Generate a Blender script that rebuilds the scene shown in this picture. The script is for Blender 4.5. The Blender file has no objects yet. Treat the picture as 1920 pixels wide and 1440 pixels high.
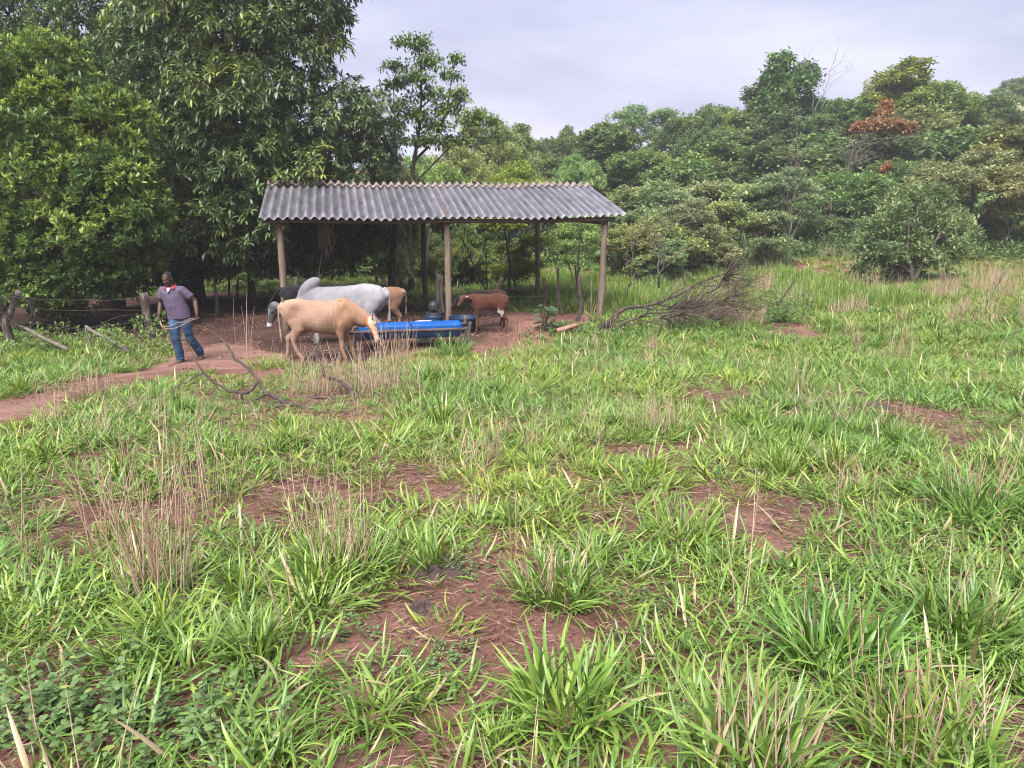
import bpy, math, random
import numpy as np
from mathutils import Vector, Matrix

scene = bpy.context.scene
C = scene.collection
random.seed(11)
RNG = np.random.default_rng(11)

# ------------------------------------------------------------------ camera, sky, sun, exposure
PITCH = math.radians(13.8)
CAM_Z = 2.95
FPX = 1400.0            # focal length in pixels of the 1920 px wide photograph
cam_d = bpy.data.cameras.new('camera')
cam_d.sensor_width = 36.0
cam_d.lens = 36.0 * FPX / 1920.0
cam_d.clip_start = 0.05
cam_d.clip_end = 2000
cam = bpy.data.objects.new('camera', cam_d)
C.objects.link(cam)
cam.location = (0, 0, CAM_Z)
cam.rotation_euler = (math.pi / 2 - PITCH, 0, 0)
scene.camera = cam

SUN_EL, SUN_ROT = math.radians(56), math.radians(200)
world = bpy.data.worlds.new('World')
scene.world = world
world.use_nodes = True
wn, wl = world.node_tree.nodes, world.node_tree.links
wn.clear()
w_out = wn.new('ShaderNodeOutputWorld')
w_bg = wn.new('ShaderNodeBackground')
w_bg.inputs['Strength'].default_value = 0.10
w_sky = wn.new('ShaderNodeTexSky')
w_sky.sky_type = 'NISHITA'
w_sky.sun_disc = False
w_sky.sun_elevation = SUN_EL
w_sky.sun_rotation = SUN_ROT
w_sky.air_density = 1.5
w_sky.dust_density = 4.0
w_tc = wn.new('ShaderNodeTexCoord')
w_map = wn.new('ShaderNodeMapping')
w_map.inputs['Scale'].default_value = (1.0, 1.0, 3.2)
w_map.inputs['Rotation'].default_value = (0.0, 0.18, 0.4)
w_no = wn.new('ShaderNodeTexNoise')
w_no.inputs['Scale'].default_value = 3.0
w_no.inputs['Detail'].default_value = 5.0
w_no.inputs['Roughness'].default_value = 0.5
w_ra = wn.new('ShaderNodeValToRGB')
w_ra.color_ramp.elements[0].position = 0.33
w_ra.color_ramp.elements[0].color = (.60, .60, .94, 1)
w_ra.color_ramp.elements[1].position = 0.72
w_ra.color_ramp.elements[1].color = (1.20, 1.19, 1.56, 1)
w_mix = wn.new('ShaderNodeMix')
w_mix.data_type = 'RGBA'
w_mix.inputs[0].default_value = 0.94          # unbroken stratus over the clear sky
# paler, thinner cloud low down all round the horizon
w_sx = wn.new('ShaderNodeSeparateXYZ'); wl.new(w_tc.outputs['Generated'], w_sx.inputs[0])
w_mr = wn.new('ShaderNodeMapRange'); w_mr.interpolation_type = 'SMOOTHSTEP'
w_mr.inputs[1].default_value = 0.05; w_mr.inputs[2].default_value = 0.24; w_mr.inputs[3].default_value = 1.14; w_mr.inputs[4].default_value = 1.0
wl.new(w_sx.outputs['Z'], w_mr.inputs[0])
w_low = wn.new('ShaderNodeMix'); w_low.data_type = 'RGBA'; w_low.blend_type = 'MULTIPLY'; w_low.inputs[0].default_value = 1.0
wl.new(w_mr.outputs[0], w_low.inputs[7])
wl.new(w_tc.outputs['Generated'], w_map.inputs['Vector'])
wl.new(w_map.outputs['Vector'], w_no.inputs['Vector'])
wl.new(w_no.outputs['Fac'], w_ra.inputs['Fac'])
wl.new(w_sky.outputs['Color'], w_mix.inputs[6])
wl.new(w_ra.outputs['Color'], w_low.inputs[6]); wl.new(w_low.outputs[2], w_mix.inputs[7])
wl.new(w_mix.outputs[2], w_bg.inputs['Color'])
wl.new(w_bg.outputs['Background'], w_out.inputs['Surface'])

sun_d = bpy.data.lights.new('sun', 'SUN')
sun_d.energy = 1.5
sun_d.angle = math.radians(40)
sun_d.color = (1.0, 0.97, 0.92)
sun = bpy.data.objects.new('sun', sun_d)
C.objects.link(sun)
_sd = Vector((math.cos(SUN_EL) * math.sin(SUN_ROT), math.cos(SUN_EL) * math.cos(SUN_ROT), math.sin(SUN_EL)))
sun.rotation_euler = _sd.to_track_quat('Z', 'Y').to_euler()

scene.view_settings.view_transform = 'Standard'
scene.view_settings.look = 'None'
scene.view_settings.exposure = 2.7
scene.view_settings.gamma = 1.0
scene.view_settings.use_curve_mapping = False
scene.render.engine = 'CYCLES'
scene.cycles.max_bounces = 6
scene.cycles.diffuse_bounces = 3
scene.cycles.glossy_bounces = 2
scene.cycles.transmission_bounces = 4
scene.cycles.transparent_max_bounces = 4
scene.cycles.volume_bounces = 1
scene.cycles.caustics_reflective = False
scene.cycles.caustics_refractive = False
scene.cycles.use_denoising = True
scene.cycles.filter_width = 1.1

# ------------------------------------------------------------------ maths helpers
CP, SP = math.cos(PITCH), math.sin(PITCH)

def ray(px, py):
    u = (px - 960.0) / FPX
    v = (720.0 - py) / FPX
    return np.array((u, CP + v * SP, -SP + v * CP))

def at(px, py, Y):
    d = ray(px, py)
    t = Y / d[1]
    return np.array((d[0] * t, Y, CAM_Z + d[2] * t))

def px_size(n, Y):                 # metres covered by n photo pixels at distance Y
    return n * Y / FPX

def _hash(ix, iy, iz, seed):
    h = (ix.astype(np.int64) * 374761393 + iy.astype(np.int64) * 668265263 + iz.astype(np.int64) * 2147483647 + seed * 974634777) & 0xffffffff
    h = ((h ^ (h >> 13)) * 1274126177) & 0xffffffff
    h = (h ^ (h >> 16)) & 0xffffffff
    return h / 4294967295.0

def vnoise(p, seed=0):             # smooth value noise in [-1, 1]
    p = np.asarray(p, float)
    if p.shape[1] == 2:
        p = np.concatenate([p, np.zeros((len(p), 1))], 1)
    i = np.floor(p).astype(np.int64)
    f = p - i
    f = f * f * (3 - 2 * f)
    r = 0.0
    for dx in (0, 1):
        wx = f[:, 0] if dx else 1 - f[:, 0]
        for dy in (0, 1):
            wy = f[:, 1] if dy else 1 - f[:, 1]
            for dz in (0, 1):
                wz = f[:, 2] if dz else 1 - f[:, 2]
                r = r + wx * wy * wz * _hash(i[:, 0] + dx, i[:, 1] + dy, i[:, 2] + dz, seed)
    return r * 2 - 1

def norm(a):
    a = np.asarray(a, float)
    return a / np.maximum(np.linalg.norm(a, axis=-1, keepdims=True), 1e-9)

def sstep(a, b, x):
    t = np.clip((x - a) / (b - a), 0, 1)
    return t * t * (3 - 2 * t)

# ------------------------------------------------------------------ terrain
_ty = np.arange(-300, 420, 0.25)
_tz = np.interp(_ty, [-300, -40, -2, 0, 4, 8, 11, 13.5, 16, 20, 24, 30, 36, 42, 55, 75, 110, 160, 260, 420],
                [6, 2.6, 1.55, 1.37, .97, .55, .24, .03, 0, -.02, -.2, -.25, .05, .5, 1.6, 3.2, 5.5, 9, 13, 16])
_k = np.exp(-0.5 * (np.arange(-12, 13) * 0.25 / 1.0) ** 2)
_tz = np.convolve(np.pad(_tz, 12, mode='edge'), _k / _k.sum(), mode='valid')

def ground_z(x, y):
    x = np.atleast_1d(np.asarray(x, float)); y = np.atleast_1d(np.asarray(y, float))
    z = np.interp(y, _ty, _tz)
    z = z + 0.10 * np.maximum(0, x - 9) * sstep(30, 62, y) * (1 - sstep(90, 160, x))
    z = z + 6.0 * np.exp(-(((x - 96) / 30) ** 2 + ((y - 128) / 26) ** 2))
    z = z + 0.35 * sstep(7, 16, x) * sstep(12, 22, y)
    z = z + 0.22 * np.exp(-(((x - 12.5) / 3.2) ** 2 + ((y - 33) / 2.5) ** 2))
    z = z + 0.20 * np.exp(-(((x - 0.55) / 1.1) ** 2 + ((y - 17.6) / 0.8) ** 2))
    p = np.stack([x, y], 1)
    nr = 1 - sstep(4.5, 8.5, y)
    z = z + 0.050 * vnoise(p * 0.45, 1) + (0.014 + .016 * nr) * vnoise(p * 1.1, 2) + nr * (0.014 * vnoise(p * 3.7, 3) + 0.006 * vnoise(p * 9.0, 4))
    return z

def gz(x, y):
    return float(ground_z(x, y)[0])

def on_ground(px, py, lo=1.0, hi=160.0):
    d = ray(px, py)
    ys = np.concatenate([np.arange(lo, 40, 0.04), np.arange(40, hi, 0.4)])
    t = ys / d[1]
    xs, zs = d[0] * t, CAM_Z + d[2] * t
    below = np.nonzero(zs <= ground_z(xs, ys))[0]
    i = below[0] if len(below) else len(ys) - 1
    return np.array((xs[i], ys[i], gz(xs[i], ys[i])))

def in_poly(x, y, poly):
    x = np.asarray(x); y = np.asarray(y)
    r = np.zeros(x.shape, bool)
    n = len(poly)
    for i in range(n):
        x0, y0 = poly[i]; x1, y1 = poly[(i + 1) % n]
        c = ((y0 > y) != (y1 > y))
        with np.errstate(divide='ignore', invalid='ignore'):
            xi = (x1 - x0) * (y - y0) / (y1 - y0 + 1e-12) + x0
        r ^= c & (x < xi)
    return r

# ------------------------------------------------------------------ object helpers
def tag(o, label=None, cat=None, group=None, kind=None):
    if label: o['label'] = label
    if cat: o['category'] = cat
    if group: o['group'] = group
    if kind: o['kind'] = kind
    return o

def empty(name, loc=(0, 0, 0), rz=0.0, label=None, cat=None, group=None):
    o = bpy.data.objects.new(name, None)
    o.empty_display_size = 0.2
    C.objects.link(o)
    o.location = loc
    o.rotation_euler = (0, 0, rz)
    return tag(o, label, cat, group)

def link(name, me, mat=None, parent=None, smooth=True):
    o = bpy.data.objects.new(name, me)
    C.objects.link(o)
    if mat is not None and len(me.materials) == 0:
        me.materials.append(mat)
    if parent is not None:
        o.parent = parent
    if smooth and len(me.polygons):
        me.polygons.foreach_set('use_smooth', np.ones(len(me.polygons), bool))
    return o

def copy_thing(root, loc=None, rz=None, scl=None):
    r = root.copy(); C.objects.link(r)
    if loc is not None: r.location = loc
    if rz is not None: r.rotation_euler = (0, 0, rz)
    if scl is not None: r.scale = scl
    for ch in root.children:
        c = ch.copy(); C.objects.link(c); c.parent = r
        for g in ch.children:
            d = g.copy(); C.objects.link(d); d.parent = c
    return r

def tri_mesh(name, V, F, tint=None):
    me = bpy.data.meshes.new(name)
    V = np.ascontiguousarray(V, np.float32); F = np.ascontiguousarray(F, np.int32)
    me.vertices.add(len(V)); me.vertices.foreach_set('co', V.ravel())
    me.loops.add(F.size); me.loops.foreach_set('vertex_index', F.ravel())
    me.polygons.add(len(F)); me.polygons.foreach_set('loop_start', np.arange(0, F.size, F.shape[1], dtype=np.int32))
    if tint is not None:
        a = me.attributes.new('tint', 'FLOAT', 'POINT')
        a.data.foreach_set('value', np.ascontiguousarray(tint, np.float32))
    me.update(calc_edges=True)
    return me

def set_col(me, cols):
    a = me.attributes.new('coat', 'FLOAT_COLOR', 'POINT')
    c = np.ones((len(cols), 4), np.float32); c[:, :3] = cols
    a.data.foreach_set('color', c.ravel())

class MB:
    """collects verts and faces of one mesh"""
    def __init__(self):
        self.v = []; self.f = []
    def add(self, V, F):
        b = len(self.v)
        self.v += [tuple(map(float, p)) for p in V]
        self.f += [tuple(int(i) + b for i in q) for q in F]
        return self
    def box(self, c, s, rot=None, bevel=0.0):
        hx, hy, hz = s[0] / 2, s[1] / 2, s[2] / 2
        V = np.array([(x, y, z) for x in (-hx, hx) for y in (-hy, hy) for z in (-hz, hz)])
        if rot is not None:
            V = V @ np.array(rot).T
        V = V + np.array(c)
        return self.add(V, [(0, 1, 3, 2), (4, 6, 7, 5), (0, 4, 5, 1), (2, 3, 7, 6), (0, 2, 6, 4), (1, 5, 7, 3)])
    def tube(self, pts, radii, sides=8, seed=0, rough=0.0, cap=True):
        V, F = tube(pts, radii, sides, seed, rough, cap)
        return self.add(V, F)
    def mesh(self, name):
        me = bpy.data.meshes.new(name)
        me.from_pydata(self.v, [], self.f)
        me.update()
        return me
    def build(self, name, mat=None, parent=None, smooth=True):
        return link(name, self.mesh(name), mat, parent, smooth)

def frames(P, side=None):
    P = np.asarray(P, float)
    T = np.zeros_like(P)
    T[1:-1] = P[2:] - P[:-2]; T[0] = P[1] - P[0]; T[-1] = P[-1] - P[-2]
    T = norm(T)
    A = np.zeros_like(P)
    ref = np.array((1.0, 0, 0)) if side is None else np.asarray(side, float)
    if side is None and abs(T[0] @ ref) > 0.9:
        ref = np.array((0, 1.0, 0))
    for i in range(len(P)):
        a = ref - (ref @ T[i]) * T[i]
        if np.linalg.norm(a) < 1e-4:
            a = np.cross(T[i], (0.3, 0.5, 0.8))
        A[i] = norm(a)
        if side is None: ref = A[i]
    B = np.cross(T, A)
    return T, A, B

def tube(pts, radii, sides=8, seed=0, rough=0.0, cap=True):
    P = np.asarray(pts, float); n = len(P)
    R = np.broadcast_to(np.asarray(radii, float), (n,)) if np.ndim(radii) <= 1 else radii
    T, A, B = frames(P)
    th = np.arange(sides) * 2 * np.pi / sides
    r = R[:, None] * np.ones((1, sides))
    if rough:
        q = np.stack([np.repeat(np.arange(n) * 0.9, sides) + seed * 7.3, np.tile(np.cos(th) * 1.4, n), np.tile(np.sin(th) * 1.4, n)], 1)
        r = r * (1 + rough * vnoise(q, seed).reshape(n, sides))
    V = P[:, None] + r[..., None] * (np.cos(th)[None, :, None] * A[:, None] + np.sin(th)[None, :, None] * B[:, None])
    V = V.reshape(-1, 3)
    F = []
    for i in range(n - 1):
        for j in range(sides):
            k = (j + 1) % sides
            F.append((i * sides + j, i * sides + k, (i + 1) * sides + k, (i + 1) * sides + j))
    if cap:
        F.append(tuple(range(sides - 1, -1, -1)))
        F.append(tuple((n - 1) * sides + j for j in range(sides)))
    return V, F

def curve_pts(ctrl, per=6):
    """Catmull-Rom through control points"""
    P = np.asarray(ctrl, float)
    if len(P) < 3:
        t = np.linspace(0, 1, per + 1)[:, None]
        return P[0] * (1 - t) + P[1] * t
    Q = np.vstack([2 * P[0] - P[1], P, 2 * P[-1] - P[-2]])
    out = []
    for i in range(1, len(Q) - 2):
        for k in range(per):
            t = k / per
            a, b, c, d = Q[i - 1], Q[i], Q[i + 1], Q[i + 2]
            out.append(0.5 * ((2 * b) + (c - a) * t + (2 * a - 5 * b + 4 * c - d) * t * t + (3 * b - a - 3 * c + d) * t ** 3))
    out.append(P[-1])
    return np.array(out)

def loft(pts, radii, side=(0, 1, 0), sides=16, capk=0.6):
    """closed tube of elliptic rings; radii = (along side, along the other axis)"""
    P = np.asarray(pts, float); n = len(P)
    R = np.array([(r, r) if np.ndim(r) == 0 else r for r in radii], float)
    T, A, B = frames(P, side)
    th = np.arange(sides) * 2 * np.pi / sides
    V = P[:, None] + R[:, 0, None, None] * np.cos(th)[None, :, None] * A[:, None] + R[:, 1, None, None] * np.sin(th)[None, :, None] * B[:, None]
    V = V.reshape(-1, 3)
    F = []
    for i in range(n - 1):
        for j in range(sides):
            k = (j + 1) % sides
            F.append((i * sides + j, i * sides + k, (i + 1) * sides + k, (i + 1) * sides + j))
    V = list(V)
    for e, sgn in ((0, -1), (n - 1, 1)):
        rm = R[e].min()
        ring = P[e] + T[e] * sgn * rm * capk * 0.6
        b = len(V)
        V += list(ring + 0.68 * R[e, 0] * np.cos(th)[:, None] * A[e] + 0.68 * R[e, 1] * np.sin(th)[:, None] * B[e])
        V.append(P[e] + T[e] * sgn * rm * capk)
        c = len(V) - 1
        for j in range(sides):
            k = (j + 1) % sides
            o0, o1 = e * sides + j, e * sides + k
            if sgn > 0:
                F.append((o0, o1, b + k, b + j)); F.append((b + j, b + k, c))
            else:
                F.append((o1, o0, b + j, b + k)); F.append((b + k, b + j, c))
    return np.array(V), F

def ellipsoid(c, r, axis=(0, 0, 1), side=(0, 1, 0)):
    c = np.asarray(c, float); ax = norm(axis)
    k = np.linspace(-0.97, 0.97, 9)
    return loft([c + ax * r[2] * q for q in k], [(r[0] * math.sqrt(1 - q * q), r[1] * math.sqrt(1 - q * q)) for q in k], side, 16, 0.15)

def solid(name, lofts, voxel, smooth=4):
    """one continuous skin over overlapping forms"""
    m = MB()
    for V, F in lofts: m.add(V, F)
    me = m.mesh(name + '_raw')
    o = bpy.data.objects.new('raw_body', me); C.objects.link(o)
    r = o.modifiers.new('r', 'REMESH'); r.mode = 'VOXEL'; r.voxel_size = voxel
    if smooth:
        s = o.modifiers.new('s', 'SMOOTH'); s.factor = 0.5; s.iterations = smooth
    dg = bpy.context.evaluated_depsgraph_get()
    me2 = bpy.data.meshes.new_from_object(o.evaluated_get(dg))
    bpy.data.objects.remove(o); bpy.data.meshes.remove(me)
    me2.name = name
    return me2

def mesh_co(me):
    a = np.empty(len(me.vertices) * 3, np.float32); me.vertices.foreach_get('co', a)
    return a.reshape(-1, 3).astype(float)

# ------------------------------------------------------------------ materials
def new_mat(name):
    m = bpy.data.materials.new(name); m.use_nodes = True
    n, l = m.node_tree.nodes, m.node_tree.links
    return m, n, l, n['Principled BSDF']

def ramp(n, stops):
    r = n.new('ShaderNodeValToRGB')
    e = r.color_ramp.elements
    while len(e) < len(stops): e.new(0.5)
    for el, (p, c) in zip(e, stops):
        el.position = p; el.color = (*c, 1)
    return r

def surf_mat(name, stops, scale=4.0, rough=0.8, bump=0.2, stretch=(1, 1, 1), detail=6.0, spec=0.3, bump_scale=None, coords='Object', dist=0.02):
    m, n, l, b = new_mat(name)
    tc = n.new('ShaderNodeTexCoord'); mp = n.new('ShaderNodeMapping')
    mp.inputs['Scale'].default_value = stretch
    no = n.new('ShaderNodeTexNoise'); no.inputs['Scale'].default_value = scale; no.inputs['Detail'].default_value = detail
    no.inputs['Roughness'].default_value = 0.62
    l.new(tc.outputs[coords], mp.inputs['Vector']); l.new(mp.outputs['Vector'], no.inputs['Vector'])
    r = ramp(n, stops); l.new(no.outputs['Fac'], r.inputs['Fac']); l.new(r.outputs['Color'], b.inputs['Base Color'])
    b.inputs['Roughness'].default_value = rough
    b.inputs['Specular IOR Level'].default_value = spec
    if bump:
        no2 = n.new('ShaderNodeTexNoise'); no2.inputs['Scale'].default_value = bump_scale or scale * 4; no2.inputs['Detail'].default_value = 5
        l.new(mp.outputs['Vector'], no2.inputs['Vector'])
        bp = n.new('ShaderNodeBump'); bp.inputs['Strength'].default_value = bump; bp.inputs['Distance'].default_value = dist
        l.new(no2.outputs['Fac'], bp.inputs['Height']); l.new(bp.outputs['Normal'], b.inputs['Normal'])
    return m

def leaf_mat(name, stops, trans=0.3, rough=0.42, spec=0.35, tone=None):
    m, n, l, b = new_mat(name)
    at_ = n.new('ShaderNodeAttribute'); at_.attribute_name = 'tint'
    r = ramp(n, stops); l.new(at_.outputs['Fac'], r.inputs['Fac'])
    oi = n.new('ShaderNodeObjectInfo')
    mx = n.new('ShaderNodeMix'); mx.data_type = 'RGBA'; mx.blend_type = 'MULTIPLY'; mx.inputs[0].default_value = 1
    l.new(r.outputs['Color'], mx.inputs[6])
    l.new(oi.outputs['Color'], mx.inputs[7])
    col = mx.outputs[2]
    if tone:
        ta = n.new('ShaderNodeAttribute'); ta.attribute_type = 'INSTANCER'; ta.attribute_name = 'tone'
        r2 = ramp(n, tone); l.new(ta.outputs['Fac'], r2.inputs['Fac'])
        m2 = n.new('ShaderNodeMix'); m2.data_type = 'RGBA'; m2.blend_type = 'MULTIPLY'; m2.inputs[0].default_value = 1
        l.new(r.outputs['Color'], m2.inputs[6]); l.new(r2.outputs['Color'], m2.inputs[7])
        col = m2.outputs[2]
    l.new(col, b.inputs['Base Color'])
    b.inputs['Roughness'].default_value = rough
    b.inputs['Specular IOR Level'].default_value = spec
    tr = n.new('ShaderNodeBsdfTranslucent')
    hs = n.new('ShaderNodeHueSaturation'); hs.inputs['Saturation'].default_value = 1.12; hs.inputs['Value'].default_value = 1.25
    hs.inputs['Hue'].default_value = 0.485
    l.new(col, hs.inputs['Color']); l.new(hs.outputs['Color'], tr.inputs['Color'])
    ms = n.new('ShaderNodeMixShader'); ms.inputs[0].default_value = trans
    l.new(b.outputs[0], ms.inputs[1]); l.new(tr.outputs[0], ms.inputs[2])
    l.new(ms.outputs[0], n['Material Output'].inputs['Surface'])
    return m

def coat_mat(name, rough=0.7, scale=30, var=0.25, spec=0.25, bump=0.15, sheen=0.0):
    m, n, l, b = new_mat(name)
    at_ = n.new('ShaderNodeAttribute'); at_.attribute_name = 'coat'
    tc = n.new('ShaderNodeTexCoord')
    no = n.new('ShaderNodeTexNoise'); no.inputs['Scale'].default_value = scale; no.inputs['Detail'].default_value = 5
    l.new(tc.outputs['Object'], no.inputs['Vector'])
    r = ramp(n, [(0.3, (1 - var,) * 3), (0.7, (1 + var * .4,) * 3)])
    l.new(no.outputs['Fac'], r.inputs['Fac'])
    mx = n.new('ShaderNodeMix'); mx.data_type = 'RGBA'; mx.blend_type = 'MULTIPLY'; mx.inputs[0].default_value = 1
    l.new(at_.outputs['Color'], mx.inputs[6]); l.new(r.outputs['Color'], mx.inputs[7])
    l.new(mx.outputs[2], b.inputs['Base Color'])
    b.inputs['Roughness'].default_value = rough; b.inputs['Specular IOR Level'].default_value = spec
    b.inputs['Sheen Weight'].default_value = sheen
    bp = n.new('ShaderNodeBump'); bp.inputs['Strength'].default_value = bump; bp.inputs['Distance'].default_value = 0.01
    l.new(no.outputs['Fac'], bp.inputs['Height']); l.new(bp.outputs['Normal'], b.inputs['Normal'])
    return m

def plain_mat(name, col, rough=0.5, spec=0.4):
    m, n, l, b = new_mat(name)
    b.inputs['Base Color'].default_value = (*col, 1); b.inputs['Roughness'].default_value = rough
    b.inputs['Specular IOR Level'].default_value = spec
    return m

# ------------------------------------------------------------------ ground and path
BARE = [on_ground(px, py)[:2] for px, py in ((135, 768), (210, 732), (330, 704), (430, 702), (480, 684), (540, 692), (650, 688), (700, 668), (800, 655), (900, 664), (985, 645), (1060, 622),
        (1120, 600), (1105, 590), (1010, 588), (930, 585), (790, 575), (700, 570), (560, 560), (430, 548), (340, 548), (250, 566), (200, 592), (240, 640), (330, 655), (318, 672), (210, 704), (120, 734), (0, 748), (-60, 760), (-60, 808), (0, 808), (80, 796))]
PATH = [on_ground(px, py)[:2] for px, py in ((-160, 805), (-40, 803), (40, 792), (95, 765), (125, 752), (205, 718), (280, 700), (330, 693), (430, 696), (500, 688), (540, 680),
        (520, 662), (470, 646), (400, 640), (330, 664), (212, 704), (120, 734), (40, 748), (-160, 752))]
BPATCH = [(on_ground(px, py), r) for px, py, r in ((880, 1185, .27), (850, 1110, .20), (910, 1290, .16), (1210, 1150, .22), (1290, 1130, .13), (1700, 772, .48), (1820, 770, .35), (1010, 890, .35), (560, 920, .35), (520, 980, .25), (470, 700, .5), (30, 1370, .3), (450, 1330, .2),
          (1890, 1400, .22), (930, 1330, .22), (1620, 1180, .2), (200, 860, .3), (1330, 740, .4), (1180, 850, .3), (1420, 1000, .3), (780, 1000, .25), (1130, 1010, .2), (1040, 1290, .12), (1450, 610, .6), (1510, 625, .5))]

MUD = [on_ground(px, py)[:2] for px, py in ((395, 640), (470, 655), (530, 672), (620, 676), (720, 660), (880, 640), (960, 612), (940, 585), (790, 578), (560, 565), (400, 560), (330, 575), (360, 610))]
MOULD_SHADE = [(-17.0, 16.6), (-9.5, 15.6), (-7.2, 16.4), (-5.6, 17.5), (-4.6, 20.5), (-4.0, 23.5), (-8, 25.0), (-17, 25.5)]
def make_ground():
    n = 440
    s = np.linspace(-1, 1, n)
    X = 170 * np.sinh(4.9 * s) / math.sinh(4.9)
    Yc = 6 + 240 * np.sinh(4.9 * s) / math.sinh(4.9)
    gx, gy = np.meshgrid(X, Yc)
    z = ground_z(gx.ravel(), gy.ravel())
    V = np.stack([gx.ravel(), gy.ravel(), z], 1)
    i = np.arange(n - 1)
    a = (i[:, None] * n + i[None, :]).ravel()
    F = np.stack([a, a + 1, a + n + 1, a + n], 1)
    me = tri_mesh('ground', V, F)
    m, nn, l, b = new_mat('red_soil')
    tc = nn.new('ShaderNodeTexCoord')
    n1 = nn.new('ShaderNodeTexNoise'); n1.inputs['Scale'].default_value = 0.9; n1.inputs['Detail'].default_value = 8; n1.inputs['Roughness'].default_value = .65
    n2 = nn.new('ShaderNodeTexNoise'); n2.inputs['Scale'].default_value = 26; n2.inputs['Detail'].default_value = 6; n2.inputs['Roughness'].default_value = .7
    l.new(tc.outputs['Object'], n1.inputs['Vector']); l.new(tc.outputs['Object'], n2.inputs['Vector'])
    r1 = ramp(nn, [(0.3, (.095, .044, .034)), (0.5, (.18, .088, .066)), (0.72, (.265, .145, .112))])
    r2 = ramp(nn, [(0.25, (.45, .43, .42)), (0.55, (1, 1, 1)), (.8, (1.25, 1.22, 1.2))])
    l.new(n1.outputs['Fac'], r1.inputs['Fac']); l.new(n2.outputs['Fac'], r2.inputs['Fac'])
    mx = nn.new('ShaderNodeMix'); mx.data_type = 'RGBA'; mx.blend_type = 'MULTIPLY'; mx.inputs[0].default_value = 1
    l.new(r1.outputs['Color'], mx.inputs[6]); l.new(r2.outputs['Color'], mx.inputs[7]); l.new(mx.outputs[2], b.inputs['Base Color'])
    # dark dunged mud where the cattle stand, and leaf mould under the big trees, its tone deepened to paint their gloom
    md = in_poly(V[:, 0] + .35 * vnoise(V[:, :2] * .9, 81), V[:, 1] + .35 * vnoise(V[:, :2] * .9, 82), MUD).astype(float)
    md = np.maximum(md, in_poly(V[:, 0] + .5 * vnoise(V[:, :2] * .6, 83), V[:, 1] + .5 * vnoise(V[:, :2] * .6, 84), MOULD_SHADE) * 1.0)
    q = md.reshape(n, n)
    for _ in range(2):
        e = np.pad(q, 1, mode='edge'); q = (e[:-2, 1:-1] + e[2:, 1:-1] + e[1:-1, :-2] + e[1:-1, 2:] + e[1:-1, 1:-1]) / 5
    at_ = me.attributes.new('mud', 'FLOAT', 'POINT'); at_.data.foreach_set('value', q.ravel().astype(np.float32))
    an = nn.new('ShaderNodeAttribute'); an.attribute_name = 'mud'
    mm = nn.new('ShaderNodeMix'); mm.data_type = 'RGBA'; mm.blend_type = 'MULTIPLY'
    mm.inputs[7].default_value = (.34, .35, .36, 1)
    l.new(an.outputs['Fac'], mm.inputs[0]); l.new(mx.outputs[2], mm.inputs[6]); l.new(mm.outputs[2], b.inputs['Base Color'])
    b.inputs['Roughness'].default_value = .82; b.inputs['Specular IOR Level'].default_value = .25
    bp = nn.new('ShaderNodeBump'); bp.inputs['Strength'].default_value = .8; bp.inputs['Distance'].default_value = .03
    l.new(n2.outputs['Fac'], bp.inputs['Height']); l.new(bp.outputs['Normal'], b.inputs['Normal'])
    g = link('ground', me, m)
    tag(g, kind='structure')
    return m

SOIL = make_ground()

def make_path():
    xs = [p[0] for p in PATH]; ys = [p[1] for p in PATH]
    st = 0.07
    X = np.arange(min(xs) - .3, max(xs) + .3, st); Y = np.arange(min(ys) - .3, max(ys) + .3, st)
    gx, gy = np.meshgrid(X, Y)
    fx, fy = gx.ravel(), gy.ravel()
    p = np.stack([fx, fy], 1)
    wx = fx + .22 * vnoise(p * 1.6, 31) + .07 * vnoise(p * 5, 32)
    wy = fy + .22 * vnoise(p * 1.6, 33) + .07 * vnoise(p * 5, 34)
    ins = in_poly(wx, wy, PATH).reshape(gx.shape)
    soft = ins.astype(float)
    for _ in range(9):
        q = np.pad(soft, 1, mode='edge'); soft = (q[:-2, 1:-1] + q[2:, 1:-1] + q[1:-1, :-2] + q[1:-1, 2:] + q[1:-1, 1:-1]) / 5
    z = ground_z(fx, fy) - .016 + .034 * sstep(.42, 1.0, soft.ravel()) + (.010 * vnoise(p * 3.2, 36) + .006 * vnoise(p * 7, 35)) * sstep(.6, 1, soft.ravel())
    ny, nx = gx.shape
    idx = np.arange(nx * ny).reshape(ny, nx)
    ok = ins[:-1, :-1] & ins[1:, :-1] & ins[:-1, 1:] & ins[1:, 1:]
    F = np.stack([idx[:-1, :-1][ok], idx[:-1, 1:][ok], idx[1:, 1:][ok], idx[1:, :-1][ok]], 1)
    used = np.unique(F); mp = np.full(nx * ny, -1); mp[used] = np.arange(len(used))
    me = tri_mesh('dirt_path', np.stack([fx, fy, z], 1)[used], mp[F])
    m = surf_mat('trodden_red_soil', [(0.28, (.11, .055, .043)), (0.5, (.19, .10, .078)), (0.75, (.26, .148, .118))], 1.7, .78, .8, bump_scale=22, dist=.03)
    tag(link('dirt_path', me, m), kind='structure')

make_path()

LOWG = [on_ground(px, py)[:2] for px, py in ((370, 640), (480, 640), (560, 690), (740, 700), (760, 800), (640, 830), (430, 830), (330, 760))]
# distance based mask of bare ground
def bare_mask(x, y, scars=True):
    p = np.stack([x, y], 1)
    wx = x + .25 * vnoise(p * 1.3, 41) + .1 * vnoise(p * 4, 42); wy = y + .25 * vnoise(p * 1.3, 43) + .1 * vnoise(p * 4, 44)
    r = in_poly(wx, wy, BARE) | in_poly(wx, wy, MOULD_SHADE)
    for c, rad in (BPATCH if scars else ()):
        r |= ((wx - c[0]) ** 2 + (wy - c[1]) ** 2) < rad * rad
    return r

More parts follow.
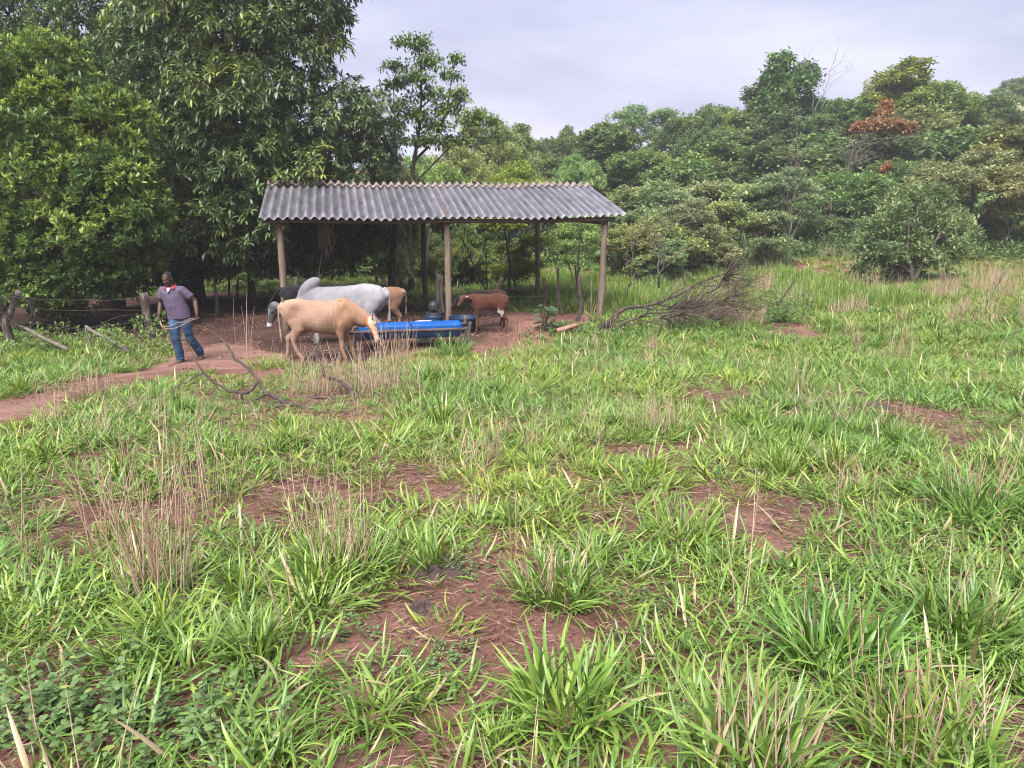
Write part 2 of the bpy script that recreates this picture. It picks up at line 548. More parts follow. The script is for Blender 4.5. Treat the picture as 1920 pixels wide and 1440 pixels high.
# moist evening air: an even pale haze round the whole place, the sky outside it
def make_haze():
    m = MB().box((0, 10, 19.0), (420, 540, 48))
    mt = bpy.data.materials.new('pale_air'); mt.use_nodes = True
    n, l = mt.node_tree.nodes, mt.node_tree.links
    n.remove(n['Principled BSDF'])
    v = n.new('ShaderNodeVolumePrincipled')
    v.inputs['Color'].default_value = (.80, .82, .90, 1); v.inputs['Density'].default_value = HAZE
    v.inputs['Anisotropy'].default_value = 0.0
    l.new(v.outputs[0], n['Material Output'].inputs['Volume'])
    o = m.build('haze', mt, None, smooth=False)
    tag(o, kind='stuff')
HAZE = 0.0009
make_haze()
# ------------------------------------------------------------------ cattle shelter
M_ROOF = surf_mat('fibre_cement', [(0.25, (.06, .056, .064)), (0.5, (.115, .11, .125)), (0.78, (.19, .182, .20))], 3.0, .42, .25, stretch=(3.0, .45, 1), spec=.5, bump_scale=30, dist=.006)
def roof_shade_lichen(m):
    # wave shading painted in, troughs dark and crests bright; lichen spots, sheet tones
    n, l = m.node_tree.nodes, m.node_tree.links
    b = n['Principled BSDF']; src = b.inputs['Base Color'].links[0].from_socket
    tc = n.new('ShaderNodeTexCoord'); sx = n.new('ShaderNodeSeparateXYZ'); l.new(tc.outputs['Object'], sx.inputs[0])
    ad = n.new('ShaderNodeMath'); ad.operation = 'SUBTRACT'; ad.inputs[1].default_value = 0.0; l.new(sx.outputs['X'], ad.inputs[0])
    mu = n.new('ShaderNodeMath'); mu.operation = 'MULTIPLY'; mu.inputs[1].default_value = 2 * math.pi / .197; l.new(ad.outputs[0], mu.inputs[0])
    co = n.new('ShaderNodeMath'); co.operation = 'COSINE'; l.new(mu.outputs[0], co.inputs[0])
    no = n.new('ShaderNodeTexNoise'); no.inputs['Scale'].default_value = 2.5; no.inputs['Detail'].default_value = 6; l.new(tc.outputs['Object'], no.inputs['Vector'])
    su = n.new('ShaderNodeMath'); su.operation = 'ADD'; l.new(co.outputs[0], su.inputs[0])
    m2 = n.new('ShaderNodeMath'); m2.operation = 'MULTIPLY_ADD'; m2.inputs[1].default_value = 2.4; m2.inputs[2].default_value = -1.2; l.new(no.outputs['Fac'], m2.inputs[0]); l.new(m2.outputs[0], su.inputs[1])
    oi = n.new('ShaderNodeObjectInfo'); mo = n.new('ShaderNodeMath'); mo.operation = 'MULTIPLY_ADD'; mo.inputs[1].default_value = .7; mo.inputs[2].default_value = -.35
    l.new(oi.outputs['Random'], mo.inputs[0]); s2 = n.new('ShaderNodeMath'); s2.operation = 'ADD'; l.new(su.outputs[0], s2.inputs[0]); l.new(mo.outputs[0], s2.inputs[1]); su = s2
    sp = n.new('ShaderNodeTexNoise'); sp.inputs['Scale'].default_value = 9; sp.inputs['Detail'].default_value = 8; l.new(tc.outputs['Object'], sp.inputs['Vector'])
    sr = ramp(n, [(.60, (0, 0, 0)), (.68, (.8, .8, .8))]); l.new(sp.outputs['Fac'], sr.inputs['Fac'])
    s3 = n.new('ShaderNodeMath'); s3.operation = 'ADD'; l.new(su.outputs[0], s3.inputs[0]); l.new(sr.outputs['Color'], s3.inputs[1]); su = s3
    r = ramp(n, [(.0, (.46, .45, .46)), (.55, (1.0, 1.0, 1.0)), (1, (1.6, 1.58, 1.6))])
    mr = n.new('ShaderNodeMapRange'); mr.inputs[1].default_value = -1.6; mr.inputs[2].default_value = 1.6; l.new(su.outputs[0], mr.inputs[0]); l.new(mr.outputs[0], r.inputs['Fac'])
    mx = n.new('ShaderNodeMix'); mx.data_type = 'RGBA'; mx.blend_type = 'MULTIPLY'; mx.inputs[0].default_value = 1
    l.new(src, mx.inputs[6]); l.new(r.outputs['Color'], mx.inputs[7]); l.new(mx.outputs[2], b.inputs['Base Color'])
roof_shade_lichen(M_ROOF)
M_RIDGE = surf_mat('lichened_cement', [(0.3, (.10, .085, .085)), (0.52, (.21, .165, .155)), (0.75, (.33, .26, .235))], 9, .7, .4, dist=.008)
M_POST = surf_mat('weathered_post', [(0.25, (.085, .06, .045)), (0.5, (.17, .128, .098)), (0.75, (.27, .21, .165))], 5, .82, .6, stretch=(3, 3, .35), bump_scale=22, dist=.012)
M_BEAM = surf_mat('old_beam', [(0.25, (.055, .036, .028)), (0.55, (.13, .088, .068)), (0.8, (.20, .145, .115))], 5, .85, .5, stretch=(.5, 3, 3), dist=.01)
M_BARK = surf_mat('dark_bark', [(0.25, (.03, .023, .019)), (0.55, (.075, .058, .047)), (0.8, (.15, .12, .10))], 6, .9, .8, stretch=(3, 3, .5), dist=.02)
M_GREYBARK = surf_mat('pale_bark', [(0.25, (.06, .05, .042)), (0.55, (.14, .12, .10)), (0.8, (.25, .225, .20))], 7, .85, .5, stretch=(2, 2, .6), dist=.015)
M_STICK = surf_mat('fallen_wood', [(0.25, (.025, .017, .016)), (0.5, (.062, .043, .038)), (0.75, (.14, .10, .09))], 9, .75, .6, dist=.01)
M_PINKWOOD = surf_mat('peeled_wood', [(0.25, (.17, .085, .06)), (0.55, (.30, .16, .12)), (0.8, (.40, .24, .19))], 9, .7, .4, dist=.01)
M_WIRE = plain_mat('rusty_wire', (.06, .048, .042), .9, .1)
M_VINE = surf_mat('dry_vine', [(0.3, (.12, .07, .05)), (0.7, (.28, .18, .13))], 8, .8, .3, dist=.005)

ANG = math.radians(13)
E1 = np.array((math.cos(ANG), math.sin(ANG), 0)); E2 = np.array((-math.sin(ANG), math.cos(ANG), 0))
FL = np.array((-5.29, 17.37, 0.0))           # front post nearest the man
shed = empty('cattle_shelter', FL, ANG, 'open cattle shelter of rough posts under a grey corrugated roof, over the cattle', 'shelter')
RUN, HALF, EAVE, RISE = 3.12, 2.85, 2.58, 0.80     # local: x along the eave, y to the back
X0, X1 = -0.42, 8.36
def shed_pt(x, y): return FL + E1 * x + E2 * y
YE = -0.27
YR = YE + RUN
PITCHM = .197
def roof_z(y): return EAVE + RISE * (1 - abs(y - YR) / RUN)

def sag(x): return -.030 * np.sin((np.asarray(x) - X0) / (X1 - X0) * np.pi) + .012 * np.sin(np.asarray(x) * 1.9)

NS = 9
SW = (X1 - X0) / NS
for side in (0, 1):
    for k in range(NS):
        # each sheet: 6 waves and one lap; both faces and its edges
        x0 = X0 + k * SW
        w = SW + (.06 if k < NS - 1 else 0)
        nx, ny = 50, 8
        lift = .007 * (k % 2) + RNG.uniform(-.004, .006)
        tilt = RNG.uniform(-.010, .010)
        xs = np.linspace(0, w, nx); ts = np.linspace(0, 1, ny)
        gx, gt = np.meshgrid(xs, ts)
        y = YE + gt * (RUN - .03) - (RNG.uniform(0, .06))
        if side: y = 2 * YR - y
        zz = roof_z(y) + .034 * np.cos((x0 + gx) * 2 * np.pi / PITCHM) + lift + tilt * (gx - w / 2) + sag(x0 + gx)
        if k == NS - 1: zz = zz + .035 * (1 - gt) * (gx / w)
        top = np.stack([x0 + gx, y, zz], -1).reshape(-1, 3)
        bot = top - (0, 0, .007)
        m = MB(); F = []
        for i in range(ny - 1):
            for j in range(nx - 1):
                a = i * nx + j
                F.append((a, a + 1, a + nx + 1, a + nx)); N = nx * ny
                F.append((N + a, N + a + nx, N + a + nx + 1, N + a + 1))
        for j in range(nx - 1):
            N = nx * ny; F.append((j, N + j, N + j + 1, j + 1)); a = (ny - 1) * nx + j; F.append((a, a + 1, N + a + 1, N + a))
        for i in range(ny - 1):
            N = nx * ny; a = i * nx; F.append((a, a + nx, N + a + nx, N + a)); a = i * nx + nx - 1; F.append((a, N + a, N + a + nx, a + nx))
        m.add(np.vstack([top, bot]), F).build('roof_sheet', M_ROOF, shed)
# corrugated ridge caps: lumpy half rounds that follow the waves
for k in range(NS):
    x0 = X0 + k * SW
    nx, na = 46, 9
    xs = np.linspace(0, SW - .01, nx); aa = np.linspace(-1, 1, na)
    gx, ga = np.meshgrid(xs, aa)
    y = YR + ga * .20
    zz = EAVE + RISE + .050 - np.abs(ga) ** 1.6 * .075 + (.034 + .014 * (1 - np.abs(ga))) * np.cos((x0 + gx) * 2 * np.pi / PITCHM) + sag(x0 + gx) + .012 * (k % 2)
    top = np.stack([x0 + gx, y, zz], -1).reshape(-1, 3); bot = top - (0, 0, .012)
    F = []; N = nx * na
    for i in range(na - 1):
        for j in range(nx - 1):
            a = i * nx + j
            F.append((a, a + 1, a + nx + 1, a + nx)); F.append((N + a, N + a + nx, N + a + nx + 1, N + a + 1))
    for j in range(nx - 1):
        F.append((j, N + j, N + j + 1, j + 1)); a = (na - 1) * nx + j; F.append((a, a + 1, N + a + 1, N + a))
    MB().add(np.vstack([top, bot]), F).build('ridge_cap', M_RIDGE, shed)

def rough_post(p0, p1, r0, r1, seed, bend=.02, sides=12):
    t = np.linspace(0, 1, 14)[:, None]
    P = np.asarray(p0) * (1 - t) + np.asarray(p1) * t
    q = np.stack([t[:, 0] * 2.2 + seed * 5.1, np.zeros(14)], 1)
    P[:, 0] += bend * vnoise(q, seed); P[:, 1] += bend * vnoise(q + 9, seed)
    r = np.linspace(r0, r1, 14) * (1 + .05 * vnoise(q * 3, seed + 1))
    return tube(P, r, sides, seed, .10)

def loc_ground(x, y):
    w = shed_pt(x, y); return gz(w[0], w[1])

POSTS = [(0, 0, .082, .070, .03, 0), (3.86, 0.0, .088, .072, .03, -.02), (7.70, 0, .090, .078, .05, .16)]
for i, (x, y, r0, r1, bd, lean) in enumerate(POSTS):
    V, F = rough_post((x, y, loc_ground(x, y) - .15), (x + lean, y, EAVE - .13), r0, r1, 20 + i, bd)
    MB().add(V, F).build('post', M_POST, shed)
for i, (x, y) in enumerate(((.30, 6.15), (3.95, 6.0), (7.65, 5.9))):
    V, F = rough_post((x, y, loc_ground(x, y) - .15), (x, y, EAVE - .10), .085, .075, 40 + i, .03)
    MB().add(V, F).build('post', M_POST if i == 2 else M_BEAM, shed)
for y, h in ((-.13, .075), (6.0, .08)):                       # eave beams
    V, F = rough_post((X0 + .05, y, EAVE - .075), (X1 - .35, y, EAVE - .085), .050, .055, 60 + int(y), .03, 8)
    V[:, 2] += sag(V[:, 0])
    MB().add(V, F).build('eave_beam', M_BEAM, shed)
V, F = rough_post((X0 + .1, YR, EAVE + RISE - .12), (X1 - .1, YR, EAVE + RISE - .12), .06, .06, 63, .02, 8)
MB().add(V, F).build('ridge_beam', M_BEAM, shed)
for i, x in enumerate((0.0, 3.86, 7.72)):
    for s in (-1, 1):
        V, F = rough_post((x, YR + s * (RUN - .1), EAVE - .06), (x, YR, EAVE + RISE - .09), .045, .045, 70 + i, .01, 8)
        MB().add(V, F).build('rafter', M_BEAM, shed)
    V, F = rough_post((x, -.1, EAVE - .16), (x, 6.05, EAVE - .16), .05, .05, 80 + i, .01, 8)
    MB().add(V, F).build('tie_beam', M_BEAM, shed)
for i, yy in enumerate((1.35, 4.35)):
    V, F = rough_post((X0 + .1, yy, roof_z(yy) - .125), (X1 - .1, yy, roof_z(yy) - .125), .04, .04, 90 + i, .015, 8)
    MB().add(V, F).build('purlin', M_BEAM, shed)

# bundle of dry roots and vines hanging under the front eave
vb = empty('vine_bundle', at(606, 430, 18.2), 0, 'tangled bundle of dry reddish vines hanging under the shelter roof beside the left post', 'vines')
for i in range(30):
    a = RNG.uniform(-.22, .28); d = RNG.uniform(-.1, .1)
    L = RNG.uniform(.35, .95)
    q = np.linspace(0, 1, 8)
    tgt = RNG.normal(.05, .09)
    P = np.stack([a * (1 - q) + tgt * q + .05 * np.sin(q * 7 + i), d * (1 - q) + .03 * np.cos(q * 5 + i * 2), .22 - L * q], 1)
    MB().tube(P, RNG.uniform(.006, .012), 5).build('vine', M_VINE, vb)
P = curve_pts([(-.02, 0, .1), (-.06, 0, -.5), (-.16, -.05, -1.1), (-.22, -.1, -1.75)], 4)
MB().tube(P, .008, 5).build('vine', M_VINE, vb)

# ------------------------------------------------------------------ trough
M_BLUE = surf_mat('blue_plastic', [(0.25, (.006, .075, .31)), (0.55, (.011, .12, .44)), (0.8, (.05, .15, .38))], 5, .35, .08, spec=.5, dist=.004)
M_BLUED = surf_mat('faded_blue_plastic', [(0.3, (.012, .026, .062)), (0.7, (.024, .055, .125))], 6, .45, .15, spec=.45, dist=.006)
M_BLACKP = surf_mat('black_plastic', [(0.3, (.012, .013, .016)), (0.7, (.035, .037, .045))], 8, .45, .1, dist=.004)
M_WHITEP = plain_mat('white_plastic', (.72, .72, .70), .45)
M_RAIL = surf_mat('grey_board', [(0.25, (.04, .03, .027)), (0.55, (.10, .078, .07)), (0.8, (.17, .14, .125))], 6, .8, .5, stretch=(.4, 3, 3), dist=.008)

TL = at(672, 617, 14.45); TR = at(868, 614.5, 14.85)
RZ = .53
tdir = np.array((TR[0] - TL[0], TR[1] - TL[1])); TLEN = float(np.linalg.norm(tdir)); TANG = math.atan2(tdir[1], tdir[0])
trough = empty('feed_trough', (TL[0], TL[1], 0), TANG, 'bright blue half-barrel feed trough in a wooden rail frame, in front of the cattle', 'trough')
R_, HW = .285, .30
def half_barrel(L, x0):
    na, nx = 22, 25
    a = np.linspace(0, np.pi, na); xs = np.linspace(0, L, nx)
    m = MB(); V = []; F = []
    for r_off, flip in ((0, 0), (.014, 1)):
        for x in xs:
            rib = 0.008 if (abs(x - L * .5) < .03 or abs(x - L * .08) < .03 or abs(x - L * .92) < .03) else 0
            rr0 = R_ - r_off + (rib if not flip else 0)
            for t in a:
                rr = rr0 * (1 - .22 * (1 - min(1, (min(x + (9 if x0 > 0 else 0), L - x + (9 if x0 == 0 else 0))) / .10)) ** 2)
                V.append((x0 + x + (.014 if flip and x == 0 else (-.014 if flip and x == L else 0)), HW - (HW / R_) * rr * math.cos(t), RZ - rr * 1.02 * math.sin(t)))
    N = na * nx
    for o, fl in ((0, 0), (N, 1)):
        for i in range(nx - 1):
            for j in range(na - 1):
                q = (o + i * na + j, o + i * na + j + 1, o + (i + 1) * na + j + 1, o + (i + 1) * na + j)
                F.append(q if not fl else q[::-1])
        for i in (0, nx - 1):
            F.append(tuple(o + i * na + j for j in range(na)))
    for i in range(nx - 1):
        for j in (0, na - 1):
            F.append((i * na + j, (i + 1) * na + j, N + (i + 1) * na + j, N + i * na + j))
    m.add(V, F)
    return m
hb = half_barrel(TLEN * .5 - .003, 0).build('half_barrel', M_BLUE, trough, smooth=False)
hb2 = half_barrel(TLEN * .5 - .003, TLEN * .5 + .003).build('half_barrel', M_BLUE, trough, smooth=False)
for o in (hb, hb2):
    md = o.modifiers.new('e', 'EDGE_SPLIT'); md.split_angle = math.radians(50)
    o.data.polygons.foreach_set('use_smooth', np.ones(len(o.data.polygons), bool))
    MB().box(((TLEN * .25 if o is hb else TLEN * .75), HW, RZ - .258), (TLEN * .46, .22, .03)).build('feed', surf_mat('mineral_feed', [(0.3, (.10, .08, .06)), (0.7, (.22, .18, .14))], 20, .9, .3), o)
for y in (-.022, 2 * HW + .022):
    V, F = rough_post((-.32, y, RZ - .085), (TLEN + .16, y, RZ - .08), .030, .028, 101 + int(y * 10), .012, 8)
    MB().add(V, F).build('rail', M_RAIL, trough)
for x, y in ((-.22, -.10), (-.10, .66), (TLEN + .10, -.09), (TLEN + .12, .66)):
    w = (TL[0] + math.cos(TANG) * x - math.sin(TANG) * y, TL[1] + math.sin(TANG) * x + math.cos(TANG) * y)
    V, F = rough_post((x + (-.03 if x < 0 else .02), y, gz(*w) - .1), (x + .03, y, RZ + .07), .038, .034, 110 + int(x * 9 + y * 20), .02, 8)
    MB().add(V, F).build('leg', M_RAIL, trough)
V, F = rough_post((-.30, -.12, gz(TL[0], TL[1])), (-.08, .06, RZ + .02), .03, .03, 119, .02, 8)
MB().add(V, F).build('brace', M_RAIL, trough)

def lathe(profile, sides=28):
    V = []; F = []
    n = len(profile)
    for r, z in profile:
        for j in range(sides):
            t = j * 2 * math.pi / sides
            V.append((r * math.cos(t), r * math.sin(t), z))
    for i in range(n - 1):
        for j in range(sides):
            k = (j + 1) % sides
            F.append((i * sides + j, i * sides + k, (i + 1) * sides + k, (i + 1) * sides + j))
    F.append(tuple(range(sides - 1, -1, -1))); F.append(tuple((n - 1) * sides + j for j in range(sides)))
    return V, F

def lathe_obj(name, prof, mat, parent=None, sides=28):
    V, F = lathe(prof, sides)
    o = MB().add(V, F).build(name, mat, parent)
    md = o.modifiers.new('e', 'EDGE_SPLIT'); md.split_angle = math.radians(45)
    return o

# blue drum with a black lid behind the middle post
p = on_ground(814, 607); p = np.array((at(814, 600, 17.0)[0], 17.0, 0)); p[2] = gz(p[0], p[1])
drum = empty('plastic_drum', p, 0, 'blue plastic drum with dark lid standing behind the middle shelter post', 'drum')
lathe_obj('drum_body', [(.19, 0), (.205, .02), (.205, .17), (.213, .19), (.205, .21), (.205, .34), (.213, .36), (.20, .40), (.185, .42)], M_BLUED, drum)
lathe_obj('lid', [(.20, .405), (.205, .42), (.19, .45), (.05, .46), (.05, .5), (.0, .5)], M_BLACKP, drum)
p = np.array((at(806, 600, 16.3)[0], 16.35, 0)); p[2] = gz(p[0], p[1])
can = empty('plastic_canister', p + np.array((.12, 0, 0)), 0, 'small pale blue canister in front of the drum behind the trough', 'canister')
lathe_obj('canister_body', [(.12, 0), (.13, .02), (.13, .22), (.10, .28), (.05, .30), (.05, .33)], surf_mat('pale_blue_plastic', [(0.3, (.10, .15, .24)), (0.7, (.16, .22, .33))], 6, .4, .1), can)
lathe_obj('cap', [(.055, .33), (.055, .36), (.0, .36)], M_BLACKP, can)
jug = empty('plastic_jug', drum.location + Vector((0, 0, .475)), 0.4, 'dark blue jug sitting on top of the drum behind the post', 'jug')
lathe_obj('jug_body', [(.10, .026), (.125, .04), (.13, .15), (.10, .20), (.05, .23), (.05, .25), (.04, .255)], M_BLACKP, jug)
MB().tube(curve_pts([(.05, 0, .22), (.11, 0, .25), (.145, 0, .2), (.125, 0, .13)], 5), .014, 8).build('handle', M_BLACKP, jug)
# blue tub the calves drink from
p = np.array((at(869, 606, 17.0)[0], 17.05, 0)); p[2] = gz(p[0], p[1])
tub = empty('water_tub', p, 0, 'round faded blue water tub below the head of the brown calf', 'tub')
lathe_obj('tub_body', [(.19, 0), (.24, .03), (.30, .16), (.335, .31), (.35, .33), (.352, .35), (.33, .35), (.315, .30), (.28, .16), (.22, .06), (0, .055)], M_BLUED, tub)
wt = lathe_obj('water', [(.30, .262), (.302, .266), (0, .266)], plain_mat('tub_water', (.02, .03, .035), .06, .5), tub)
tag(wt, kind=None)
p = np.array((at(795, 606, 15.6)[0], 15.55, 0)); p[2] = gz(p[0], p[1])
wt_ = empty('white_bucket', p, 0, 'white plastic bucket just behind the far rim of the blue trough', 'bucket')
lathe_obj('bucket_body', [(.14, 0), (.15, .02), (.185, .40), (.195, .41), (.195, .43), (.175, .43), (.17, .4), (.14, .04), (0, .035)], M_WHITEP, wt_)
V = curve_pts([(-.19, 0, .41), (-.15, -.14, .36), (0, -.2, .33), (.15, -.14, .36), (.19, 0, .41)], 5)
MB().tube(V, .006, 6).build('handle', M_WIRE, wt_)

# ------------------------------------------------------------------ fences
def stake(p, top_px, Y, r, seed, mat, name, parent, bend=.03):
    """p base on ground (x, y); top given in the photograph"""
    t = at(top_px[0], top_px[1], Y)
    base = np.array(parent.location) if parent is not None else np.zeros(3)
    a = np.array((p[0], p[1], gz(p[0], p[1]) - .08)) - base
    V, F = rough_post(a, t - base, r, r * .85, seed, bend, 9)
    return MB().add(V, F).build(name, mat, parent)

def wire(P, name, parent, sagv=.03, seed=0, r=.008, barbs=True):
    base = np.array(parent.location)
    P = curve_pts(P, 10) - base
    n = len(P)
    P[:, 2] += .012 * vnoise(np.stack([np.arange(n) * .4, np.full(n, seed * 3.3)], 1), seed)
    m = MB().tube(P, r, 5)
    if barbs:
        for i in range(2, n - 2, 2):
            a = RNG.normal(size=3) * .018
            m.tube([P[i] - a, P[i] + a], .004, 4)
    return m.build(name, M_WIRE, parent)

bl = on_ground(28, 657); br_ = on_ground(281, 634)
YL, YB = bl[1], br_[1]
fence = empty('wire_fence', bl, 0, 'sagging barbed wire fence between two crooked weathered posts at the left of the man', 'fence')
M_OLDPOST = surf_mat('flaking_post', [(0.3, (.035, .026, .022)), (0.52, (.085, .066, .058)), (0.66, (.30, .26, .245)), (0.8, (.17, .14, .125))], 6, .85, .7, stretch=(2, 2, .5), dist=.015)
base = np.array(bl)
P = [at(28, 662, YL), at(12, 610, YL), at(18, 588, YL), at(26, 570, YL), at(36, 545, YL)]
MB().tube(curve_pts(P, 4) - base, np.linspace(.085, .05, 17), 10, 5, .18).build('post', M_OLDPOST, fence)
P = [at(283, 640, YB), at(277, 600, YB), at(269, 549, YB)]
MB().tube(curve_pts(P, 5) - base, np.linspace(.10, .085, 11), 10, 6, .12).build('post', M_OLDPOST, fence)
W = [[(40, 560), (120, 562), (200, 563), (262, 560)], [(-120, 572), (0, 577), (60, 578), (140, 583), (210, 581), (268, 583)], [(22, 606), (70, 607), (120, 612), (170, 615), (225, 593), (272, 591)],
     [(22, 614), (80, 617), (150, 617), (210, 610), (274, 603)], [(40, 620), (75, 607), (120, 622), (165, 631), (222, 625), (274, 610)]]
for i, w in enumerate(W):
    n = len(w)
    P = [at(x, y, YL + (YB - YL) * min(1.0, max(0.0, (x - 30) / 245.0)) - .08) for x, y in w]
    wire(P, 'wire_strand', fence, seed=i)
cc = at(33, 580, YL - .10)
for i in range(7):
    th = np.linspace(0, 2 * np.pi, 40)
    rx, rz = RNG.uniform(.27, .33), RNG.uniform(.25, .31)
    o = RNG.normal(size=3) * .02
    P = np.stack([rx * np.cos(th) + o[0], .04 * np.sin(th * 2 + i) + o[1], rz * np.sin(th) + o[2]], 1) + cc - base
    m = MB().tube(P, .005, 5, cap=False)
    for k in range(0, 40, 3):
        a = RNG.normal(size=3) * .02; m.tube([P[k] - a, P[k] + a], .004, 4)
    m.build('wire_coil', M_WIRE, fence)

def pole_thing(name, label, cat, pix, Ys, r0, r1, mat, seed, group=None, sides=9, rough=.12):
    P = np.array([at(x, y, Y) for (x, y), Y in zip(pix, Ys)])
    Q = curve_pts(P, 5)
    o = MB().tube(Q - P[0], np.linspace(r0, r1, len(Q)), sides, seed, rough).build(name, mat, None)
    o.location = P[0]
    return tag(o, label, cat, group)

pole_thing('fallen_pole', 'leaning grey pole propped against the leftmost crooked fence post', 'pole', [(20, 606), (45, 614), (78, 632), (128, 656)], [15.0, 14.8, 14.5, 14.1], .030, .042, M_GREYBARK, 3, rough=.28)
pole_thing('fallen_pole', 'broken forked pole lying under the wires near the flaking fence post', 'pole', [(161, 612), (178, 624), (205, 637), (242, 660)], [14.9, 14.7, 14.5, 14.2], .028, .040, M_GREYBARK, 4, rough=.28)
pole_thing('thin_stick', 'thin pale stick standing under the broken forked pole', 'stick', [(161, 612), (163, 630), (171, 652)], [14.9, 14.8, 14.7], .02, .018, M_GREYBARK, 8)

# stakes behind the shelter on its right
sf = empty('stake_fence', on_ground(1085, 596), 0, 'row of thin crooked stakes with wire at the right end of the shelter', 'fence')
for i, (tx, ty, bx, by, r, mt) in enumerate(((1017, 522, 1022, 580, .050, M_PINKWOOD), (1052, 504, 1053, 592, .036, M_BARK), (1092, 515, 1086, 602, .058, M_BARK), (1106, 528, 1112, 600, .018, M_GREYBARK), (1040, 530, 1044, 590, .020, M_GREYBARK))):
    Y = on_ground(bx, by)[1]
    stake((at(bx, by, Y)[0], Y), (tx, ty), Y, r, 200 + i, mt, 'stake', sf, .10)
for i, yy in enumerate((536, 552, 568)):
    P = [at(848, yy - 2 + i, 17.9), at(950, yy + 4, 18.2), at(1053, yy + 3, 18.7), at(1090, yy, 18.6), at(1128, yy, 18.75)]
    wire(P, 'wire_strand', sf, seed=20 + i, r=.003)
# dark stakes under the mango on the left
lf = empty('dark_stake_fence', on_ground(430, 585), 0, 'row of short dark stakes in the shade between the man and the shelter', 'fence')
for i, (tx, ty, bx, by, r) in enumerate(((397, 531, 408, 596, .05), (404, 516, 406, 588, .04), (428, 519, 432, 560, .04), (470, 527, 478, 574, .085), (378, 528, 380, 570, .035), (445, 520, 446, 558, .035), (466, 508, 470, 560, .05))):
    Y = on_ground(bx, by)[1]
    stake((at(bx, by, Y)[0], Y), (tx, ty), Y, r, 230 + i, M_BARK, 'stake', lf, .05)
for i in range(2):
    P = [at(378, 538 + i * 14, 24), at(428, 536 + i * 14, 24), at(470, 540 + i * 14, 23.5), at(560, 545 + i * 12, 24)]
    wire(P, 'wire_strand', lf, seed=40 + i, r=.005)
pole_thing('timber_stub', 'broken dark reddish stub leaning behind the brown calf back', 'stub', [(929, 548), (937, 530), (942, 519)], [19.5] * 3, .055, .06, M_BEAM, 14)
pole_thing('fence_post', 'short dark post standing just behind the drum at the middle shelter post', 'post', [(825, 600), (822, 560), (823, 514)], [18.6] * 3, .060, .065, M_BARK, 15)
pole_thing('timber_stub', 'ragged brown wooden stub right beside the middle shelter post', 'stub', [(832, 590), (828, 550), (829, 518)], [18.3] * 3, .045, .03, M_BARK, 16)
pole_thing('timber_stub', 'pale broken stump behind the back of the black cow', 'stub', [(560, 560), (557, 540), (556, 520)], [19.8] * 3, .09, .05, M_GREYBARK, 17)

# ------------------------------------------------------------------ fallen branches
def branch_thing(name, label, cat, base_px, base_Y, parts, mat, twigs=0, group=None, tl=.5, seed=0, twig_dir=None, child='twig', near=1.0, thick=1.0):
    """parts: (pixel polyline, distances, r0, r1); the first is the stem and carries the forks"""
    org = at(*base_px, base_Y * near)
    m = MB(); rg = np.random.default_rng(seed)
    ends = []
    for k, (pix, Ys, r0, r1) in enumerate(parts):
        if np.ndim(Ys) == 0: Ys = [Ys] * len(pix)
        if len(Ys) == 2 and len(pix) > 2: Ys = np.linspace(Ys[0], Ys[1], len(pix))
        Q = curve_pts([at(x, y, Y) for (x, y), Y in zip(pix, np.asarray(Ys) * near)], 5)
        Q = Q + .012 * np.stack([vnoise(np.stack([np.arange(len(Q)) * .7, np.full(len(Q), k * 5.0 + d)], 1), seed + d) for d in range(3)], 1)
        m.tube(Q - org, np.linspace(r0, r1, len(Q)) * thick, 8, seed + k, .16)
        ends.append((Q, r1))
    o = m.build(name, mat, None)
    o.location = org
    tag(o, label, cat, group)
    if twigs:
        tm = MB()
        for i in range(twigs):
            Q, r1 = ends[rg.integers(0, len(ends))]
            j = rg.integers(len(Q) // 2, len(Q))
            p = Q[j]
            d = norm((Q[j] - Q[max(0, j - 3)]) + rg.normal(size=3) * .06 if twig_dir is None else np.array(twig_dir) + rg.normal(size=3) * .45)
            L = rg.uniform(.3, 1.0) * tl
            q = [p]
            for s in range(4):
                d = norm(d + rg.normal(size=3) * .22); q.append(q[-1] + d * L / 4)
            tm.tube(np.array(q) - org, np.linspace(min(.010, r1), .003, 5), 5)
        t = tm.build(child, mat, o)
        t['kind'] = 'stuff'
    return o

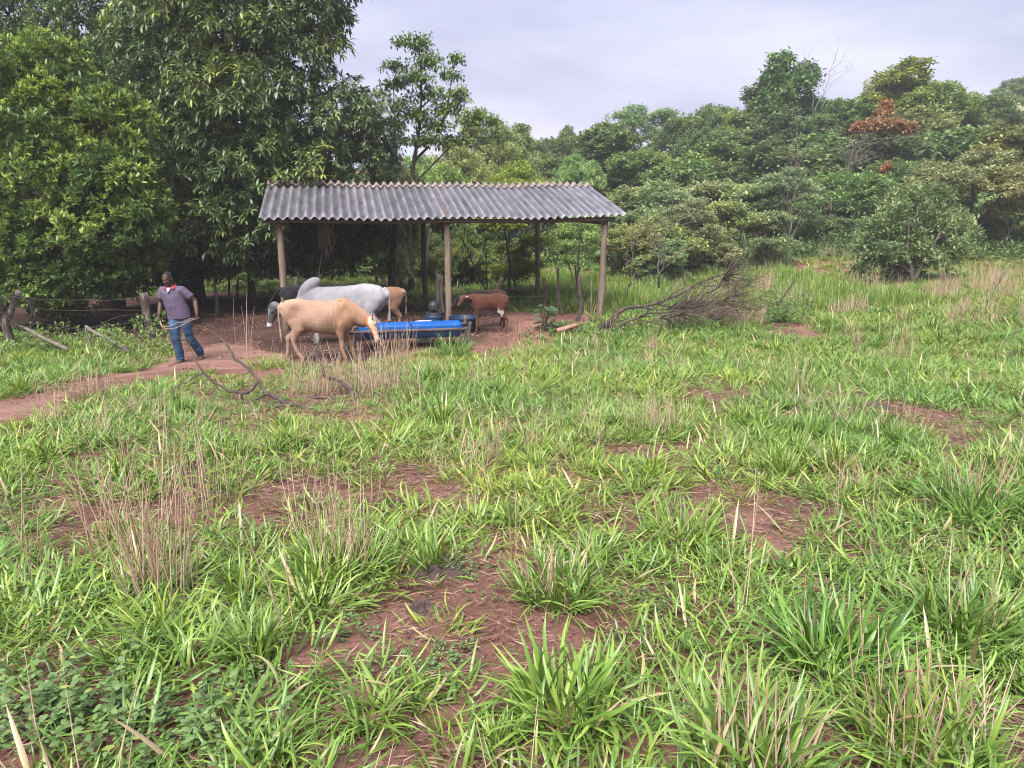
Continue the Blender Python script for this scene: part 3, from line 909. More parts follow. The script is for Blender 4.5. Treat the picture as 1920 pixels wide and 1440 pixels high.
def cp(lst, ox, oy, s): return [(ox + x / s, oy + y / s) for x, y in lst]
f4 = lambda l: cp(l, 320, 600, 4.0)
branch_thing('fallen_branch', 'dark curved dead branch with long upcurving forks lying in the grass before the cattle', 'branch', (462, 808), 8.9, [
    (f4([(1265, 752), (1180, 728), (1080, 690), (960, 637), (830, 643), (705, 652), (680, 690), (655, 770), (575, 840)]), [9.1, 9.1, 9.05, 9.0, 9.0, 9.0, 8.95, 8.9, 8.75], .030, .034),
    (f4([(865, 622), (800, 585), (712, 542), (652, 442), (572, 352), (482, 292), (422, 182), (350, 120), (280, 76)]), [9.0, 9.2, 9.4, 9.6, 9.8, 10, 10.1, 10.2, 10.3], .032, .011),
    (f4([(712, 560), (610, 602), (520, 625), (430, 645)]), [9.35, 9.3, 9.3, 9.3], .018, .007),
    (f4([(655, 455), (620, 520), (540, 552), (540, 600)]), [9.6, 9.5, 9.4, 9.4], .022, .016),
    (f4([(540, 552), (420, 522), (310, 452), (240, 382), (170, 272), (105, 120), (75, 30)]), [9.4, 9.5, 9.6, 9.7, 9.8, 10, 10.1], .022, .007),
    (f4([(118, 155), (80, 150), (35, 120)]), [9.95, 9.95, 9.9], .009, .004), (f4([(112, 150), (140, 160), (152, 155)]), [9.95] * 3, .008, .004),
    (f4([(572, 352), (585, 375), (580, 402)]), [9.8, 9.75, 9.7], .016, .009), (f4([(1080, 700), (1000, 740), (940, 780)]), [9.05, 8.95, 8.9], .012, .006),
    (f4([(250, 395), (150, 450), (50, 500)]), [9.6, 9.5, 9.5], .008, .003), (f4([(712, 542), (700, 600), (770, 630)]), [9.4, 9.3, 9.2], .011, .006)], M_STICK, 4, tl=.4, seed=5, near=.978, thick=.85)
branch_thing('fallen_branch', 'forked dead branch sprawling in the dry grass below the trough', 'branch', (690, 752), 9.9, [
    (f4([(950, 592), (1050, 580), (1200, 588), (1390, 598), (1440, 640), (1530, 628), (1600, 660), (1640, 685)]), [9.9, 9.85, 9.8, 9.8, 9.7, 9.6, 9.5, 9.4], .016, .030),
    (f4([(1440, 640), (1390, 590), (1335, 522), (1272, 462), (1165, 422), (1130, 332), (1082, 262), (1110, 182)]), [9.7, 9.8, 9.95, 10.1, 10.3, 10.5, 10.7, 10.8], .030, .014),
    (f4([(1440, 640), (1470, 690), (1450, 720)]), [9.7, 9.5, 9.4], .020, .016), (f4([(1440, 610), (1420, 560), (1380, 520)]), [9.7, 9.8, 9.9], .018, .01)], M_STICK, 6, tl=.3, seed=6, near=.968, thick=1.0)
branch_thing('dead_stick', 'thin dark crooked stick lying in the grass left of the curved dead branch', 'stick', (310, 740), 9.6, [
    (f4([(-80, 560), (0, 578), (80, 620), (160, 650)]), [9.8, 9.7, 9.5, 9.4], .012, .006), (f4([(60, 490), (130, 460), (200, 420), (235, 400)]), [10.0, 10, 10, 10], .008, .004)], M_STICK, 4, tl=.3, seed=7)
branch_thing('dead_stick', 'short dark stick leaning in the dry grass right of the forked branch', 'stick', (742, 695), 10.5, [(f4([(1680, 380), (1720, 440), (1790, 530)]), [10.9, 10.7, 10.5], .012, .008)], M_STICK, 0, seed=8)
branch_thing('dead_stick', 'short dark stick lying flat in the green grass right of the forked branch end', 'stick', (730, 745), 9.9, [(f4([(1640, 580), (1720, 640), (1760, 650)]), [9.9, 9.8, 9.7], .014, .01)], M_STICK, 0, seed=10)
f5 = lambda l: cp(l, 960, 480, 3.556)
branch_thing('felled_limb', 'large felled limb with dark forking boughs lying right of the shelter', 'limb', (1120, 625), 16.9, [
    (f5([(515, 530), (600, 503), (660, 508), (720, 462), (800, 425), (900, 385), (1050, 375), (1240, 330)]), [16.6, 16.6, 16.6, 16.7, 16.8, 16.9, 17, 17.2], .060, .022),
    (f5([(580, 490), (640, 445), (690, 395), (760, 350), (870, 335), (980, 312), (1100, 262), (1240, 185), (1330, 150), (1410, 118)]), [16.9, 17, 17.1, 17.2, 17.3, 17.4, 17.6, 17.8, 18, 18.1], .085, .020),
    (f5([(700, 400), (640, 470), (560, 500)]), [17, 16.9, 16.8], .045, .05), (f5([(970, 318), (1040, 338), (1150, 335), (1280, 318)]), [17.4, 17.4, 17.5, 17.6], .045, .014),
    (f5([(890, 345), (950, 356), (1080, 352), (1200, 345)]), [17.3, 17.2, 17.2, 17.2], .04, .012), (f5([(740, 460), (900, 440), (1000, 415), (1120, 395)]), [16.7, 16.7, 16.8, 16.9], .025, .009),
    (f5([(1240, 185), (1300, 200), (1420, 190), (1540, 160)]), [17.8, 17.9, 18, 18.1], .02, .006), (f5([(1050, 375), (1180, 330), (1300, 300), (1430, 255), (1560, 200)]), [17, 17.2, 17.4, 17.6, 17.8], .02, .005),
    (f5([(1100, 395), (1230, 370), (1350, 330), (1450, 330), (1560, 345)]), [16.9, 17, 17.1, 17.2, 17.3], .018, .005), (f5([(1380, 220), (1400, 160), (1420, 130)]), [18] * 3, .03, .02),
    (f5([(1240, 330), (1350, 350), (1420, 290), (1530, 250)]), [17.2, 17.3, 17.4, 17.5], .015, .005), (f5([(1180, 345), (1300, 400), (1380, 440)]), [17.2, 17.1, 17.1], .014, .005)], M_STICK, 420, tl=1.1, seed=9, twig_dir=(.85, .1, .25), thick=.62)
pole_thing('cut_log', 'pinkish cut log lying at the base of the felled limb', 'log', f5([(300, 500), (370, 480), (430, 463)]), [16.4, 16.5, 16.7], .060, .055, M_PINKWOOD, 12)
pole_thing('dark_stick', 'dark leaning dead stem at the right end of the felled brush', 'stick', f5([(1300, 250), (1370, 210), (1425, 125)]), [18.5] * 3, .03, .022, M_BARK, 13)
pole_thing('dark_stick', 'thin dark leaning stem in the reeds right of the felled brush', 'stick', [(1455, 572), (1472, 552), (1491, 524)], [19] * 3, .022, .016, M_BARK, 18)

# the heap of brush at the limb's right end
bo = on_ground(1352, 602)
heap = empty('brush_heap', bo, 0, 'tangled heap of dry brown twigs at the right end of the felled limb', 'brush')
rgb = np.random.default_rng(66)
for nm, mt_, cnt, rr in (('twigs', M_STICK, 150, .007), ('dry_twigs', M_VINE, 150, .0055)):
    m = MB()
    for i in range(cnt):
        c = np.array((rgb.normal() * .75, rgb.normal() * .3, abs(rgb.normal()) * .26 + .03)); d = norm(np.array((rgb.normal(), rgb.normal() * .6, rgb.normal() * .35 + .1))); L = rgb.uniform(.25, .9)
        q = [c - d * L / 2]
        for k in range(4):
            d = norm(d + rgb.normal(size=3) * .25); q.append(q[-1] + d * L / 4)
        q = np.array(q); q[:, 2] = np.maximum(q[:, 2], .01)
        m.tube(q, np.linspace(rr, rr * .4, 5) * rgb.uniform(.6, 1.4), 5)
    o = m.build(nm, mt_, heap); o['kind'] = 'stuff'
# ------------------------------------------------------------------ cattle
M_COAT = coat_mat('short_coat', .9, 40, .16, .10, .22, .12)
M_HORN = plain_mat('horn', (.12, .10, .085), .5)
M_EYE = plain_mat('dark_eye', (.012, .009, .008), .12, .6)
M_HOOF = plain_mat('hoof', (.055, .045, .04), .6)

def leg(points, radii, side=(0, 1, 0)):
    return loft(points, radii, side, 14, .5)

def head_lofts(p, d, s, k=1.0, ear_up=.05):
    """p poll, d towards the muzzle, s lateral (towards the animal's left), k size"""
    d = norm(d); s = norm(np.asarray(s, float) - (np.asarray(s, float) @ d) * d)
    n = np.cross(d, s)                       # points to the forehead side
    if n[2] < 0 and abs(d[2]) < .95: n = -n
    st = [(-.04, .060, .075, -.01), (0.02, .088, .105, -.015), (.10, .100, .115, -.02), (.18, .088, .100, -.02), (.28, .066, .076, -.015), (.37, .056, .062, -.01), (.44, .062, .060, -.012), (.485, .050, .046, -.016)]
    P = [p + d * a * k + n * o * k for a, _, _, o in st]
    L = [loft(P, [(b * k, c * k) for _, b, c, _ in st], s, 18, .6)]
    L.append(ellipsoid(p + d * .09 * k - n * .07 * k, (.07 * k, .08 * k, .14 * k), d, s))       # jaw
    for q in (-1, 1):
        e = p + d * .02 * k + s * q * .085 * k - n * .01 * k
        out = norm(s * q + np.array((0, 0, ear_up)) - d * .18)
        fl = norm(np.cross(out, n))
        L.append(loft([e, e + out * .05 * k, e + out * .12 * k, e + out * .18 * k + np.array((0, 0, -.015)), e + out * .215 * k + np.array((0, 0, -.03))],
                      [(.026 * k, .024 * k), (.048 * k, .019 * k), (.056 * k, .017 * k), (.036 * k, .015 * k), (.012 * k, .012 * k)], fl, 12, .6))
        L.append(ellipsoid(p + d * .14 * k + s * q * .082 * k + n * .03 * k, (.03 * k, .022 * k, .035 * k), d, s))   # brow
        L.append(ellipsoid(p + d * .455 * k + s * q * .03 * k + n * .02 * k, (.022 * k, .022 * k, .026 * k), d, s))  # nostril
    return L, (np.asarray(p, float), d, s, n, k)

def bovine(name, label, loc, rz, P, colfn, voxel, group='cattle gathered at the shelter', cat='cow', scale=1.0):
    root = empty(name, loc, rz, label, cat, group)
    tor = P['torso']
    L = [loft([(x, P.get('bend', 0) * x * x, (t + b) / 2) for x, t, b, w in tor], [(w, (t - b) / 2) for x, t, b, w in tor], (0, 1, 0), 24, .7)]
    for pts, rad in P['legs']:
        L.append(leg(pts, rad))
    L.append(loft(P['neck'][0], P['neck'][1], (0, 1, 0), 18, .5))
    H, hf = head_lofts(np.array(P['head'][0], float), P['head'][1], P['head'][2], P['head'][3], P.get('ear_up', .05))
    L += H
    for c, r, ax in P.get('lumps', []): L.append(ellipsoid(c, r, ax))
    for pts, rad in P.get('extra', []): L.append(loft(pts, rad, (0, 1, 0), 12, .6))
    me = solid(name, L, voxel, P.get('smooth', 5))
    v = mesh_co(me)
    # ribs, hip hollow and loose folds of hide
    r0, r1, amp = P.get('ribs', (-.12, .40, .0))
    if amp:
        nrm = np.empty(len(v) * 3, np.float32); me.vertices.foreach_get('normal', nrm); nrm = nrm.reshape(-1, 3)
        zc = P.get('ribz', (.62, 1.05))
        w = sstep(r0, r0 + .12, v[:, 0]) * (1 - sstep(r1 - .1, r1, v[:, 0])) * sstep(zc[0], zc[0] + .12, v[:, 2]) * (1 - sstep(zc[1] - .08, zc[1], v[:, 2])) * np.clip(np.abs(nrm[:, 1]) * 1.4, 0, 1)
        off = amp * w * np.sin((v[:, 0] + (v[:, 2] - .8) * .28) * 2 * np.pi / .085)
        off += .006 * vnoise(v * 7, 5) * (v[:, 2] > .35)
        for c, a_, sg in P.get('bumps', []):
            off += a_ * np.exp(-((v - np.array(c)) ** 2).sum(1) / (2 * sg * sg))
        v = v + nrm * off[:, None]
        me.vertices.foreach_set('co', v.astype(np.float32).ravel()); me.update()
    cc = colfn(v, hf)
    mudn = vnoise(v * 6, 95) + .5 * vnoise(v * 15, 96)
    cc = mixc(cc, cc * np.array((.50, .42, .38)), sstep(.30, .05, v[:, 2]) * .8)                       # splashed shanks
    cc = mixc(cc, cc * np.array((.66, .58, .52)), sstep(.25, .75, mudn) * .55 * sstep(.9, .5, v[:, 2]))   # smudges of dry mud
    cc = cc * (1 + .10 * vnoise(v * np.array((18, 18, 7)), 97))[:, None]
    set_col(me, np.clip(cc, 0.004, 1))
    link('body', me, M_COAT, root)
    p, d, s, n, k = hf
    for q in (-1, 1):
        V, F = ellipsoid(p + d * .155 * k + s * q * .093 * k + n * .018 * k, (.017 * k, .017 * k, .019 * k), d, s)
        MB().add(V, F).build('eye', M_EYE, root)
    if P.get('horns'):
        for q in (-1, 1):
            b = p + s * q * .06 * k + n * .03 * k
            h = P['horns']
            MB().tube(curve_pts([b, b + s * q * h * .5 + n * h * .15 - d * h * .2, b + s * q * h * .7 + n * .3 * h - d * h * .7], 4), np.linspace(.024, .007, 9), 8).build('horn', M_HORN, root)
    for pts, rad in P['legs']:
        e = np.array(pts[-1]); u = P.get('hoof', 1.0)
        V, F = loft([e + (0.0, 0, .055 * u), e + (.012 * u, 0, .03 * u), e + (.022 * u, 0, .002)], [(.040 * u, .042 * u), (.046 * u, .052 * u), (.052 * u, .062 * u)], (0, 1, 0), 12, .05)
        MB().add(V, F).build('hoof', M_HOOF, root)
    root.scale = scale if np.ndim(scale) else (scale,) * 3
    return root

def mixc(a, b, t):
    t = np.clip(np.asarray(t), 0, 1)[:, None]
    return np.asarray(a) * (1 - t) + np.asarray(b) * t

def head_coords(v, hf):
    p, d, s, n, k = hf
    r = v - p
    return (r @ d) / k, (r @ s) / k, (r @ n) / k

TORSO = [(-.76, 1.06, .88, .085), (-.69, 1.15, .80, .17), (-.58, 1.185, .70, .225), (-.46, 1.185, .62, .235), (-.32, 1.165, .615, .225), (-.15, 1.15, .565, .24), (.05, 1.14, .535, .255), (.22, 1.14, .525, .25), (.38, 1.155, .505, .225), (.52, 1.16, .55, .185), (.63, 1.12, .63, .15), (.70, 1.05, .72, .10)]
def rear_leg(x, y, hx, fx, z0=0.0):
    return ([(x + .02, y * .75, .95), (x + .06, y * .9, .78), (x + .10, y, .64), (x + .03, y * .95, .53), (hx - .01, y * .9, .42), (hx + .0, y * .88, .35), ((hx * .6 + fx * .4), y * .86, .20), (fx, y * .86, .11), (fx + .01, y * .88, .05), (fx + .02, y * .9, z0)],
            [(.10, .17), (.105, .165), (.092, .13), (.068, .085), (.050, .060), (.040, .043), (.031, .035), (.040, .042), (.036, .036), (.044, .05)])
def front_leg(x, y, kx, fx, z0=0.0):
    return ([(x, y * .9, .80), (x - .01, y, .66), (x, y * 1.02, .54), ((x + kx) / 2, y, .44), (kx, y * .95, .33), (kx, y * .93, .27), ((kx + fx) / 2, y * .92, .18), (fx, y * .92, .10), (fx + .01, y * .93, .05), (fx + .02, y * .95, z0)],
            [(.085, .13), (.080, .115), (.066, .08), (.050, .056), (.049, .052), (.040, .042), (.032, .035), (.040, .042), (.036, .036), (.044, .05)])

def tan_col(v, hf):
    c = np.tile((.40, .205, .095), (len(v), 1))
    x, y, z = v.T
    n1 = vnoise(v * 4, 61)
    c = mixc((.25, .145, .098), (.345, .225, .165), .5 + .5 * n1)
    c = c * (1 - .0 * z)[:, None]
    c = mixc(c, np.tile((.34, .225, .15), (len(v), 1)), (1 - sstep(.25, .55, z)) * .75)          # pale shanks
    c = mixc(c, np.tile((.37, .255, .18), (len(v), 1)), sstep(-.62, -.76, x) * (1 - sstep(.9, 1.1, z)) * .7)
    c = mixc(c, np.tile((.36, .24, .155), (len(v), 1)), (sstep(1.07, 1.18, z) * .55) * (x < .7))
    c = mixc(c, np.tile((.30, .13, .055), (len(v), 1)), sstep(.3, .6, x) * (1 - sstep(.75, .95, x)) * .35)
    hd, hs, hn = head_coords(v, hf)
    inh = sstep(-.06, .0, hd) * (np.abs(hs) < .35) * (np.abs(hn) < .2)
    c = mixc(c, np.tile((.46, .36, .275), (len(v), 1)), inh * (np.abs(hs) > .045) * (np.abs(hs) < .12) * .9)
    c = mixc(c, np.tile((.36, .14, .055), (len(v), 1)), inh * (np.abs(hs) < .055) * (hd < .36))
    c = mixc(c, np.tile((.40, .25, .2), (len(v), 1)), inh * (hd > .42))
    return c

tan = dict(bumps=[((-.50, .21, 1.11), .042, .05), ((-.50, -.21, 1.11), .042, .05), ((-.36, -.22, .97), -.045, .085), ((-.36, .22, .97), -.045, .085), ((.32, -.2, .92), .022, .10), ((-.10, -.24, 1.06), -.022, .12), ((.46, -.16, .72), .024, .06), ((.15, -.25, .70), .012, .14), ((.55, -.14, .95), -.02, .07)], torso=TORSO, legs=[rear_leg(-.56, .155, -.70, -.74), rear_leg(-.50, -.155, -.50, -.36, -.02), front_leg(.46, -.13, .47, .52, -.02), front_leg(.46, .13, .60, .68)],
           neck=([(.50, 0, .97), (.68, -.01, .92), (.84, -.02, .85), (.97, -.04, .79), (1.05, -.05, .76)], [(.15, .24), (.125, .20), (.100, .165), (.088, .135), (.08, .11)]),
           head=((1.10, -.06, .82), (.26, -.30, -.92), (-.30, .93, 0), .92), ear_up=.25, ribs=(-.14, .42, .011),
           lumps=[((-.715, .075, 1.03), (.055, .055, .07), (1, 0, 0)), ((-.715, -.075, 1.03), (.055, .055, .07), (1, 0, 0)),
                  ((.46, 0, 1.14), (.07, .05, .16), (1, 0, 0)), ((-.36, 0, .58), (.09, .10, .09), (0, 0, 1)), ((.47, -.15, .74), (.06, .07, .09), (0, 0, 1))],
           extra=[([(-.74, 0, 1.10), (-.80, 0, 1.03), (-.82, .0, .85), (-.81, .01, .65), (-.80, .01, .48), (-.80, .01, .36)], [.03, .027, .022, .020, .030, .012]),
                  ([(.66, 0, .80), (.78, -.01, .72), (.92, -.03, .66)], [(.02, .07), (.02, .06), (.02, .03)])])
pc = on_ground(600, 681)
tancow = bovine('tan_cow', 'thin tan cow in front with its head down at the blue trough', (pc[0], pc[1] + .12, gz(pc[0], pc[1] + .12)), math.radians(2), tan, tan_col, .0125, scale=(.885, .93, 1.0))

def zebu_col(v, hf):
    x, y, z = v.T
    n1 = vnoise(v * 3.2, 62); n2 = vnoise(v * 8, 63)
    c = mixc((.20, .195, .212), (.325, .316, .328), .5 + .6 * n1)
    c = mixc(c, np.tile((.11, .107, .12), (len(v), 1)), sstep(.25, .75, x) * (.60 + .25 * n2))
    c = mixc(c, np.tile((.19, .185, .205), (len(v), 1)), sstep(-.3, -.6, x) * (z < 1.1) * (.25 + .25 * n1))
    c = mixc(c, np.tile((.42, .39, .365), (len(v), 1)), (1 - sstep(.3, .6, z)) * .6)
    c = mixc(c, np.tile((.17, .16, .18), (len(v), 1)), sstep(1.36, 1.56, z) * .55)
    c = mixc(c, np.tile((.03, .03, .03), (len(v), 1)), (x < -.80) * (z < .52) * 1.0)
    hd, hs, hn = head_coords(v, hf)
    inh = sstep(-.05, .03, hd) * (np.abs(hs) < .4) * (np.abs(hn) < .2) * (np.linalg.norm(v - hf[0], axis=1) < .62)
    c = mixc(c, np.tile((.045, .043, .048), (len(v), 1)), inh * .92)
    c = mixc(c, np.tile((.46, .44, .42), (len(v), 1)), inh * sstep(.38, .43, hd))
    c = mixc(c, np.tile((.10, .08, .08), (len(v), 1)), inh * (hd > .485))
    c = mixc(c, np.tile((.22, .215, .215), (len(v), 1)), inh * (hn > .055) * (hd > .1) * (hd < .36) * .6)
    return c
ZT = [(-.88, 1.22, 1.0, .10), (-.80, 1.345, .88, .19), (-.66, 1.41, .74, .26), (-.50, 1.415, .64, .285), (-.30, 1.375, .57, .29), (-.05, 1.345, .53, .31), (.20, 1.33, .51, .32), (.42, 1.33, .52, .30), (.60, 1.33, .56, .26), (.76, 1.28, .64, .21), (.86, 1.18, .74, .14)]
def scale_leg(L, kx, kz, dx=0): return ([(x * kx + dx, y * 1.2, z * kz) for x, y, z in L[0]], [(a * 1.15, b * 1.15) for a, b in L[1]])
zebu = dict(bumps=[((-.56, .26, 1.32), .036, .07), ((-.56, -.26, 1.32), .036, .07), ((-.38, -.28, 1.12), -.035, .11), ((-.38, .28, 1.12), -.035, .11), ((-.80, .19, 1.0), .02, .1), ((0, .31, .75), .02, .2), ((.40, .28, 1.0), .02, .13), ((.40, -.28, 1.0), .02, .13)], torso=ZT, legs=[scale_leg(rear_leg(-.56, .17, -.62, -.58), 1.12, 1.15), scale_leg(rear_leg(-.50, -.17, -.55, -.46), 1.12, 1.15), scale_leg(front_leg(.46, .15, .47, .47), 1.2, 1.15), scale_leg(front_leg(.46, -.15, .52, .56), 1.2, 1.15)],
            neck=([(.60, 0, 1.02), (.80, .01, .91), (1.02, .02, .81), (1.22, .03, .79), (1.36, .04, .81)], [(.20, .33), (.165, .27), (.14, .21), (.12, .16), (.10, .13)]),
            head=((1.45, .05, .92), (.24, .16, -.95), (-.35, .90, .0), 1.08), ear_up=-.25, hoof=1.15,
            lumps=[],
            extra=[([(-.85, 0, 1.30), (-.925, 0, 1.22), (-.95, .0, 1.0), (-.94, .01, .75), (-.93, .01, .52), (-.93, .01, .40)], [.035, .032, .026, .024, .038, .014]),
                   ([(.84, 0, 1.06), (.80, 0, 1.17), (.74, 0, 1.28), (.66, 0, 1.38), (.575, 0, 1.455), (.52, 0, 1.49)], [(.13, .15), (.14, .16), (.135, .155), (.12, .145), (.095, .115), (.07, .075)]),
                   ([(.70, 0, .70), (.88, .01, .60), (1.06, .02, .58), (1.20, .03, .66)], [(.028, .16), (.026, .15), (.024, .12), (.02, .05)])], smooth=5, ribs=(-.1, .4, .002), ribz=(.7, 1.25))
zx = (at(578, 560, 15.85)[0] + at(736, 560, 15.85)[0]) / 2 - .10
bovine('grey_zebu', 'large pale grey humped zebu bull behind the tan cow facing left', (zx, 15.7, gz(zx, 15.7) - .01), math.radians(180 + 3), zebu, zebu_col, .0155, cat='bull', scale=(1.0, .95, .90))

def black_col(v, hf):
    c = mixc((.006, .006, .007), (.020, .019, .021), .5 + .5 * vnoise(v * 5, 64))
    hd, hs, hn = head_coords(v, hf)
    return c
blk = dict(torso=TORSO, legs=[rear_leg(-.56, .155, -.61, -.57), rear_leg(-.50, -.155, -.56, -.48), front_leg(.46, -.13, .47, .47), front_leg(.46, .13, .50, .52)],
           neck=([(.50, 0, .97), (.68, .0, .95), (.84, .0, .90), (.97, .0, .85)], [(.15, .24), (.125, .20), (.100, .165), (.088, .135)]),
           head=((1.06, 0, .90), (.5, 0, -.8), (0, 1, 0), .92), lumps=[((-.715, .075, 1.03), (.055, .055, .07), (1, 0, 0)), ((-.715, -.075, 1.03), (.055, .055, .07), (1, 0, 0))],
           extra=[([(-.72, 0, 1.12), (-.82, -.02, 1.08), (-.93, -.04, .96), (-1.02, -.05, .80), (-1.12, -.05, .62), (-1.17, -.05, .5)], [.032, .028, .024, .022, .032, .012])], ribs=(-.1, .4, .003))
bx = at(531, 550, 17.1)[0] + .70
bovine('black_cow', 'black cow mostly hidden behind the zebu, its rump and tail showing at left', (bx, 17.1, gz(bx, 17.1)), math.radians(14), blk, black_col, .018, scale=.93)

def fawn_col(v, hf):
    x, y, z = v.T
    c = mixc((.155, .075, .048), (.23, .125, .08), .5 + .5 * vnoise(v * 4, 65))
    c = mixc(c, np.tile((.36, .25, .19), (len(v), 1)), sstep(-.60, -.76, x) * .6)
    c = mixc(c, np.tile((.36, .25, .19), (len(v), 1)), (1 - sstep(.3, .6, z)) * .6)
    return c
fawn = dict(blk); fawn['extra'] = [([(-.74, 0, 1.10), (-.81, 0, 1.03), (-.83, -.01, .85), (-.82, -.02, .65), (-.82, -.02, .48), (-.82, -.02, .36)], [.03, .027, .022, .020, .030, .012])]
fx = at(754, 560, 16.9)[0] - .64
bovine('fawn_cow', 'reddish fawn cow behind the zebu with only its rump showing', (fx, 16.95, gz(fx, 16.95)), math.radians(180 + 22), fawn, fawn_col, .018, scale=.89)

# calves
CT = [(-.40, .84, .66, .05), (-.35, .90, .60, .10), (-.27, .925, .555, .125), (-.16, .915, .52, .13), (-.02, .90, .505, .14), (.12, .895, .50, .145), (.24, .905, .51, .125), (.33, .90, .55, .10), (.40, .85, .62, .065)]
def calf_leg(L, y, k=.8):
    return ([(px_ * .62 + (-.0), (y if abs(q) > 0 else 0), pz * k) for px_, q, pz in L[0]], [(a * .60, b * .62) for a, b in L[1]])
def calf_col(v, hf):
    x, y, z = v.T
    c = mixc((.05, .02, .013), (.095, .037, .024), .5 + .5 * vnoise(v * 7, 66))
    c = mixc(c, np.tile((.07, .03, .02), (len(v), 1)), sstep(.84, .92, z) * .5)
    q = v + .03 * np.stack([vnoise(v * 14, 67), vnoise(v * 14, 167), vnoise(v * 14, 267)], 1)
    w = sstep(.555, .53, q[:, 2]) * (x > -.34) * sstep(.2, .1, q[:, 0]) * (z > .46) + .8 * sstep(.028, .012, np.hypot(q[:, 0] + .205, (q[:, 2] - .58) * .7)) + sstep(.035, .02, np.abs(q[:, 0] + .28 + (q[:, 2] - .5) * .25)) * (z > .34) * (z < .56)
    c = mixc(c, np.tile((.42, .36, .33), (len(v), 1)), w * .85)
    c = mixc(c, np.tile((.17, .08, .052), (len(v), 1)), (1 - sstep(.2, .45, z)) * .6)
    hd, hs, hn = head_coords(v, hf)
    c = mixc(c, np.tile((.38, .32, .28), (len(v), 1)), (hd < .04) * (hd > -.04) * (np.abs(hs) > .07) * (np.abs(hs) < .12) * 0.9)
    return c
calf = dict(torso=CT, legs=[calf_leg(rear_leg(-.50, .155, -.62, -.60), .085), calf_leg(rear_leg(-.44, -.155, -.50, -.44), -.085), calf_leg(front_leg(.42, -.13, .44, .45), -.075), calf_leg(front_leg(.42, .13, .46, .49), .075)],
            neck=([(.28, 0, .78), (.38, .0, .79), (.47, .02, .80), (.55, .03, .81)], [(.085, .14), (.072, .115), (.062, .095), (.055, .075)]),
            head=((.55, .05, .86), (.50, .62, -.55), (-.80, .58, 0), .64), ear_up=-.15, smooth=4, hoof=.68, ribs=(-.05, .25, .003), ribz=(.55, .82),
            lumps=[],
            extra=[([(-.385, 0, .86), (-.43, 0, .80), (-.44, 0, .66), (-.43, 0, .50), (-.43, 0, .42)], [.02, .018, .015, .018, .009])])
cx = at(918, 580, 16.9)[0]
bovine('brown_calf', 'red-brown calf with white belly patches standing right of the middle post', (cx, 16.75, gz(cx, 16.75)), math.radians(180 + 4), calf, calf_col, .0105, cat='calf')
def dcalf_col(v, hf):
    c = mixc((.008, .007, .007), (.02, .015, .013), .5 + .5 * vnoise(v * 6, 68))
    return mixc(c, np.tile((.045, .022, .016), (len(v), 1)), sstep(.1, -.3, v[:, 0]) * .7)
dcalf = dict(calf)
dcalf['neck'] = ([(.28, 0, .78), (.40, .0, .76), (.52, .02, .72), (.62, .03, .69)], [(.085, .14), (.072, .115), (.062, .095), (.055, .075)])
dcalf['head'] = ((.65, .03, .73), (.60, .05, -.75), (-.1, 1, 0), .70)
dx = at(917, 580, 17.4)[0]
bovine('dark_calf', 'dark calf behind the brown one with its black head over the blue tub', (dx - .02, 17.35, gz(dx, 17.35)), math.radians(180 - 3), dcalf, dcalf_col, .012, cat='calf', scale=1.0)

# ------------------------------------------------------------------ man with a rope
M_SKIN = coat_mat('skin', .55, 40, .15, .35, .05)
M_SHIRT = surf_mat('mauve_jersey', [(0.3, (.075, .058, .10)), (0.7, (.125, .098, .15))], 7, .85, .25, spec=.2, bump_scale=16, dist=.012)
M_JEANS = surf_mat('blue_denim', [(0.28, (.015, .034, .075)), (0.5, (.034, .070, .142)), (0.75, (.085, .14, .24))], 7, .85, .35, spec=.2, bump_scale=20, dist=.012)
M_BOOT = surf_mat('muddy_leather', [(0.3, (.045, .030, .025)), (0.7, (.11, .075, .06))], 12, .75, .3, dist=.006)
M_COLLAR = plain_mat('red_collar', (.33, .03, .06), .85)
M_TRIM = plain_mat('white_trim', (.42, .38, .39), .85)
M_HAIR = surf_mat('short_black_hair', [(0.3, (.006, .006, .007)), (0.7, (.022, .021, .022))], 60, .85, .8, bump_scale=160, dist=.004)
M_ROPE = surf_mat('pale_rope', [(0.3, (.17, .11, .075)), (0.7, (.30, .215, .16))], 60, .8, .4, dist=.003)

mp_ = at(336, 681, 13.62)
man = empty('person', (at(344, 670, 13.62)[0], 13.62, gz(mp_[0], 13.62)), math.radians(0), 'man in a mauve polo shirt and jeans striding on the dirt path holding a rope', 'person')
# local metres: x to the photograph's right, -y to the camera
HIP = np.array((.0, 0, .88)); CHEST = np.array((-.045, -.03, 1.22)); NECK = np.array((-.07, -.045, 1.435))
HEAD = np.array((-.095, -.10, 1.555))
SL = np.array((-.235, -.01, 1.355)); SR = np.array((.125, -.045, 1.36))      # photo left / right shoulder
EL = np.array((-.325, .03, 1.12)); ER = np.array((.315, .02, 1.15))
WL = np.array((-.315, -.10, .915)); WR = np.array((.375, -.10, .93))
KL, AL = np.array((-.06, -.10, .50)), np.array((-.035, -.04, .085))
KR, AR = np.array((.125, .05, .49)), np.array((.215, .26, .135))
HL, HR = np.array((-.085, 0, .88)), np.array((.09, 0, .88))

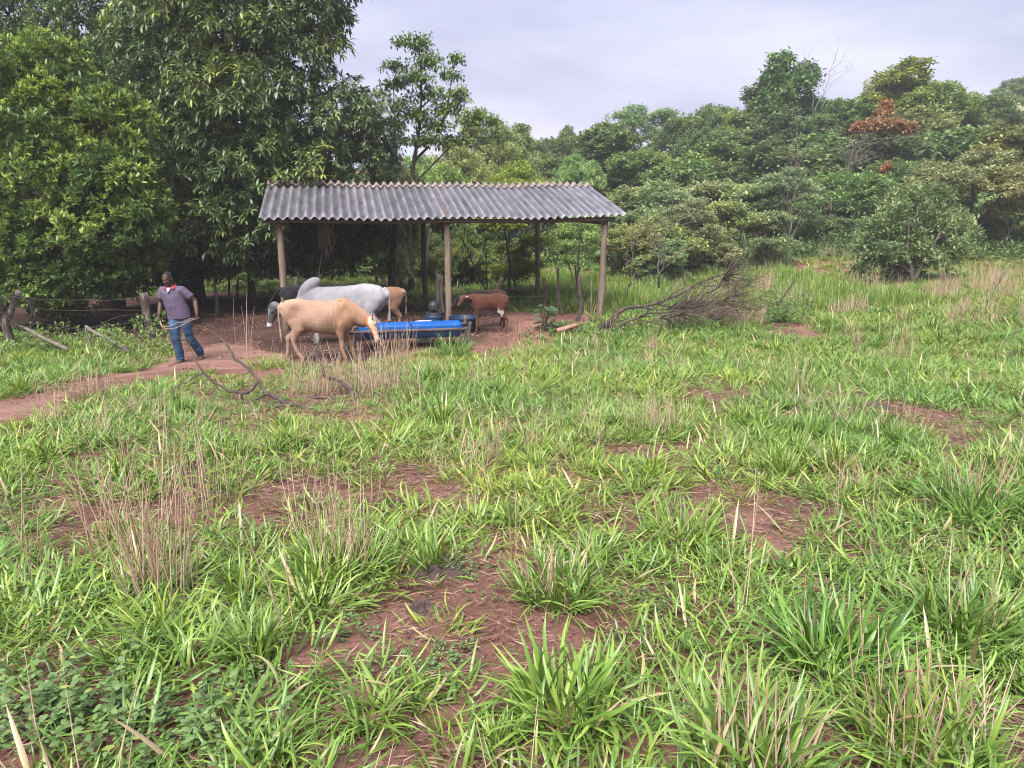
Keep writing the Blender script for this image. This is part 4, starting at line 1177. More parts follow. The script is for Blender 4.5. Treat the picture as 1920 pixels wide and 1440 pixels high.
B = []
B.append(loft([HIP + (0, 0, -.06), HIP + (0, 0, .05), (-.02, -.01, 1.05), CHEST, (-.058, -.032, 1.33), (-.062, -.036, 1.40)], [(.155, .10), (.155, .11), (.145, .105), (.175, .115), (.185, .105), (.11, .07)], (1, 0, 0), 20, .4))
B.append(loft([NECK + (0, 0, -.08), NECK, NECK + (-.01, -.02, .06)], [(.068, .068), (.058, .062), (.055, .06)], (1, 0, 0), 14, .3))
hx = norm((-.20, -.95, -.26))                                               # looking down to the photo's left
hs_ = norm(np.cross((0, 0, 1), hx)); hu = np.cross(hx, hs_)
hp = lambda f, s, u: HEAD + hx * f + hs_ * s + hu * u
def hell(f, s, u, rf, rs, ru): return ellipsoid(hp(f, s, u), (rs, rf, ru), hu, hs_)
B.append(hell(-.012, 0, .035, .098, .078, .098))
B.append(hell(.022, 0, -.02, .072, .066, .085))
B.append(hell(.045, 0, -.085, .045, .045, .040))      # chin
B.append(hell(.010, 0, -.075, .055, .055, .045))      # jaw
B.append(loft([hp(.080, 0, .020), hp(.090, 0, -.005), hp(.100, 0, -.026), hp(.090, 0, -.036)], [(.010, .012), (.014, .014), (.021, .016), (.018, .012)], hs_, 10, .5))
B.append(hell(.083, 0, .032, .016, .045, .012))       # brow
for q in (-1, 1):
    B.append(hell(.064, q * .038, -.012, .02, .02, .018))
    B.append(hell(-.012, q * .080, -.005, .022, .010, .034))   # ear
    B.append(hell(.090, q * .018, -.031, .010, .010, .009))    # nostril wing
B.append(hell(.090, 0, -.058, .012, .026, .0075)); B.append(hell(.086, 0, -.071, .012, .022, .008))
def limb(P, R): B.append(loft(curve_pts(P, 3), np.interp(np.linspace(0, 1, (len(P) - 1) * 3 + 1), np.linspace(0, 1, len(R)), R), (1, 0, 0), 14, .4))
for S, E, W in ((SL, EL, WL), (SR, ER, WR)):
    limb([S, S * .5 + E * .5 + (0, .0, .0), E], [.062, .052, .043]); limb([E, E * .5 + W * .5, W], [.044, .042, .029])
def hand(W, E, s, grip):
    d = norm(W - E); a = norm(grip - (grip @ d) * d)             # d along the forearm, a towards the gripped rope
    t = np.cross(d, a)
    pc_ = W + d * .055
    B.append(loft([W - d * .01, W + d * .03, W + d * .075, W + d * .095], [(.026, .020), (.036, .018), (.041, .018), (.038, .014)], t, 12, .5))
    for i, (o, l) in enumerate(((-.030, .9), (-.010, 1.0), (.010, .95), (.029, .75))):
        k = W + d * .092 + t * o
        q = [k, k + d * .026 * l + a * .010, k + d * .036 * l + a * .034 * l, k + d * .018 * l + a * .050 * l, k + a * .046 * l - d * .002]
        B.append(loft(q, [.0105, .010, .0095, .0088, .0075], t, 8, .6))
    k = W + d * .030 - t * .034 * 1
    B.append(loft([k, k - t * .016 + d * .022 + a * .012, k - t * .010 + d * .045 + a * .028, k + t * .004 + d * .058 + a * .038], [.013, .0125, .011, .009], a, 8, .6))
    return W + d * .098 + a * .024
gL = hand(WL, EL, -1, np.array((.85, -.4, -.2))); gR = hand(WR, ER, 1, np.array((-.85, -.4, -.2)))
for Hh, K, A in ((HL, KL, AL), (HR, KR, AR)):
    limb([Hh + (0, 0, .03), Hh * .5 + K * .5 + (0, -.015, 0), K], [.085, .075, .055]); limb([K, K * .6 + A * .4 + (0, .012, 0), A], [.054, .052, .036])
for A, f in ((AL, norm((-.12, -1, -.1))), (AR, norm((.05, -.75, -.75)))):
    B.append(loft([A - f * .04 + (0, 0, -.03), A + f * .05 + (0, 0, -.045), A + f * .15 + (0, 0, -.06)], [(.035, .035), (.04, .03), (.035, .02)], (1, 0, 0), 10, .5))
body = solid('person_body', B, .0068, 2)
v = mesh_co(body)
r = v - HEAD; hf_, hs2, hu2 = r @ hx, r @ hs_, r @ hu
col = np.tile((.078, .04, .028), (len(v), 1)) * (1 + .12 * vnoise(v * 18, 71))[:, None]
lips = (np.abs(hu2 + .064) < .013) * (hf_ > .082) * (np.abs(hs2) < .028)
col = mixc(col, np.tile((.13, .045, .042), (len(v), 1)), lips * .8)
brow = (np.abs(hu2 - .030) < .008) * (hf_ > .06) * (np.abs(hs2) > .014) * (np.abs(hs2) < .05)
col = mixc(col, np.tile((.012, .010, .010), (len(v), 1)), brow * .9)
stub = (hu2 < -.045) * (hf_ > .0) * (hu2 > -.13) * (np.abs(hs2) < .08)
col = mixc(col, np.tile((.07, .038, .030), (len(v), 1)), stub * .35)
set_col(body, np.clip(col, .003, 1))
link('body', body, M_SKIN, man)
for q in (-1, 1):
    V, F = ellipsoid(hp(.068, q * .032, .010), (.013, .011, .006), hu, hs_)
    e = MB().add(V, F).build('eye', plain_mat('eye_white', (.20, .17, .15), .3), man)
    V, F = ellipsoid(hp(.078, q * .032 - .002, .009), (.006, .003, .006), hu, hs_)
    MB().add(V, F).build('iris', M_EYE, e)
# hair: a close cap over the skull
hm = solid('hair', [hell(-.022, 0, .050, .096, .081, .089), hell(-.05, 0, .0, .063, .074, .068)], .006, 2)
v = mesh_co(hm); r = v - HEAD
nr = norm(r); 
cut = (r @ hx > .058) & (r @ hu < .075)
v[cut] -= hx * (r @ hx - .058)[cut][:, None] * .9
v += nr * (.004 * vnoise(v * 60, 72))[:, None]
hm.vertices.foreach_set('co', v.astype(np.float32).ravel()); hm.update()
link('hair', hm, M_HAIR, man)
# shirt with sleeves
S = [loft([(.005, 0, .835), (.0, 0, .90), (-.012, -.008, 1.0), (-.03, -.02, 1.10), (-.048, -.03, 1.22), (-.058, -.033, 1.32), (-.062, -.035, 1.395), (-.066, -.038, 1.425)],
          [(.212, .135), (.206, .138), (.198, .14), (.195, .142), (.200, .138), (.200, .125), (.155, .10), (.085, .075)], (1, 0, 0), 24, .15)]
S.append(loft([SL + (.02, 0, .005), NECK + (-.05, .01, -.045), NECK + (.05, .01, -.045), SR + (-.02, 0, .005)], [(.07, .06), (.065, .05), (.065, .05), (.07, .06)], (0, 1, 0), 14, .3))
for Sx, E in ((SL, EL), (SR, ER)):
    q = Sx * .36 + E * .64
    inn = Sx + (CHEST - Sx) * np.array((.45, .3, .05))
    S.append(loft([inn, Sx + (0, 0, -.005), Sx * .7 + E * .3, q], [(.085, .085), (.082, .082), (.080, .078), (.076, .074)], (0, 1, 0), 16, .1))
sh = solid('shirt', S, .0085, 5)
v = mesh_co(sh)
nrm = np.empty(len(v) * 3, np.float32); sh.vertices.foreach_get('normal', nrm); nrm = nrm.reshape(-1, 3)
fold = vnoise(np.stack([v[:, 0] * 9 + v[:, 2] * 3, v[:, 1] * 6, v[:, 2] * 3.5], 1), 73) * .016 + vnoise(np.stack([v[:, 0] * 22, v[:, 1] * 14, v[:, 2] * 6], 1), 74) * .007
v = v + nrm * (fold + .001)[:, None]
sh.vertices.foreach_set('co', v.astype(np.float32).ravel()); sh.update()
sho = link('shirt', sh, M_SHIRT, man)
for Sx, E in ((SL, EL), (SR, ER)):
    q = Sx * .36 + E * .64; d = norm(E - Sx)
    V, F = loft([q - d * .012, q + d * .006], [(.0775, .0755), (.0775, .0755)], (0, 1, 0), 16, .05)
    MB().add(V, F).build('cuff', plain_mat('pinkish_cuff', (.38, .22, .27), .85), sho)
# collar: two open wings and a white placket
cm = MB()
th = np.radians(np.linspace(-62, 242, 26))
for k in range(len(th) - 1):
    q = []
    for t in (th[k], th[k + 1]):
        front = max(0.0, -math.sin(t - 1.57 + math.pi / 2 * 0) if False else 0.0)
        c, s_ = math.cos(t), math.sin(t)
        w = 1 - .5 * (1 + s_)              # 0 at the back, 1 in front
        q.append((NECK + (c * (.072 + .008 * w), s_ * .070 - .004, .042 - .040 * w), NECK + (c * (.104 + .026 * w), s_ * (.098 + .022 * w) - .014 * w, .004 - .062 * w)))
    (a, b), (c2, d2) = q
    cm.add([a, c2, d2, b], [(0, 1, 2, 3)])
co = cm.build('collar', M_COLLAR, man)
md = co.modifiers.new('t', 'SOLIDIFY'); md.thickness = .008; md.offset = 1
V = [NECK + (-.040, -.095, -.025), NECK + (.036, -.098, -.022), NECK + (.020, -.125, -.080), NECK + (-.010, -.137, -.120), NECK + (-.030, -.124, -.078)]
tr_ = MB().add(V, [(0, 1, 2, 3, 4)]).build('placket', M_TRIM, man)
md = tr_.modifiers.new('t', 'SOLIDIFY'); md.thickness = .008; md.offset = 0
# jeans
J = [loft([(.0, 0, .93), (.0, 0, .86), (.0, 0, .78)], [(.172, .118), (.178, .125), (.165, .115)], (1, 0, 0), 22, .1)]
for Hh, K, A, bend in ((HL, KL, AL, 1), (HR, KR, AR, 1)):
    c = curve_pts([Hh + (0, 0, -.02), Hh * .5 + K * .5 + (0, -.018, 0), K + (0, -.012, 0), K * .5 + A * .5, A + (0, 0, .0)], 5)
    r_ = np.interp(np.linspace(0, 1, len(c)), [0, .25, .5, .75, 1], [.104, .096, .082, .078, .076])
    r_ = r_ * (1 + .03 * np.sin(np.arange(len(c)) * 1.9))
    J.append(loft(c, r_, (1, 0, 0), 18, .1))
jm = solid('jeans', J, .0085, 4)
v = mesh_co(jm); nrm = np.empty(len(v) * 3, np.float32); jm.vertices.foreach_get('normal', nrm); nrm = nrm.reshape(-1, 3)
fold = vnoise(np.stack([v[:, 0] * 7, v[:, 1] * 7, v[:, 2] * 16], 1), 75) * .008 * (1 - .4 * sstep(.5, .8, v[:, 2]))
v = v + nrm * fold[:, None]; jm.vertices.foreach_set('co', v.astype(np.float32).ravel()); jm.update()
link('jeans', jm, M_JEANS, man)
for A, f in ((AL, norm((-.16, -1, .0))), (AR, norm((.08, -.72, -.52)))):
    z = np.array((0, 0, 1.0)); u = norm(z - (z @ f) * f) if True else z
    L = [loft([A + u * .09, A + u * .02, A - u * .03], [(.052, .058), (.050, .058), (.048, .06)], (1, 0, 0), 14, .2),
         loft([A - f * .055 - u * .045, A + f * .03 - u * .040, A + f * .11 - u * .052, A + f * .175 - u * .058], [(.046, .040), (.052, .045), (.054, .034), (.042, .024)], (1, 0, 0), 16, .5)]
    link('boot', solid('boot', L, .008, 3), M_BOOT, man)
# the rope: doubled between the hands
rope = empty('rope', man.location, 0, 'doubled pale rope held between the two hands of the man', 'rope')
def rp(p): return np.asarray(p, float)
for k, mid in enumerate((((-.255, -.20, .80), (-.20, -.26, .735), (-.06, -.29, .735), (.08, -.27, .79), (.20, -.24, .81), (.30, -.20, .86)), ((-.275, -.19, .80), (-.215, -.25, .715), (-.10, -.29, .685), (.04, -.29, .70), (.18, -.26, .76), (.29, -.21, .825)))):
    P = curve_pts([gL + (-.03, .02, .05), gL] + [rp(m) for m in mid] + [gR + (0, 0, -.004 * k), gR + (.05, .03, .02)], 6)
    MB().tube(P, .0085, 8).build('rope_strand', M_ROPE, rope)
# ------------------------------------------------------------------ foliage tools
def leaf_strips(base, d, L, W, droop, tint, seg=3, seed=0, curl=.25):
    """many leaves as bent strips; seg 3: six verts and four triangles, seg 1: four verts and two triangles"""
    rg = np.random.default_rng(seed)
    n = len(base); d = norm(d)
    L = np.broadcast_to(L, (n,))[:, None]; W = np.broadcast_to(W, (n,))[:, None]
    up = np.array((0, 0, 1.0)) + rg.normal(size=(n, 3)) * curl
    s = norm(np.cross(d, up))
    if seg == 1:
        nn = np.cross(s, d)
        mid = base + d * L * .5
        dd = norm(d - np.array((0, 0, droop)))
        tip = mid + dd * L * .5
        V = np.stack([base, mid + s * W * .5 + nn * W * .10, mid - s * W * .5 + nn * W * .10, tip], 1).reshape(-1, 3)
        F0 = np.array([(0, 2, 3), (0, 3, 1)]); k = 4
    else:
        g = np.array((0, 0, droop)) if np.ndim(droop) == 0 else np.stack([np.zeros(n), np.zeros(n), droop], 1)
        p1 = base + d * L * .38
        d2 = norm(d - g); p2 = p1 + d2 * L * .34
        d3 = norm(d2 - g); p3 = p2 + d3 * L * .28
        V = np.stack([base, p1 + s * W * .5, p1 - s * W * .5, p2 + s * W * .42, p2 - s * W * .42, p3], 1).reshape(-1, 3)
        F0 = np.array([(0, 2, 1), (1, 2, 4), (1, 4, 3), (3, 4, 5)]); k = 6
    F = (F0[None] + (np.arange(n) * k)[:, None, None]).reshape(-1, 3)
    return V, F, np.repeat(tint, k)

def spread_dirs(axis, k, lo, hi, rg):
    """k directions round each axis, at angles lo..hi (radians) from it"""
    n = len(axis)
    axis = norm(axis)
    ref = rg.normal(size=(n, 3)); x = norm(np.cross(ref, axis)); y = np.cross(axis, x)
    az = (np.arange(k)[None] * 2.399963 + rg.uniform(0, 6.28, (n, 1)) + rg.normal(size=(n, k)) * .2)
    el = rg.uniform(lo, hi, (n, k))
    D = np.cos(el)[..., None] * axis[:, None] + np.sin(el)[..., None] * (np.cos(az)[..., None] * x[:, None] + np.sin(az)[..., None] * y[:, None])
    return D, el

def lobe_shoots(lobes, n, seed, shell=.30, lo=-.75, gap=.0, gscale=1.0, keep_in=.25):
    """points through the outer part of a set of ellipsoids, with gaps"""
    rg = np.random.default_rng(seed)
    lobes = np.array(lobes, float)
    area = (lobes[:, 3] * lobes[:, 4] + lobes[:, 4] * lobes[:, 5] + lobes[:, 3] * lobes[:, 5])
    m = int(n * 2.6)
    li = rg.choice(len(lobes), m, p=area / area.sum())
    d = norm(rg.normal(size=(m, 3)))
    d = d[d[:, 2] > lo] if False else d
    ok = d[:, 2] > lo
    d, li = d[ok], li[ok]
    rad = 1 - np.abs(rg.normal(size=len(d))) * shell
    rad = np.clip(rad, .15, 1.08) * (1 + .12 * vnoise(d * 2.2 + li[:, None] * 3.1, seed))
    P = lobes[li, :3] + d * lobes[li, 3:6] * rad[:, None]
    N = norm(d / lobes[li, 3:6])
    inside = np.zeros(len(P), bool)
    for i, lb in enumerate(lobes):
        q = (((P - lb[:3]) / lb[3:6]) ** 2).sum(1)
        inside |= (q < .55) & (li != i)
    keep = ~inside | (rg.random(len(P)) < keep_in)
    if gap > 0:
        keep &= vnoise(P * gscale, seed + 5) > -1 + 2 * gap - .6 * rg.random(len(P))
    P, N = P[keep][:n], N[keep][:n]
    return P, N

def sublobes(lobes, k, f, seed, flat=.95, lo=-.8):
    """break each lobe of a crown into smaller leaf clumps over its surface"""
    rg = np.random.default_rng(seed)
    out = []
    for c in lobes:
        ph = rg.uniform(0, 6.28)
        for i in range(k):
            z = lo + (1 - lo) * (i + .5) / k
            a = i * 2.399963 + ph; r = math.sqrt(max(0, 1 - z * z))
            d = np.array((r * math.cos(a), r * math.sin(a), z)) * rg.uniform(.62, 1.0)
            q = rg.uniform(.75, 1.25) * f
            out.append((c[0] + d[0] * c[3], c[1] + d[1] * c[4], c[2] + d[2] * c[5], c[3] * q, c[4] * q, (c[3] + c[5]) / 2 * q * flat))
    return out

def crown_from_shoots(name, P, N, spec, seed):
    rg = np.random.default_rng(seed)
    n = len(P)
    up = np.array((0, 0, 1.0))
    axis = norm(N * spec.get('out', .6) + up * spec.get('up', .5) + rg.normal(size=(n, 3)) * spec.get('rand', .3))
    base_t = np.clip(.5 + .35 * vnoise(P * spec.get('nscale', .8), seed + 1) + rg.normal(size=n) * .12, 0, 1)
    k = spec['k']
    D, el = spread_dirs(axis, k, spec['lo'], spec['hi'], rg)
    off = rg.uniform(0, spec.get('stem', .05), (n, k))
    B = P[:, None] - axis[:, None] * off[..., None] + (rg.normal(size=(n, k, 3)) * spec.get('jit', .0))
    tint = np.clip(base_t[:, None] + rg.normal(size=(n, k)) * spec.get('tv', .10), 0, 1)
    if spec.get('young'):                                        # some shoot tips carry fresh pale leaves
        fresh = (vnoise(P * spec.get('yscale', 1.3), seed + 9) > spec['young'])[:, None] & (off < spec.get('stem', .05) * .55)
        tint = np.where(fresh, np.clip(tint * .3 + .72, 0, 1), tint * .8)
    Lf = spec['L'] * rg.uniform(.7, 1.15, (n, k))
    B, D, tint, Lf = B.reshape(-1, 3), D.reshape(-1, 3), tint.ravel(), Lf.ravel()
    if spec.get('pinnate'):
        m = spec['pinnate']                                      # leaflet pairs on a drooping stalk
        t = (np.arange(1, m + 1) / m)
        dr = spec.get('pdroop', .35)
        q = B[:, None] + D[:, None] * (t * 1.0)[None, :, None] * Lf[:, None, None] - up * (dr * t * t)[None, :, None] * Lf[:, None, None]
        s = norm(np.cross(D, up + rg.normal(size=D.shape) * .2))
        Q = []; DD = []; TT = []
        for sg in (-1, 1):
            Q.append(q.reshape(-1, 3))
            dd = s[:, None] * sg + D[:, None] * .45 - up * .25 + rg.normal(size=q.shape) * .12
            DD.append(dd.reshape(-1, 3)); TT.append(np.repeat(tint, m))
        V, F, T = leaf_strips(np.vstack(Q), np.vstack(DD), spec['pl'], spec['W'], .25, np.concatenate(TT), 1, seed)
    else:
        V, F, T = leaf_strips(B, D, Lf, Lf * spec['W'], spec.get('droop', .3), tint, spec.get('seg', 1), seed)
    return tri_mesh(name, V, F, T)

def limb_path(a, b, rg, bend=.12, up=.15, n=6):
    a = np.asarray(a, float); b = np.asarray(b, float)
    L = np.linalg.norm(b - a)
    m = a * .5 + b * .5 + rg.normal(size=3) * bend * L - np.array((0, 0, -up * L))
    t = np.linspace(0, 1, n)[:, None]
    P = a * (1 - t) ** 2 + 2 * m * t * (1 - t) + b * t * t
    P[1:-1] += rg.normal(size=(n - 2, 3)) * .02 * L
    return P

def trunk_mesh(name, trunks, lobes, P, seed, twigs=5, limb_r=.45, tw_r=.014, per_lobe=1.0):
    """trunks: list of (points, r0, r1); limbs leave the nearest trunk for each lobe, twigs leave the lobe centres"""
    rg = np.random.default_rng(seed)
    m = MB()
    Q = []
    for pts, r0, r1 in trunks:
        c = curve_pts(pts, 5)
        m.tube(c, np.linspace(r0, r1, len(c)), 9, seed, .10)
        Q.append((c, np.linspace(r0, r1, len(c))))
    for lb in lobes:
        tgt = np.array(lb[:3])
        best = None
        for c, r in Q:
            i0 = len(c) // 3
            dd = np.linalg.norm(c[i0:] - tgt, axis=1) + np.maximum(0, c[i0:, 2] - tgt[2] + .3) * 3
            j = int(np.argmin(dd)) + i0
            if best is None or dd[j - i0] < best[0]: best = (dd[j - i0], c[j], r[j])
        path = limb_path(best[1], tgt, rg, .10, .06)
        r0 = max(best[2] * limb_r * 1.4, tw_r * 2)
        m.tube(path, np.linspace(r0, r0 * .4, len(path)), 6, seed + 1, .1)
        d = np.linalg.norm((P - tgt) / np.array(lb[3:6]), axis=1)
        near = np.nonzero((d < 1.1) & (d > .5))[0]
        if len(near):
            for j in rg.choice(near, min(twigs, len(near)), replace=False):
                t = rg.uniform(.45, 1.0)
                st = path[int(t * (len(path) - 1))]
                tp = limb_path(st, P[j], rg, .10, .02, 5)
                m.tube(tp, np.linspace(max(r0 * .4, tw_r), tw_r * .35, 5), 4)
    return m.mesh(name)

LEAFTONE = dict(
    mango=[(0.0, (.055, .088, .040)), (.45, (.10, .152, .056)), (.75, (.155, .21, .070)), (1.0, (.31, .36, .09))],
    rosette=[(0.0, (.060, .11, .036)), (.45, (.115, .19, .054)), (.72, (.18, .265, .068)), (1.0, (.35, .43, .10))],
    mid=[(0.0, (.055, .090, .036)), (.4, (.105, .165, .060)), (.7, (.165, .235, .082)), (1.0, (.25, .31, .115))],
    light=[(0.0, (.08, .125, .050)), (.4, (.15, .215, .085)), (.75, (.22, .285, .115)), (1.0, (.31, .36, .15))],
)
M_MANGO = leaf_mat('mango_leaf', LEAFTONE['mango'], .18, .38, .42)
M_ROSETTE = leaf_mat('rosette_leaf', LEAFTONE['rosette'], .26, .40, .40)
M_MID = leaf_mat('forest_leaf', LEAFTONE['mid'], .28, .5, .28)
M_LIGHT = leaf_mat('pale_leaf', LEAFTONE['light'], .32, .5, .28)
M_TRUNK = surf_mat('tree_bark', [(0.25, (.035, .028, .023)), (0.55, (.085, .07, .058)), (0.8, (.17, .145, .125))], 5, .9, .7, stretch=(2.5, 2.5, .5), dist=.02)

def tree(name, label, cat, base, rz, lobes, trunks, spec, n, leafmat, barkmat, seed, group=None, color=None, twigs=5, shoot_kw=None, **tk):
    root = empty(name, base, rz, label, cat, group)
    kw = dict(shoot_kw or {})
    sk = kw.pop('sub', None)
    P, N = lobe_shoots(sublobes(lobes, sk[0], sk[1], seed + 8, *sk[2:]) if sk else lobes, n, seed, **kw)
    cr = link('crown', crown_from_shoots('crown', P, N, spec, seed + 3), leafmat, root, smooth=False)
    cr['kind'] = 'stuff'
    if color: cr.color = (*color, 1)
    link('trunk', trunk_mesh('trunk', trunks, lobes, P, seed + 4, twigs, **tk), barkmat, root)
    return root

# ------------------------------------------------------------------ the two big trees at the left
def rel(px, py, Y, base): return tuple(at(px, py, Y) - np.array(base))
mb = np.array((at(345, 560, 22.5)[0], 23.2, 0)); mb[2] = gz(mb[0], mb[1])
def lobe(px, py, Y, rpx, rpy, ry, base, k=1.0):
    c = rel(px, py, Y, base)
    return (*c, px_size(rpx, Y) * k, ry, px_size(rpy, Y) * k)
ML = [lobe(*q, mb) for q in ((545, 90, 22.5, 95, 85, 1.8), (430, 40, 22.0, 120, 90, 1.8), (640, 230, 22.5, 95, 80, 1.7), (520, 210, 21.2, 110, 80, 1.4), (400, 190, 21.2, 110, 80, 1.4), (660, 330, 22.5, 78, 70, 1.6), (560, 330, 21.0, 95, 75, 1.3),
        (440, 330, 20.6, 100, 80, 1.3), (350, 300, 21.0, 90, 80, 1.4), (390, 430, 20.2, 90, 60, 1.1), (480, 430, 20.4, 75, 55, 1.1), (320, 420, 20.4, 70, 70, 1.2), (560, -60, 23.5, 110, 80, 2.0), (330, 80, 22.5, 110, 90, 1.8), (600, 20, 23.3, 60, 60, 1.5),
        (620, 430, 23.0, 85, 55, 1.6), (700, 420, 24.5, 60, 60, 1.4), (690, 270, 23.2, 50, 60, 1.3), (420, -60, 22.5, 130, 90, 1.8), (260, 230, 23.0, 90, 100, 1.6), (470, 470, 24.5, 90, 45, 1.6), (610, 480, 25.5, 80, 35, 1.4), (350, 480, 23.5, 60, 40, 1.3), (280, 380, 22.5, 80, 90, 1.5), (300, 500, 21.5, 55, 36, 1.1), (395, 500, 23.5, 60, 26, 1.2), (240, 520, 21.5, 50, 36, 1.1), (540, 490, 24, 80, 26, 1.3))]
MT = [([(0, 0, -.1), (.05, 0, .9), (.2, -.1, 1.8), (.6, -.2, 3.2), (1.0, -.3, 4.6), (1.3, -.2, 6.4)], .38, .12), ([(.1, 0, 1.2), (-.8, -.2, 2.2), (-1.5, -.3, 3.6), (-1.9, -.2, 5.4)], .24, .09), ([(.15, 0, 1.5), (1.5, .1, 2.3), (2.9, .1, 2.9), (4.2, .2, 3.8)], .22, .07), ([(.1, .1, 1.0), (.8, 1.0, 2.2), (1.4, 1.6, 3.8)], .2, .08)]
tree('mango_tree', 'huge dark mango tree with drooping leaf whorls rising above the left of the shelter', 'tree', mb, 0, ML, MT,
     dict(k=12, lo=.75, hi=1.6, L=.255, W=.215, droop=.42, seg=3, out=.75, up=.5, rand=.25, stem=.09, young=.30, nscale=.9, yscale=1.0, tv=.09), 9000, M_MANGO, M_BARK, 300, twigs=9,
     shoot_kw=dict(sub=(15, .37, 1.0, -.85), shell=.24, lo=-.70, gap=.12, gscale=1.2, keep_in=.12))
# second dark trunk at the mango's left and the thin one behind the shelter belong to smaller trees
lb_ = np.array((at(95, 600, 18.6)[0], 18.8, 0)); lb_[2] = gz(lb_[0], lb_[1])
LL = [lobe(*q, lb_) for q in ((70, 160, 18.3, 105, 70, 1.3), (20, 260, 17.6, 120, 80, 1.2), (150, 230, 17.8, 105, 70, 1.1), (215, 210, 18.2, 55, 45, .8), (60, 360, 17.0, 120, 80, 1.1), (190, 340, 17.2, 95, 70, 1.0), (255, 330, 17.6, 45, 60, .8), (120, 440, 16.8, 110, 65, .95), (235, 420, 17.0, 75, 65, .9), (20, 470, 17.0, 90, 60, .95),
        (160, 505, 16.9, 60, 38, .7), (270, 410, 17.2, 40, 50, .7), (-60, 330, 17.5, 90, 130, 1.2), (-60, 170, 18.3, 90, 90, 1.2), (145, 530, 16.7, 50, 26, .45), (90, 120, 18.8, 55, 45, .8), (300, 395, 17.6, 24, 34, .5), (40, 535, 17.4, 70, 35, .7), (70, 548, 16.9, 75, 30, .6), (-25, 555, 17.2, 70, 40, .7), (205, 528, 17.0, 50, 28, .5), (255, 495, 17.4, 40, 38, .6), (110, 575, 17.6, 60, 28, .5), (290, 470, 18.2, 34, 40, .6))]
LT = [([(0, 0, -.1), (.1, 0, .8), (.05, -.1, 1.7), (.3, -.3, 2.9), (.2, -.5, 4.2)], .22, .07), ([(0, 0, .3), (-.6, -.2, 1.2), (-1.2, -.6, 2.4), (-1.3, -.8, 3.6)], .15, .05), ([(.1, 0, .6), (.9, -.4, 1.4), (1.5, -.8, 2.3), (1.9, -.9, 3.0)], .14, .045), ([(.1, 0, .5), (.5, -.9, 1.2), (.6, -1.5, 1.8)], .12, .04)]
tree('broadleaf_tree', 'bushy tree at the far left with upright fresh green leaf rosettes behind the wire fence', 'tree', lb_, 0, LL, LT,
     dict(k=11, lo=.45, hi=1.30, L=.155, W=.29, droop=.14, seg=3, out=.6, up=.75, rand=.35, stem=.10, young=.05, nscale=1.1, yscale=1.6, tv=.10), 8200, M_ROSETTE, M_GREYBARK, 320, twigs=16, tw_r=.013,
     shoot_kw=dict(sub=(14, .36, 1.0, -.85), shell=.26, lo=-.65, gap=.14, gscale=1.6, keep_in=.12))
db = np.array((at(120, 560, 28)[0], 28.5, 0)); db[2] = gz(db[0], db[1])
DL = [lobe(*q, db) for q in ((60, 20, 27.5, 120, 70, 2), (190, 40, 27.5, 120, 80, 2), (280, 90, 27.0, 90, 70, 1.6), (130, 110, 27.5, 120, 70, 1.8), (-20, -50, 28, 130, 80, 2), (150, -60, 28, 140, 90, 2), (220, 180, 27.5, 110, 80, 1.6), (300, 20, 28, 90, 80, 1.8), (60, 260, 28, 160, 110, 1.6), (-70, 60, 28, 60, 90, 1.6))]
tree('dark_tree', 'tall dark small-leaved tree behind the rosette tree at the upper left corner', 'tree', db, 0, DL, [([(0, 0, -.1), (.1, 0, 2), (.3, 0, 4), (.2, 0, 7)], .3, .12), ([(0, 0, 1.5), (-1.5, 0, 4), (-2.2, 0, 6.5)], .2, .08)],
     dict(k=9, lo=.4, hi=1.6, L=.19, W=.42, droop=.3, out=.6, up=.4, rand=.5, stem=.16, jit=.05, nscale=.6), 5200, M_MANGO, M_BARK, 340, color=(.85, .95, .9), shoot_kw=dict(sub=(10, .42, .9, -.8), shell=.25, lo=-.6, gap=.1, gscale=.8))

# tall thin tree right of the mango
tb = np.array((at(772, 560, 27)[0], 27, 0)); tb[2] = gz(tb[0], tb[1])
TL_ = [lobe(*q, tb) for q in ((785, 82, 27, 34, 16, .6), (752, 78, 26.8, 24, 9, .4), (800, 115, 27, 34, 20, .6), (858, 110, 27.2, 24, 8, .4), (742, 122, 26.8, 30, 10, .5), (775, 145, 26.6, 40, 16, .6), (845, 140, 27.3, 26, 10, .5), (740, 158, 27, 28, 12, .5), (810, 175, 27, 45, 18, .7), (862, 172, 27, 20, 9, .4), (752, 195, 26.8, 34, 15, .6), (840, 205, 27.2, 34, 15, .6), (780, 215, 27, 45, 18, .7),
        (745, 235, 26.7, 30, 14, .5), (865, 185, 27.2, 20, 8, .4), (815, 235, 27.2, 40, 16, .6), (800, 262, 27, 40, 15, .7), (755, 262, 26.8, 30, 13, .6), (872, 225, 27.4, 26, 10, .5), (900, 215, 27.6, 26, 9, .5), (925, 225, 27.8, 20, 9, .5), (850, 262, 27.4, 40, 15, .6))]
TT_ = [([(0, 0, -.1), rel(768, 420, 27, tb), rel(772, 330, 27, tb), rel(785, 250, 27, tb), rel(790, 170, 27, tb), rel(786, 85, 27, tb)], .11, .018), ([rel(770, 340, 27, tb), rel(745, 300, 26.9, tb), rel(740, 240, 26.8, tb), rel(738, 160, 26.8, tb)], .05, .012), ([rel(778, 300, 27, tb), rel(815, 260, 27.1, tb), rel(838, 200, 27.2, tb), rel(850, 130, 27.3, tb)], .05, .012), ([rel(770, 350, 27, tb), rel(830, 290, 27.3, tb), rel(890, 225, 27.6, tb)], .04, .01)]
